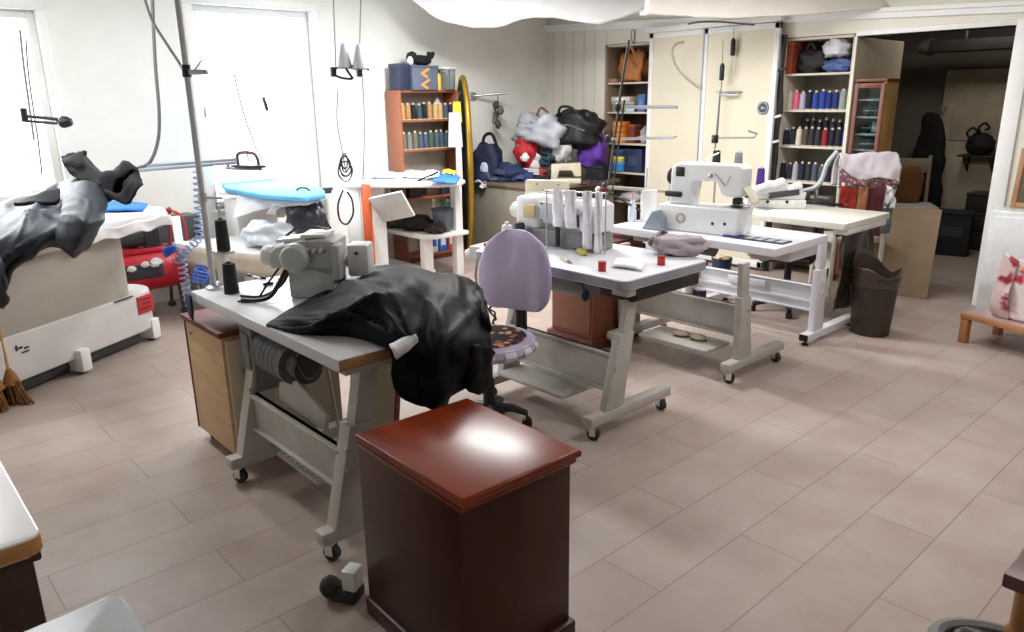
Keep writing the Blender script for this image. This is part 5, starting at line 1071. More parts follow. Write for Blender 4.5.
mb = MB(); mb.lathe([(0, 0), (.04, 0), (.042, .02), (.036, .035), (0, .038)], 20, M=T(-.2, 0, .11) @ RY(-90)); mb.build('handwheel', BLACK, o4)
for k in range(5): mb = MB(); mb.lathe([(0, 0), (.011, 0), (.011, .012), (0, .016)], 12, M=T(-.15+.07*k, -.10, .055) @ RX(90)); mb.build('knob', BLACK if k % 2 else OFFW, o4)
# cones near it
for px, py, c_, lb, h in ((760, 186, (74, 40, 130), 'purple thread cone behind the pale grey overlock machine', .15), (716, 166, (24, 24, 28), 'black thread cone just above the big white machine arm', .13), (738, 168, (130, 132, 138), 'grey thread cone above the head of big white machine', .13)):
    p = atD(px, py, (-3.0, 5.25))
    cone(lb, (p.x, p.y, p.z), c_, 'cones on the cream table', h, .032)
    mb = MB(); 
    hh = p.z-.78
    o = thing('cone_stand', lb.split(' thread')[0]+' cone\'s slim steel stand on the cream topped table', 'stand', (p.x, p.y, .78), 0, 'cone stands on the cream table')
    mb.lathe([(0, 0), (.04, 0), (.04, .008), (.008, .01), (.008, hh-.006), (.03, hh-.005), (.03, hh-.001), (0, hh-.001)], 16); mb.build('stem', STEEL, o); mb = MB(); mb.lathe([(.03, 0), (.042, 0), (.042, .006), (.03, .006)], 16); mb.build('base_ring', DGREY, o)
# press arm (button press) right of it
pr_ = thing('button_press', 'grey lever press standing on the cream topped table', 'press', tuple(at(808, 203, .78)), math.radians(48))
mb = MB(); mb.box(-.11, .15, -.06, .06, 0, .03, bev=.008); mb.box(-.10, .0, -.045, .045, .03, .10, bev=.01); mb.build('base', DGREY, pr_)
mb = MB(); mb.tube(crom([Vector(q) for q in ((-.06, 0, .09), (.04, 0, .12), (.09, 0, .18), (.12, 0, .30), (.16, 0, .36), (.19, 0, .40))], 5), [.02]*10+[.018]*16, 10); mb.build('lever', sm('lever_grey', 168, 176, 178, rough=.35), pr_)
mb = MB(); mb.cyl((.06, 0, .03), (.06, 0, .12), .014, n=12); mb.build('plunger', STEEL, pr_)
# small dark bits on the cream table
for k, (px, py) in enumerate(((818, 204), (828, 205), (838, 206))):
    o = thing('small_tool', ('black small tool on the cream table nearest the lever press', 'black small tool in the middle of three on cream table', 'black small tool on cream table nearest the red garment')[k], 'tool', tuple(at(px, py, .785)), .5*k, 'small tools on the cream table'); mb = MB(); mb.box(-.05, .04, -.012, .012, 0, .02, bev=.004); mb.build('grip', BLACK, o); mb = MB(); mb.cyl((.04, 0, .01), (.09, 0, .01), .004, n=6); mb.build('tip', STEEL, o)
# ---------------------------------------------------------------- under the tables on the right
FURN = sm('black_chair_metal', 22, 22, 24, rough=.45)
bc = thing('swivel_chair', 'black low swivel chair base under the cream topped table', 'chair', (-2.75, 5.35, 0), .3)
mb = MB(); mb.box(-.20, .20, -.20, .20, .40, .46, bev=.03, seg=3); mb.build('seat', FURN, bc)
mb = MB(); mb.lathe([(0, .08), (.03, .08), (.025, .40), (0, .40)], 14); mb.build('column', FURN, bc)
mb = MB(); mb.box(.17, .21, -.16, .16, .5, .70, bev=.02); mb.tube([(.12, 0, .42), (.20, 0, .44), (.20, 0, .6)], .018, 8); mb.build('backrest', FURN, bc)
for k in range(5): mb = MB(); M = RZ(72*k); mb.tube([M @ Vector((0, 0, .10)), M @ Vector((.26, 0, .055))], [.026, .018], 8); mb.lathe([(0, 0), (.026, 0), (.026, .04), (0, .045)], 12, M=M @ T(.26, 0, 0)); mb.build('base_leg', FURN, bc)
# brown bin with dark liner
bn2 = thing('waste_bin', 'dark brown plastic bin standing beside the white stand of cream table', 'bin', (-2.03, 5.19, 0), .2)
BINM = sm('brown_bin', 62, 52, 44, rough=.55, var=.06)
mb = MB(); mb.lathe([(0, 0), (.115, 0), (.125, .012), (.15, .40), (.157, .40), (.157, .412), (.145, .412), (.118, .02), (0, .02)], 32)
for v in mb.bm.verts: v.co.y *= .8
mb.build('bucket', BINM, bn2)
mb = MB(); mb.surf([[( (.152+.0*j)*math.cos(a), .8*.152*math.sin(a), z+.03*math.sin(a*3+1)*(z > .41)+(.10*max(0, math.cos(a-2.6)) if z > .41 else 0)) for a in [2*PI*k/18 for k in range(18)]] for j, z in enumerate((.34, .405, .45))], 2, 4, amp=.006, freq=14, closed=True); mb.build('liner', sm('bin_liner', 74, 62, 54, rough=.35), bn2, solid=.004, ang=80)
# dark translucent garment covers hanging from the end of the cream table
hgm = thing('hanging_fabric', 'dark brown shiny cover hanging from right end of cream topped table', 'fabric', (-2.235, 5.22, .735))
mb = MB(); mb.surf([[(.02+.02*math.sin(i*1.7+j*.7), -.22+.075*i, -.115*j) for i in range(8)] for j in range(6)], 5, 5, amp=.012, freq=6, seed=2); creases(mb, .014, 6, 2, (1, 1, .2)); mb.build('drape', sm('brown_cover', 58, 50, 42, rough=.3, var=.15), hgm, solid=.006, ang=80)
mb = MB(); mb.surf([[(.075+.01*math.sin(i*2.), -.05+.05*i+.012*j, -.26-.10*j) for i in range(4)] for j in range(4)], 5, 5, amp=.012, freq=9, seed=6); mb.build('rust_flap', sm('rust_cloth', 112, 54, 30, rough=.6, var=.15), hgm, solid=.006, ang=80)
# dark blue bin under the tables and jar
o = thing('blue_bin', 'dark blue waste bin under the cream table seen between the legs', 'bin', tuple(at(720, 290, 0))); o.scale = (.7, .7, .8); mb = MB(); mb.lathe([(0, 0), (.09, 0), (.12, .34), (.126, .34), (.126, .355), (.112, .355), (.085, .015), (0, .015)], 24); mb.build('bucket', sm('bin_blue', 34, 44, 84, rough=.45), o); mb = MB(); mb.blob((0, 0, .345), (.10, .10, .035), seed=3, amp=.3, zmin=.33); mb.build('scraps', sm('scrap_beige', 196, 176, 140, rough=.9, var=.2), o, ang=80)
o = thing('blue_cloth_roll', 'dark blue rolled fabric standing under the wheeled machine table', 'fabric roll', tuple(at(699, 312, 0))); mb = MB(); mb.lathe([(0, 0), (.045, 0), (.048, .04), (.047, .40), (.03, .41), (0, .40)], 16); mb.build('roll', sm('roll_navy', 42, 50, 96, rough=.85), o); mb = MB(); mb.lathe([(.046, .18), (.051, .18), (.051, .21), (.046, .21)], 16); mb.build('tie', OFFW, o)
# pedal unit by the front foot of T1
o = thing('foot_pedal', 'black foot pedal with white bracket on floor behind the mahogany cabinet', 'pedal', (-1.985, 1.03, 0), math.radians(30)); mb = MB(); mb.box(-.045, .05, -.04, .04, .0, .045, bev=.012); mb.blob((-.05, -.02, .045), (.035, .035, .04), amp=.05, zmin=.003); mb.build('pedal', RUBBER, o); mb = MB(); mb.box(.0, .05, -.03, .03, .045, .12, bev=.006); mb.build('bracket', OFFW, o)
# things under T2/T3 on the floor
for k, (x, y, s, lb) in enumerate(((-2.62, 3.92, .05, 'small pale shoe on the treadle under wheeled table, left one'), (-2.5, 3.93, .045, 'small pale shoe on the treadle under wheeled table, right one'))):
    o = thing('slipper', lb, 'shoe', (x, y-.12, .156), .4, 'shoes on the treadle'); mb = MB(); mb.blob((0, 0, .018), (.05, .028, .02), seed=k, amp=.1, zmin=0); mb.build('upper', sm('shoe_beige', 200, 186, 160, rough=.8), o); mb = MB(); mb.blob((0, 0, .004), (.054, .03, .006), seed=k, amp=.02, zmin=0); mb.build('sole', DGREY, o)
# ---------------------------------------------------------------- clutter table in the corner
CT = sm('table_brown', 120, 104, 88, rough=.5, var=.06); CP = sm('panel_greybeige', 150, 144, 132, rough=.6, var=.04)
ct = thing('work_table', 'long brown topped table in the far corner buried under bags', 'table', (-5.93, 5.84, 0))
mb = MB(); mb.box(-.56, .60, -.62, .60, .72, .755, bev=.006); mb.build('tabletop', CT, ct)
mb = MB(); mb.box(-.54, .52, -.60, -.575, .0, .72, bev=.004); mb.build('end_panel', CP, ct)
mb = MB(); mb.box(-.54, .52, .56, .585, .0, .72, bev=.004); mb.build('end_panel', CP, ct)
mb = MB(); mb.box(-.54, -.52, -.575, .56, .1, .72); mb.build('back_panel', CP, ct)
zt = .756
def pile(name, label, px, py, r, col, seed, rz=0, amp=.25, ref=(-5.8, 5.9), cat='bag', rough=.7, sq=.8, z=None, group='bags heaped on the corner table', n=(36, 24), fr=1.8, m=None):
    p = atD(px, py, ref)
    o = thing(name, label, cat, (p.x, p.y, p.z), rz, group)
    mb = MB(); mb.blob((0, 0, 0), r, seed=seed, amp=amp, freq=fr, n=n, sq=sq, zmin=(zt-p.z) if z is None else z)
    mb.build('body', m or sm('heap_%d_%d_%d' % col, *col, rough=rough, var=.12, scale=7), o, ang=80); return o
def handle(o, pts, r, m, nm='handle'): mb = MB(); mb.tube(crom([Vector(p) for p in pts], 6), r, 8); mb.build(nm, m, o)
o = pile('plastic_sack', 'grey white plastic sack on the upper left of the bag heap', 541, 132, (.28, .20, .18), (172, 174, 182), 3, .6, rough=.5, amp=.34)
handle(o, ((-.05, 0, .17), (0, .02, .25), (.08, .02, .19)), .012, sm('sack_tie', 120, 60, 80), 'tie')
o = pile('holdall_bag', 'black holdall bag on the top right of the bag heap', 577, 130, (.27, .2, .20), (22, 22, 24), 7, .2, amp=.2, rough=.5, sq=.65)
handle(o, ((-.18, -.1, .14), (-.1, -.16, .24), (.06, -.18, .22), (.15, -.12, .08)), .014, BLACK); mb = MB(); mb.tube(crom([Vector(q) for q in ((-.22, -.18, .02), (0, -.21, .06), (.2, -.18, 0))], 5), .008, 6); mb.build('zip', STEEL, o)
o = pile('carrier_bag', 'purple carrier bag at the right side of the bag heap', 592, 150, (.15, .14, .20), (98, 50, 160), 5, .1, amp=.15); handle(o, ((-.04, -.1, .17), (0, -.13, .24), (.05, -.1, .16)), .01, sm('bag_handle_white', 226, 220, 230))
mb = MB(); mb.blob((-.01, -.13, .10), (.05, .02, .02), seed=2, amp=.2); mb.build('white_print', OFFW, o)
o = pile('carrier_bag', 'white carrier bag squeezed between black holdall and purple bag', 562, 148, (.13, .12, .17), (214, 212, 214), 11, .3, rough=.4); handle(o, ((-.05, -.05, .14), (0, -.06, .22), (.04, -.05, .14)), .008, OFFW)
o = pile('carrier_bag', 'red carrier bag at the left edge of the bag heap', 526, 151, (.13, .12, .16), (176, 34, 44), 8, .4); handle(o, ((-.05, -.05, .13), (0, -.06, .19), (.05, -.05, .12)), .008, RED); mb = MB(); mb.blob((.03, -.11, -.06), (.05, .02, .05), seed=4, amp=.2); mb.build('white_print', OFFW, o)
o = pile('carrier_bag', 'white and red carrier bag below the red bag on the heap', 535, 160, (.09, .10, .12), (212, 204, 206), 14, .2, rough=.4); mb = MB(); mb.blob((-.02, -.09, -.03), (.05, .02, .06), seed=6, amp=.15); mb.build('red_print', RED, o)
o = pile('garment_bundle', 'dark teal bundle in the middle of the bag heap', 547, 156, (.12, .12, .12), (40, 66, 78), 4, cat='clothes'); mb = MB(); mb.tube([(-.1, -.1, .03), (.0, -.13, .05), (.1, -.1, .02)], .012, 6); mb.build('belt', BLACK, o)
o = pile('striped_cloth', 'red and white striped cloth in front of the bag heap', 531, 172, (.17, .10, .05), (170, 60, 72), 6, .35, cat='clothes'); 
for k in range(3): mb = MB(); mb.tube(crom([Vector(q) for q in ((-.13, -.07-.01*k, .035-.022*k), (0, -.11, .04-.022*k), (.13, -.07, .03-.022*k))], 5), .009, 6); mb.build('white_stripe', OFFW, o)
o = pile('backpack', 'navy backpack standing at the left end of the corner table', 488, 166, (.16, .13, .24), (30, 38, 66), 3, .4, amp=.1, ref=(-6.15, 5.55), sq=.6, cat='bag', group='bags on the left of the corner table')
handle(o, ((-.06, 0, .22), (-.03, 0, .32), (.06, 0, .33), (.14, -.02, .16)), .018, NAVYD, 'strap'); mb = MB(); mb.blob((.02, -.13, -.02), (.05, .02, .07), seed=3, amp=.15); mb.build('pale_badge', sm('badge_pale', 190, 206, 226), o); mb = MB(); mb.blob((0, -.12, -.12), (.11, .05, .09), seed=8, amp=.1); mb.build('front_pocket', sm('navy_pocket', 36, 46, 80), o)
for k, (px, py, r, c_, lb) in enumerate(((508, 174, (.18, .15, .11), (36, 48, 84), 'dark blue jeans heap beside the navy backpack'), (522, 178, (.16, .14, .09), (44, 58, 104), 'blue denim heap in the middle front of the corner table'), (498, 180, (.10, .10, .06), (60, 66, 84), 'slate blue folded cloth in front of the navy backpack'), (540, 181, (.14, .12, .06), (34, 34, 44), 'black folded cloth between denim and beige machine'))):
    o = pile('clothes_heap', lb, px, py, r, c_, 20+k, .3*k, ref=(-5.85, 5.75), cat='clothes', group='clothes on the corner table', rough=.9)
    mb = MB(); mb.surf([[(-r[0]*.6, -r[1]*.95, .0), (0, -r[1]*1.08, .01), (r[0]*.6, -r[1]*.95, 0)], [(-r[0]*.6, -r[1]*.85, r[2]*.5), (0, -r[1]*.95, r[2]*.55), (r[0]*.6, -r[1]*.85, r[2]*.5)]], 5, 4, amp=.01, freq=16); mb.build('hem', sm('hem_%d' % k, *[min(255, c+22) for c in c_], rough=.9), o, solid=.012)
o = pile('paper_ball', 'crumpled white paper at the left front of the corner table', 481, 184, (.09, .08, .045), (214, 208, 204), 9, cat='paper', ref=(-6.1, 5.4), amp=.4, group='paper on the corner table')
mb = MB(); mb.blob((.07, -.03, -.01), (.04, .04, .03), seed=3, amp=.4); mb.build('torn_corner', OFFW, o)
bgm = thing('beige_sewing_machine', 'old beige sewing machine in front of the heaped bags', 'sewing machine', tuple(at(566, 183, zt)), math.radians(40))
bgm.scale = (.8, .8, .72)
BEI = sm('machine_beige', 202, 192, 172, rough=.4)
mb = MB(); mb.box(-.20, .20, -.09, .09, 0, .07, bev=.012); mb.build('bed', BEI, bgm)
mb = MB(); mb.prism([(-.19, .07), (-.19, .27), (.19, .29), (.2, .1), (.1, .1), (.09, .20), (-.10, .20), (-.10, .07)], -.06, .06, bev=.014, M=RX(90)); mb.build('arm', BEI, bgm)
mb = MB(); mb.lathe([(0, 0), (.05, 0), (.055, .02), (.045, .03), (0, .032)], 22, M=T(-.19, 0, .2) @ RY(-90)); mb.build('handwheel', DGREY, bgm)
mb = MB(); mb.cyl((.15, 0, .1), (.15, 0, .075), .006, n=8); mb.build('needle_bar', STEEL, bgm)
o = pile('black_box', 'black box at the right end of the corner table beside shelving niche', 598, 173, (.11, .10, .10), (20, 20, 28), 2, .2, amp=.05, sq=.4, ref=(-5.45, 6.2), cat='box', group=None); mb = MB(); mb.box(-.115, .115, -.105, .105, .06, .075, bev=.003); mb.build('lid', BLACK, o)
o = pile('clothes_heap', 'dark folded cloth at the right front of the corner table', 585, 183, (.16, .1, .045), (40, 34, 36), 33, .4, ref=(-5.45, 5.8), cat='clothes', group='clothes on the corner table'); mb = MB(); mb.blob((.02, -.07, .01), (.09, .04, .025), seed=3, amp=.3); mb.build('cuff', sm('cuff_plum', 84, 50, 62, rough=.9), o, ang=80)
# ---------------------------------------------------------------- built-in shelving
SHW = sm('shelf_laminate', 214, 206, 190, rough=.5, var=.03)
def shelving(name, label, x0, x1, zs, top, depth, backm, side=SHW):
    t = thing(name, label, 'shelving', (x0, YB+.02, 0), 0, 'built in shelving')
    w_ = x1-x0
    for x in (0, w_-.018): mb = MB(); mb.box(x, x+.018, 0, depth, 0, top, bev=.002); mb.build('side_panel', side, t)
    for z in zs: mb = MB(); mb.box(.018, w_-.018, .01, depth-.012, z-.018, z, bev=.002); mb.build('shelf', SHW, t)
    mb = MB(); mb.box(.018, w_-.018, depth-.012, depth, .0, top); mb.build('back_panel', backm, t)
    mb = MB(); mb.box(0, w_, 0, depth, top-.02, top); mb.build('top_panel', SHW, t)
    return t
ZS1 = [1.76, 1.455, 1.125, .815, .50, .15]
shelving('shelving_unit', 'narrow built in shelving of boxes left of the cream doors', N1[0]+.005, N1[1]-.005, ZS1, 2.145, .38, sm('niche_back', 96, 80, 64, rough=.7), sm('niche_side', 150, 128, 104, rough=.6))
ZS2 = [1.785, 1.477, 1.164, .853, .50, .12]
shelving('shelving_unit', 'built in shelving of thread cones right of the cream doors', N2[0]+.005, N2[1]-.005, ZS2, 2.08, .40, sm('shelf2_back', 150, 146, 138, rough=.7))
def onsh(px, py, y, zs): p = atY(px, py, y); return (p.x, y, zs)
def item(name, label, loc_, s, col, cat, group, rough=.6, rz=0., kind='box', seed=1, extra=None):
    o = thing(name, label, cat, loc_, rz, group); m = sm('it_%d_%d_%d' % col, *col, rough=rough, var=.1)
    mb = MB()
    if kind == 'box': mb.box(-s[0], s[0], -s[1], s[1], 0, s[2], bev=.006)
    else: mb.blob((0, 0, s[2]*.5), (s[0], s[1], s[2]*.55), seed=seed, amp=.25, zmin=0, sq=.75)
    mb.build('body', m, o, ang=80 if kind != 'box' else 38)
    mb = MB()
    if extra == 'lid': mb.box(-s[0]-.004, s[0]+.004, -s[1]-.004, s[1]+.004, s[2]-.02, s[2]+.006, bev=.003)
    elif extra == 'label': mb.box(-s[0]*.5, s[0]*.5, -s[1]-.003, -s[1]+.001, s[2]*.3, s[2]*.7)
    elif extra == 'knot': mb.tube(crom([Vector(q) for q in ((-s[0]*.3, -s[1]*.5, s[2]*.95), (0, -s[1]*.6, s[2]*1.2), (s[0]*.3, -s[1]*.5, s[2]*.95))], 5), .012, 6)
    else: mb.box(-s[0]*.9, s[0]*.9, -s[1]-.002, -s[1]+.002, s[2]*.45, s[2]*.5)
    mb.build({'lid': 'lid', 'label': 'label_patch', 'knot': 'handle'}.get(extra, 'seam'), sm('itx_%d_%d_%d' % col, *[min(255, c*1.15+14) for c in col], rough=.6), o)
    return o
g_ = 'things on the narrow shelving'
item('cloth_sack', 'orange brown cloth sack on the top shelf of narrow shelving', onsh(634, 81, 6.68, 1.761), (.17, .13, .30), (176, 112, 62), 'bag', g_, kind='blob', seed=4, extra='knot')
item('cloth_sack', 'dark brown sack behind the orange brown sack on top shelf', onsh(645, 80, 6.78, 1.761), (.09, .08, .26), (74, 48, 34), 'bag', g_, kind='blob', seed=8, extra='knot')
item('paper_stack', 'thin brown papers at left on the top shelf of narrow shelving', onsh(616, 81, 6.62, 1.761), (.07, .08, .04), (150, 116, 90), 'paper', g_)
item('flat_box', 'grey flat box on the second shelf of narrow shelving', onsh(629, 110, 6.66, 1.456), (.15, .11, .10), (140, 136, 130), 'box', g_, extra='lid')
item('flat_box', 'pale flat box lying on the grey flat box of narrow shelving', onsh(626, 103, 6.66, 1.563), (.13, .10, .05), (206, 202, 192), 'box', g_, extra='label')
item('small_box', 'blue and white box at right on second shelf of narrow shelving', onsh(644, 110, 6.60, 1.456), (.05, .06, .18), (76, 108, 160), 'box', g_, extra='label')
item('small_box', 'white blue edged packet at front of the second narrow shelf', onsh(630, 110, 6.53, 1.456), (.06, .01, .055), (190, 210, 226), 'packet', g_)
for k in range(4): item('orange_box', 'orange box, %s of the stack on the third narrow shelf' % ('lowest', 'second from bottom', 'third from bottom', 'topmost')[k], onsh(621, 143, 6.60, 1.126+.058*k), (.07, .07, .054), (226, 132, 46), 'box', 'orange boxes in a stack', extra='label')
item('brown_box', 'red brown box beside the orange box stack', onsh(634, 143, 6.66, 1.126), (.05, .07, .19), (128, 62, 40), 'box', g_, extra='lid')
item('brown_box', 'white packet bundle at right on the third narrow shelf', onsh(645, 143, 6.63, 1.126), (.045, .06, .16), (176, 172, 176), 'packet', g_, kind='blob', seed=3)
item('drawer_box', 'navy drawer box at right on the fourth narrow shelf', onsh(638, 174, 6.66, .816), (.12, .10, .25), (40, 52, 84), 'box', g_, extra='label')
item('drawer_box', 'blue box at left on the fourth narrow shelf', onsh(621, 174, 6.60, .816), (.075, .08, .10), (64, 132, 196), 'box', 'boxes at left of the fourth shelf', extra='lid')
item('drawer_box', 'yellow box on top of the blue box in narrow shelving', onsh(621, 161, 6.60, .924), (.07, .075, .05), (216, 196, 70), 'box', 'boxes at left of the fourth shelf', extra='lid')
item('drawer_box', 'dark blue box on top of the yellow box in narrow shelving', onsh(621, 152, 6.60, .982), (.075, .08, .07), (46, 66, 112), 'box', 'boxes at left of the fourth shelf', extra='lid')
item('cloth_fold', 'white folded cloth on the fifth narrow shelf', onsh(632, 203, 6.63, .501), (.15, .10, .09), (190, 186, 184), 'cloth', g_, kind='blob', seed=9)
item('cloth_fold', 'dark cloth bundle at left on the fifth narrow shelf', onsh(616, 203, 6.58, .501), (.08, .08, .16), (60, 54, 58), 'cloth', g_, kind='blob', seed=12)
g_ = 'things on top of the cone shelving'
item('storage_case', 'rust red case at left on the top shelf of cone shelving', onsh(792, 72, 6.66, 1.786), (.06, .13, .26), (140, 62, 40), 'case', g_, extra='lid')
item('garment_bundle', 'black bundle on the top shelf of cone shelving', onsh(812, 72, 6.69, 1.786), (.14, .11, .21), (30, 26, 30), 'clothes', g_, kind='blob', seed=5, extra='knot')
o = item('shoe_pair', 'white and black rolled bundle at top right of cone shelving', onsh(836, 60, 6.62, 1.91), (.11, .10, .14), (208, 208, 216), 'clothes', g_, kind='blob', seed=7, extra='knot')
item('garment_bundle', 'denim blue bundle at right on the top shelf of cone shelving', onsh(838, 73, 6.60, 1.786), (.12, .09, .11), (70, 92, 142), 'clothes', g_, kind='blob', seed=9)
XPAL = {'pink': (236, 112, 142), 'ivory': (214, 206, 190), 'lavender': (184, 180, 206), 'royal blue': (40, 70, 160), 'deep blue': (30, 50, 120), 'sage': (150, 160, 150), 'pale green': (164, 172, 150), 'charcoal': (46, 46, 52), 'red': (150, 34, 40), 'brown': (90, 70, 58), 'silver': (170, 172, 178), 'midnight': (24, 28, 48)}
random.seed(2)
x0 = N2[0]+.055
cone_row((x0, 6.60, 1.479), .0605, 10, ['ivory', 'pink', 'lavender', 'midnight', 'royal blue', 'royal blue', 'deep blue', 'deep blue', 'sage', 'pale green'], 'upper', 'the white shelving', 'thread cones on the white shelving', .165, .029, axis='X')
cone_row((x0, 6.59, 1.166), .0605, 10, ['midnight', 'midnight', 'ivory', 'brown', 'charcoal', 'charcoal', 'red', 'midnight', 'midnight', 'deep blue'], 'middle', 'the white shelving', 'thread cones on the white shelving', .16, .029, axis='X')
cone_row((x0+.12, 6.72, 1.166), .0605, 7, ['midnight', 'charcoal', 'midnight', 'midnight', 'charcoal', 'midnight', 'midnight'], 'rear middle', 'the white shelving', 'dark cones at the back of the middle shelf', .235, .030, axis='X')
cone_row((x0, 6.59, .855), .0605, 10, ['midnight', 'charcoal', 'silver', 'midnight', 'charcoal', 'slate', 'slate', 'midnight', 'silver', 'grey'], 'lower', 'the white shelving', 'thread cones on the white shelving', .165, .029, axis='X')
item('grey_case', 'grey case on the lowest visible shelf of cone shelving', onsh(815, 200, 6.68, .501), (.17, .12, .22), (104, 104, 106), 'case', None, extra='lid')
# ---------------------------------------------------------------- things hung on the cream doors
stk = thing('round_sticker', 'dark blue round sticker with white emblem on the right cream door', 'sticker', tuple(atY(763, 108, YB-.096)))
mb = MB(); mb.lathe([(0, 0), (.055, 0), (.055, .004), (0, .004)], 32, M=RX(90)); mb.build('disc', sm('sticker_navy', 30, 36, 70, rough=.4), stk)
mb = MB(); mb.lathe([(.043, .004), (.047, .004), (.047, .0055), (.043, .0055)], 32, M=RX(90)); mb.build('ring', OFFW, stk)
mb = MB(); mb.tube([(-.014, -.006, -.012), (-.014, -.006, .012), (.0, -.006, .012), (.0, -.006, -.012)], .0035, 5); mb.tube([(.004, -.006, 0), (.018, -.006, .006), (.02, -.006, -.01)], .003, 5); mb.build('emblem', OFFW, stk)
wire('door_hose', 'beige curved hose hanging in front of left cream door', 'hose', [(684, 42), (676, 44), (672, 52), (676, 66), (686, 78), (700, 88), (716, 92)], (-4.6, 6.1), .012, sm('hose_beige', 196, 186, 168))
wire('door_rail_wire', 'thin steel wire stretched across the right cream door', 'wire', [(716, 92), (740, 92), (774, 91)], (-4.0, 6.3), .008, STEEL)
o = thing('door_handle_hook', 'white steel hook arm on the wire at the right cream door', 'hook', tuple(atD(722, 94, (-4.1, 6.3)))); mb = MB(); mb.cyl((0, 0, 0), (.14, .02, -.01), .016, n=10); mb.build('hook_arm', CHROME, o); mb = MB(); mb.blob((.03, 0, .02), (.05, .02, .02), amp=.1); mb.build('clamp', OFFW, o)
for px, py, pt, lb in ((733, 47, 28, 'black spool hanging high before the right cream door'), (722, 72, 40, 'black spool hanging lower at left of right cream door')):
    o = thing('hanging_spool', lb, 'spool', tuple(atD(px, py, (-4.1, 6.25))), 0, 'black spools at the cream door')
    a = Vector((0, 0, -.07)); mb = MB(); mb.lathe([(0, -.075), (.018, -.075), (.022, -.06), (.022, .05), (.012, .075), (0, .075)], 16); mb.build('spool', BLACK, o)
    mb = MB(); mb.tube([Vector((0, 0, .07)), atD(px+1, pt, (-4.1, 6.25))-o.location], .003, 5); mb.tube([Vector((0, 0, -.07)), Vector((.0, 0, -.2))], .002, 5); mb.build('string', WIRE, o)
wire('fall_cord', 'thin dark cord falling down the right cream door', 'cord', [(722, 82), (720, 100), (718, 130), (715, 150)], (-4.1, 6.3), .004)
wire('rail_cable', 'grey cable lying along the cream door head rail', 'cable', [(688, 24), (700, 22), (722, 22), (745, 24), (770, 26), (784, 26), (792, 32), (800, 30)], (-3.9, 6.32), .008, WIRE)
wire('niche_cord', 'thin cord loop hanging above the narrow shelving', 'cord', [(633, 27), (631, 36), (634, 44), (635, 30)], (-5.3, 6.42), .005, WIRE)
# black strips between door edge and cone shelving
o = thing('cable_bundle', 'black cable bundle between right cream door and cone shelving', 'cable', tuple(atY(777, 120, 6.45))); mb = MB(); random.seed(8)
for k in range(3): mb.tube(crom([Vector((.012*k+random.uniform(-.012, .012), .0, z)) for z in (.72, .5, .3, .1, -.1, -.3, -.5, -.8, -1.1, .012-atY(777, 120, 6.45).z)], 4), .013, 6)
mb.build('cables', BLACK, o)
for z in (.42, .02, -.2): mb = MB(); mb.tube([(-.03, -.02, z), (.05, -.025, z+.02)], .012, 6); mb.build('tie', OFFW if z < .1 else DGREY, o)
# ---------------------------------------------------------------- glass fronted cabinet in the doorway
GCW = wood('cherry_wood', 116, 62, 42, rough=.4, st=(2, 2, 9), var=.08)
gc = thing('glass_cabinet', 'reddish wooden cabinet with glass door standing inside the doorway', 'cabinet', (-2.905, 6.53, 0), 0)
gc.scale = (.82, .9, 1)
W_, D_ = .30, .28
for x in (0, W_-.02): mb = MB(); mb.box(x, x+.02, 0, D_, .02, 1.70, bev=.003); mb.build('side_panel', GCW if x == 0 else sm('pine_side', 178, 140, 84, rough=.5), gc)
mb = MB(); mb.box(.02, W_-.02, D_-.012, D_, .02, 1.70); mb.build('back_panel', sm('cab_back', 170, 168, 160), gc)
mb = MB(); mb.box(-.01, W_+.01, -.01, D_, 1.70, 1.725, bev=.004); mb.build('top', GCW, gc); mb = MB(); mb.box(0, W_, 0, D_, 0, .05); mb.build('plinth', GCW, gc)
for z in (.6, .8, 1.0, 1.14, 1.27, 1.41, 1.55): mb = MB(); mb.box(.02, W_-.02, .03, D_-.012, z, z+.014); mb.build('shelf', WHITE, gc)
mb = MB()
for a in ((0, .04, .06, 1.69), (W_-.04, W_, .06, 1.69), (.04, W_-.04, 1.65, 1.69), (.04, W_-.04, .06, .12), (.04, W_-.04, .52, .58)): mb.box(a[0], a[1], -.022, -.002, a[2], a[3], bev=.003)
dr = mb.build('door', GCW, gc); mb = MB(); mb.box(.04, W_-.04, -.013, -.009, .58, 1.65); mb.build('glass_pane', sm('cabinet_glass', 210, 225, 225, rough=.05, trans=1., spec=.5), dr); mb = MB(); mb.box(.04, W_-.04, -.014, -.006, .12, .52); mb.build('lower_panel', GCW, dr); mb = MB(); mb.lathe([(0, 0), (.01, 0), (.008, .015), (.014, .022), (0, .03)], 12, M=T(.02, -.022, .95) @ RX(90)); mb.build('knob', STEEL, dr)
GM = Matrix.Translation((-2.905, 6.53, 0)) @ Matrix.Diagonal((.82, .9, 1, 1))
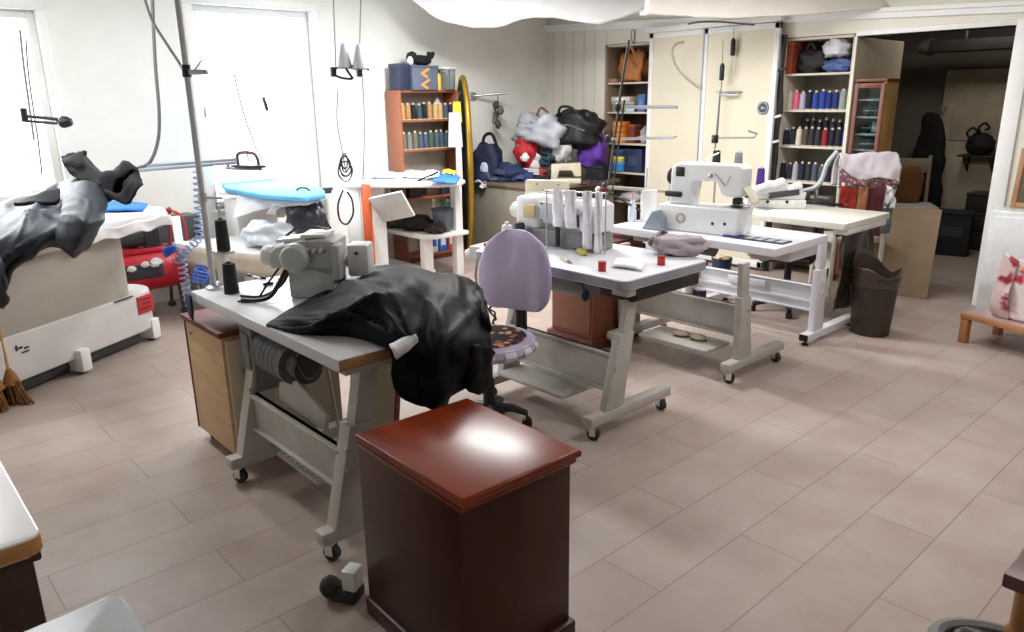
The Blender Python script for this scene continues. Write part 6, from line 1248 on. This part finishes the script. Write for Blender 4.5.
for k, (z, x, c_, lb) in enumerate(((1.424, .10, (90, 104, 118), 'slate bundle at left'), (1.424, .19, (60, 70, 84), 'dark blue bundle at right'), (1.284, .10, (40, 44, 50), 'black bundle at left'), (1.284, .20, (200, 204, 206), 'white bundle at right'), (1.154, .14, (70, 80, 96), 'slate blue bundle'), (1.014, .15, (64, 66, 92), 'purple grey bundle'))):
    p = GM @ Vector((x, .13, z+.001)); sh = {1.424: 'top stocked', 1.284: 'second stocked', 1.154: 'third stocked', 1.014: 'fourth stocked'}[z]
    o = thing('thread_bundle', '%s on the %s shelf of the glass cabinet' % (lb, sh), 'thread bundle', tuple(p), .3*k, 'bundles in the glass cabinet'); mb = MB(); mb.blob((0, 0, .045), (.045 if k < 4 else .09, .06, .05), seed=k, amp=.18, zmin=0); mb.build('bundle', sm('bundle_%d' % k, *c_, rough=.8), o, ang=80); mb = MB(); mb.tube([(.046*math.cos(a) if k < 4 else .092*math.cos(a), .062*math.sin(a), .045) for a in [2*PI*i/14 for i in range(14)]], .004, 5, closed=True); mb.build('band', OFFW, o)
# ---------------------------------------------------------------- chair with covers behind the cream table
gch = thing('wooden_chair', 'pale wooden chair behind the cream table draped with white and red cloth', 'chair', (-2.555, 6.10, 0), math.radians(48))
gch.scale = (.88, .88, 1)
CHW = sm('chair_pale', 206, 200, 190, rough=.5, var=.04)
for x in (-.22, .22):
    mb = MB(); mb.tube([(x, .02, 0), (x, .0, .5), (x*.98, .05, 1.12)], .021, 10); mb.build('leg', CHW, gch)
    mb = MB(); mb.tube([(x, .46, 0), (x*.98, .45, .45)], .021, 10); mb.build('leg', CHW, gch)
mb = MB(); mb.box(-.24, .24, .03, .48, .44, .475, bev=.012); mb.build('seat', CHW, gch)
for z in (.66, .86, 1.06): mb = MB(); mb.box(-.21, .21, .0, .03, z, z+.05, bev=.006, M=T(0, .03, 0)); mb.build('back_slat', CHW, gch)
GMX = Matrix.Translation((-2.555, 6.10, 0)) @ RZ(48) @ Matrix.Diagonal((.88, .88, 1, 1))
def drape(name, label, rows, m, amp=.01, seed=1, solid=.01, cat='cloth', fr=9):
    mb = MB(); mb.surf([[GMX @ Vector(p) for p in r] for r in rows], 6, 6, amp=amp, freq=fr, seed=seed); creases(mb, amp*.6, 9, seed)
    return tag(mb.build(name, m, solid=solid, ang=80), label, cat, 'cloths over the pale chair')
drape('white_cloth', 'white cloth draped over the top of the pale wooden chair', [[(x, -.10-.02*math.sin(x*14), .93+.05*math.sin(x*9+1)) for x in (-.25, -.12, 0, .12, .25)], [(x, -.065, 1.05) for x in (-.26, -.12, 0, .12, .27)], [(x, .03, 1.155+.012*math.sin(x*12)) for x in (-.25, -.12, 0, .12, .26)], [(x, .13, 1.05) for x in (-.25, -.12, 0, .12, .26)], [(x, .13, .9) for x in (-.25, -.12, 0, .12, .25)]], sm('pale_lilac_cloth', 206, 198, 204, rough=.85, var=.04), seed=3)
def redmat(name, base, dots, sc):
    m = mat(name, base, rough=.8); nt = m.node_tree; b = nt.nodes['Principled BSDF']; tc = nt.nodes.new('ShaderNodeTexCoord'); v = nt.nodes.new('ShaderNodeTexVoronoi'); v.inputs['Scale'].default_value = sc
    r = nt.nodes.new('ShaderNodeValToRGB'); r.color_ramp.elements[0].color = (*dots, 1); r.color_ramp.elements[1].color = (*base, 1); r.color_ramp.elements[0].position = .30; r.color_ramp.elements[1].position = .42
    nt.links.new(tc.outputs['Object'], v.inputs['Vector']); nt.links.new(v.outputs['Distance'], r.inputs['Fac']); nt.links.new(r.outputs['Color'], b.inputs['Base Color']); return m
drape('patterned_scarf', 'red and white patterned scarf under the white cloth on pale chair', [[(x, -.10+.02*math.sin(x*21), .89+.01*math.sin(x*17)) for x in (-.28, -.14, 0, .12, .22)], [(x, -.115+.02*math.sin(x*19+1), .935) for x in (-.28, -.14, 0, .12, .22)], [(x, -.09, .97+.1*(x < -.2)) for x in (-.29, -.14, 0, .12, .22)]], redmat('scarf_red', s2l(112, 78, 84), s2l(176, 150, 154), 34), amp=.012, seed=5)
drape('red_garment', 'bright red garment hanging on the left of the pale chair', [[(x, -.105+.012*math.sin(x*30), z) for x in (-.27, -.22, -.17, -.115)] for z in (.92, .80, .66, .52)], sm('garment_red', 158, 44, 30, rough=.8, var=.08), seed=6)
drape('tan_garment', 'tan strip of cloth between red and maroon garments on chair', [[(x, -.115+.01*math.sin(x*30), z) for x in (-.11, -.085, -.055, -.03)] for z in (.915, .80, .66, .52)], sm('garment_tan', 164, 108, 74, rough=.8, var=.06), seed=7)
drape('maroon_garment', 'dark maroon garment in the middle of the pale chair', [[(x, -.105+.012*math.sin(x*30), z) for x in (-.025, .03, .08, .13)] for z in (.915, .80, .66, .52)], sm('garment_maroon', 84, 34, 36, rough=.8, var=.08), seed=8)
drape('lace_cloth', 'white ruffled lace hanging at the right of pale chair', [[(x, -.10+.015*math.sin(x*60+z*30), z) for x in (.14, .17, .20, .235)] for z in (.96, .90, .83, .74)], LACE, amp=.014, seed=9, fr=22)
drape('grey_garment', 'grey garment hanging below the lace at right of chair', [[(x, -.09+.012*math.sin(x*30), z) for x in (.14, .17, .2, .225)] for z in (.78, .70, .62, .54)], sm('garment_grey', 96, 98, 104, rough=.8, var=.08), seed=10)
# ---------------------------------------------------------------- cardboard panel leaning by the doorway
p, q = atY(888, 293, 6.46), atY(930, 296, 6.46)
cbx = thing('cardboard_sheet', 'large brown cardboard sheet leaning at the left of dark doorway', 'cardboard', (-2.29, 6.40, 0), math.radians(3))
CARD = sm('cardboard', 142, 122, 98, rough=.85, var=.03)
mb = MB(); mb.box(-.34, .20, -.006, .006, 0.002, .72, bev=.002, M=RX(-5)); mb.build('sheet', CARD, cbx)
mb = MB(); mb.box(-.34, .20, -.008, .008, .71, .722, bev=.002, M=RX(-5)); mb.build('folded_edge', sm('cardboard_edge', 156, 136, 110, rough=.85), cbx)
# ---------------------------------------------------------------- dark room behind
rr_ = thing('wooden_chair', 'old wooden chair with brown cushion in the dark back room', 'chair', (-3.02, 8.3, 0), math.radians(30))
DKW = sm('old_wood', 150, 138, 120, rough=.6)
for x in (-.2, .2):
    mb = MB(); mb.tube([(x, .2, 0), (x, .19, .45), (x, .25, .98)], .02, 8); mb.build('leg', DKW, rr_); mb = MB(); mb.tube([(x, -.2, 0), (x, -.2, .45)], .02, 8); mb.build('leg', DKW, rr_)
mb = MB(); mb.box(-.22, .22, -.22, .22, .44, .47, bev=.01); mb.build('seat', DKW, rr_); mb = MB(); mb.box(-.2, .2, .225, .255, .80, .95, bev=.01); mb.build('back_slat', DKW, rr_)
mb = MB(); mb.blob((-.03, .12, .68), (.17, .07, .2), seed=3, amp=.1, zmin=.472, sq=.6); o = tag(mb.build('brown_cushion', sm('cushion_brown', 126, 82, 46, rough=.9)), 'brown cushion propped on the wooden chair in dark back room', 'cushion'); o.location = (-3.02, 8.3, 0); o.rotation_euler.z = math.radians(30)
mb = MB(); mb.box(-.25, .25, -.25, .2, .474, .50, bev=.01); o = tag(mb.build('white_cloth', sm('cloth_dim', 190, 190, 186, rough=.9)), 'white cloth on the seat of chair in dark back room', 'cloth'); o.location = (-3.02, 8.3, 0); o.rotation_euler.z = math.radians(30)
o = thing('hanging_coat', 'long black coat hanging beside the pale door in back room', 'coat', tuple(atY(935, 115, 9.0)))
zc = o.location.z; mb = MB(); mb.surf([[(r*math.cos(a), .5*r*math.sin(a), z) for a in [2*PI*k/12 for k in range(12)]] for r, z in ((.03, .02), (.10, -.08), (.15, -.4), (.17, -.8), (.19, -zc+.25))], 3, 5, amp=.03, freq=5, closed=True); mb.build('coat_body', sm('coat_black', 14, 14, 18, rough=.9), o, ang=80); mb = MB(); mb.tube([(0, 0, .02), (0, .06, .08), (0, .38, .08)], .01, 6); mb.build('hook', STEEL, o)
p0 = atY(963, 140, 9.2); p1 = atY(1000, 140, 9.2)
o = thing('wall_shelf', 'dark wall shelf on the pale door of the back room', 'shelf', ((p0.x+p1.x)/2, 9.2, p0.z-.15)); hw = (p1.x-p0.x)/2
mb = MB(); mb.box(-hw, hw, -.12, .11, -.02, 0, bev=.003); mb.build('board', sm('dark_board', 40, 34, 30), o); 
for x in (-hw*.7, hw*.7): mb = MB(); mb.tube([(x, .1, -.02), (x, .1, -.18), (x, -.08, -.02)], .01, 6); mb.build('bracket', BLACK, o)
mb = MB(); mb.blob((0, 0, .11), (hw*.8, .1, .12), seed=5, amp=.15, zmin=0.001); o2 = tag(mb.build('dark_bag', sm('bag_black', 20, 18, 20, rough=.8), ang=80), 'black bag lying on the wall shelf in back room', 'bag'); o2.location = o.location
for k in range(2):
    o3 = thing('ornament', ('curly dark ornament at left above the black bag', 'dark figurine standing right of the curly ornament')[k], 'ornament', tuple(o.location+Vector((-hw*.55+hw*.6*k, .0, .21 if k else .16)))); mb = MB(); mb.tube(crom([Vector(q) for q in ((0, 0, 0), (-.05, 0, .06), (0, 0, .12), (.05, 0, .07), (.01, 0, .05))], 5), .012, 6); mb.build('scroll', BLACK, o3); mb = MB(); mb.lathe([(0, -.03), (.03, -.03), (.02, .01), (0, .01)], 12); mb.build('base', BLACK, o3)
for k, (z, d) in enumerate(((.75, .30), (.55, .3), (.35, .3))):
    o = thing('dark_crate', ('topmost dark crate beside the pale back room door', 'middle dark crate beside the pale back room door', 'lowest stacked dark crate beside the pale back room door')[k], 'crate', (-2.45, 9.0, z-.35+.0), .05*k, 'dark crates in the back room')
    mb = MB(); mb.box(-.2, .2, -.15, .15, .0, .17, bev=.01); mb.build('crate_body', sm('crate_dark', 46, 40, 36, rough=.7), o); mb = MB(); mb.box(-.205, .205, -.155, .155, .17, .195, bev=.006); mb.build('rim', sm('crate_rim', 60, 54, 48), o)
wire('floor_hose', 'black hose looped on the floor of the dark back room', 'hose', [(896, 236, 0), (915, 243, 0), (940, 249, 0), (962, 249, 0), (978, 244, 0), (984, 236, 0)], (-2.75, 8.9), .025, BLACK)
mb = MB(); mb.box(-.16, .16, -.12, .12, 0, .42, bev=.012); mb.box(-.17, .17, -.13, .13, .42, .45, bev=.008)
o = thing('dark_box', 'dark tall box on the floor beside the chair in back room', 'box', (-2.62, 8.5, 0), .2); mb.build('box_body', sm('box_nearblack', 34, 34, 38, rough=.7), o); mb = MB(); mb.box(-.1, .1, -.128, -.118, .2, .3); mb.build('label_patch', sm('box_patch', 60, 60, 64), o)
# conduit beam in the back room
o = thing('ceiling_duct', 'dark horizontal duct below the ceiling of the back room', 'duct', tuple(atY(932, 47, 8.8))); mb = MB(); mb.box(0, 2.2, -.1, .1, -.06, .06, bev=.02); mb.build('duct', sm('duct_dark', 52, 54, 54, rough=.6), o); mb = MB(); mb.lathe([(0, 0), (.09, 0), (.05, .12), (0, .12)], 18, M=T(-.0, 0, -.0) @ RY(-90)); mb.build('end_cone', sm('duct_grey', 110, 112, 110), o)
for x in (.3, 1.8): mb = MB(); mb.box(x, x+.03, -.02, .02, .05, ZC-o.location.z, bev=.002); mb.build('hanger', STEEL, o)
# ---------------------------------------------------------------- right of the doorway
wc = thing('white_cabinet', 'glossy white cabinet standing right of the doorway', 'cabinet', (-1.42, 6.27, 0), 0)
mb = MB(); mb.box(-.24, .5, -.16, .18, .02, .80, bev=.012, seg=3); mb.build('casing', sm('gloss_white', 232, 234, 236, rough=.15), wc); mb = MB(); mb.box(-.20, .46, -.172, -.158, .06, .76, bev=.006); d_ = mb.build('door', sm('gloss_white', 232, 234, 236), wc); mb = MB(); mb.box(.1, .2, -.19, -.172, .7, .715, bev=.004); mb.build('handle', STEEL, d_)
mf = thing('framed_mirror', 'small dark mirror in wooden frame on the white cabinet', 'mirror', (-1.42, 6.36, .80), 0)
mb = MB(); a = (-.19, .45, .0, .42)
for b in ((a[0], a[0]+.035, a[2], a[3]), (a[1]-.035, a[1], a[2], a[3]), (a[0]+.035, a[1]-.035, a[3]-.035, a[3]), (a[0]+.035, a[1]-.035, a[2], a[2]+.035)): mb.box(b[0], b[1], -.012, .012, b[2], b[3], bev=.003, M=RX(-8))
mb.build('frame', sm('frame_oak', 170, 128, 88, rough=.5), mf); mb = MB(); mb.box(a[0]+.03, a[1]-.03, -.004, .004, .03, a[3]-.03, M=RX(-8)); mb.build('mirror_glass', sm('mirror_tint', 120, 108, 94, rough=.25, metal=.6), mf)
OAK = wood('bench_oak', 172, 118, 76, rough=.45, st=(9, 2, 2), var=.07)
be = thing('low_bench', 'low wooden bench at the right edge beside the doorway', 'bench', (-1.18, 5.50, 0), math.radians(-17))
for x, y in ((-.30, -.16), (.55, -.16), (-.30, .2), (.55, .2)): mb = MB(); mb.box(x-.025, x+.025, y-.025, y+.025, 0, .165, bev=.005); mb.build('leg', OAK, be)
mb = MB(); mb.box(-.33, .6, -.19, .24, .165, .2, bev=.006); mb.build('seat_board', OAK, be); mb = MB(); mb.box(-.32, .6, -.17, .22, .199, .205, bev=.002); mb.build('plastic_cover', sm('rose_plastic', 176, 150, 146, rough=.3, var=.08), be)
def blotch(name, base, col, sc):
    m = mat(name, base, rough=.35, scale=sc); nt = m.node_tree; r = [n for n in nt.nodes if n.type == 'VALTORGB'][0]
    r.color_ramp.elements[0].color = (*base, 1); r.color_ramp.elements[1].color = (*col, 1); r.color_ramp.elements[0].position = .52; r.color_ramp.elements[1].position = .62
    return m
bk_ = thing('patterned_bag', 'white bag with red blotchy print standing on the low bench', 'bag', (-1.12, 5.48, .207), math.radians(-17))
RWM = blotch('flower_red_white', s2l(226, 212, 212), s2l(180, 44, 70), 7)
mb = MB(); lat_ = [[(sx*(.25-.0*z), -.10+.02*math.sin(z*20), z) for sx in (-1, -.5, 0, .5, 1)] for z in (0, .12, .24, .36)]
mb.box(-.25, .3, -.10, .12, 0, .36, bev=.03, seg=3)
bmesh.ops.subdivide_edges(mb.bm, edges=mb.bm.edges[:], cuts=3, use_grid_fill=True)
for v in mb.bm.verts: v.co += Vector((noise.noise(v.co*6), noise.noise(v.co*6+Vector((5, 0, 0))), .4*noise.noise(v.co*6+Vector((0, 5, 0)))))*.02
mb.build('bag_body', RWM, bk_, ang=70)
mb = MB(); mb.surf([[(-.24, -.08, .0), (-.255, -.12, .1), (-.25, -.11, .25), (-.24, -.08, .40)], [(-.19, -.1, .0), (-.18, -.135, .12), (-.19, -.12, .25), (-.21, -.1, .42)], [(-.13, -.1, .0), (-.13, -.125, .1), (-.14, -.12, .2), (-.12, -.1, .38)]], 5, 5, amp=.012, freq=10); mb.build('plastic_fold', blotch('fold_red_white', s2l(206, 182, 180), s2l(150, 46, 60), 10), bk_, solid=.006, ang=80)
mb = MB(); mb.tube(crom([Vector(q) for q in ((-.10, -.11, .33), (.0, -.13, .36), (.15, -.13, .345), (.3, -.11, .35))], 5), .022, 8); mb.build('wooden_rail', sm('rail_oak', 196, 142, 104, rough=.5), bk_)
# ---------------------------------------------------------------- white sheet slung below the ceiling along the back
SHEET = sm('white_sheet', 238, 238, 240, rough=.6, var=.015)
def sheetpt(px, py, o=0): return atD(px, py, (-5.2, 5.2), o)
mb = MB()
mb.surf([[sheetpt(x, y, .1) for x, y in ((372, -42), (430, -40), (490, -40), (560, -42), (640, -40), (720, -40))],
 [sheetpt(x, y, -.05) for x, y in ((390, -20), (432, 4), (490, 12), (545, 4), (610, 8), (660, -6))],
 [sheetpt(x, y, -.1) for x, y in ((400, -12), (440, 18), (492, 26), (540, 16), (600, 22), (655, 4))],
 [sheetpt(x, y, .05) for x, y in ((402, -12), (442, 16), (494, 24), (542, 13), (602, 19), (656, 2))],
 [sheetpt(x, y, .6) for x, y in ((392, -24), (440, -2), (496, 4), (548, 2), (604, 4), (662, -10))]], 8, 6, amp=.012, freq=5, seed=3)
tag(mb.build('ceiling_sheet', SHEET, solid=.006, ang=80), 'white sheet sagging below the ceiling in the far corner', 'sheet')
mb = MB()
mb.surf([[atD(x, y, (-3.6, 5.7), .1) for x, y in ((640, -40), (720, -40), (800, -40), (880, -40), (960, -44), (1030, -44))],
 [atD(x, y, (-3.6, 5.7), -.1) for x, y in ((645, 4), (720, 8), (800, 6), (880, 0), (960, -4), (1030, -8))],
 [atD(x, y, (-3.6, 5.7), -.08) for x, y in ((640, 14), (722, 18), (802, 14), (882, 8), (962, 2), (1030, -4))],
 [atD(x, y, (-3.6, 5.7), .5) for x, y in ((640, 8), (722, 10), (802, 8), (882, 0), (962, -8), (1030, -14))]], 8, 6, amp=.014, freq=4, seed=8)
tag(mb.build('ceiling_sheet', sm('shaded_sheet', 228, 222, 214, rough=.7, var=.02), solid=.006, ang=80), 'white sheet toned beige for shade, slung along the ceiling above the cream doors', 'sheet')  # shade on the continuing white sheet is put into its beige colour
# ---------------------------------------------------------------- foreground pieces cut by the frame
wtf = thing('white_table', 'white table corner with wooden edge at the lower left', 'table', (-2.02, -.12, 0))
mb = MB(); mb.prism(rrect(-.48, .40, -.46, .305, .03), .735, .775, bev=.003); mb.build('tabletop', sm('desk_white', 244, 244, 246, rough=.25, var=.01), wtf)
mb = MB(); mb.prism(rrect(-.482, .402, -.462, .307, .032), .737, .77); mb.build('edge_band', wood('edge_oak', 176, 128, 74, rough=.5), wtf)
for x, y in ((-.42, -.4), (-.42, .24), (.33, -.4)): mb = MB(); mb.box(x-.025, x+.025, y-.025, y+.025, 0, .737, bev=.004); mb.build('leg', GSTAND, wtf)
dk = thing('drawer_unit', 'dark brown drawer unit under the white table corner at lower left', 'cabinet', (-1.93, -.08, 0))
DKB = wood('dark_brown_wood', 62, 26, 18, rough=.35, var=.12)
mb = MB(); mb.box(-.25, .24, -.2, .25, 0, .69, bev=.004); mb.build('body', DKB, dk); mb = MB(); mb.box(-.26, .255, -.21, .265, .69, .715, bev=.006); mb.build('top', DKB, dk)
for z in (.08, .28, .48): mb = MB(); mb.box(.238, .25, -.17, .17, z, z+.18, bev=.004); d_ = mb.build('drawer', DKB, dk); mb = MB(); mb.tube([(.25, -.04, z+.09), (.275, -.03, z+.085), (.275, .03, z+.085), (.25, .04, z+.09)], .006, 6); mb.build('handle', BLACK, d_)
p = at(118, 592, .78)
gt = thing('grey_table', 'pale grey table corner at the bottom edge left of cabinet', 'table', (p.x, p.y, 0), math.radians(2))
mb = MB(); mb.prism(rrect(0, .75, -.8, 0, .02), .74, .78, bev=.004); mb.build('tabletop', sm('desk_grey', 132, 132, 130, rough=.35, var=.02), gt)
for x, y in ((.70, -.06), (.70, -.74), (.06, -.74)): mb = MB(); mb.box(x-.022, x+.022, y-.022, y+.022, 0, .74, bev=.004); mb.build('leg', GSTAND, gt)
p = at(1003, 573, .6)
rt_ = thing('side_table', 'dark red topped side table at the lower right edge', 'table', (p.x, p.y, 0))
mb = MB(); mb.box(0, .45, 0, .45, .565, .6, bev=.006); mb.build('tabletop', sm('table_oxblood', 92, 52, 56, rough=.3, var=.06), rt_)
for x, y in ((.045, .055), (.40, .055), (.045, .40), (.40, .40)): mb = MB(); mb.tube([(x, y, 0), (x, y, .3), (x, y, .566)], [.018, .024, .028], 12); mb.lathe([(.026, .40), (.034, .42), (.034, .44), (.026, .46)], 14, M=T(x, y, 0)); mb.build('leg', sm('leg_honey', 150, 102, 56, rough=.4), rt_)
mb = MB(); mb.box(.03, .42, .04, .055, .50, .566, bev=.003); mb.build('apron', sm('leg_honey', 150, 102, 56), rt_)
p = at(1000, 640, .42)
bgf = thing('shoulder_bag', 'black bag with grey rim at the bottom right corner', 'bag', (p.x+.02, p.y-.03, 0), .3)
mb = MB(); mb.blob((0, 0, .21), (.15, .10, .215), seed=3, amp=.06, zmin=0.0, sq=.6); mb.build('bag_body', BLACK, bgf, ang=80)
mb = MB(); mb.tube(crom([Vector((.135*math.cos(a), .09*math.sin(a), .405)) for a in [2*PI*k/12 for k in range(12)]], 3, True), .018, 8, closed=True); mb.build('rim', sm('bag_rim_grey', 140, 138, 136, rough=.8), bgf)
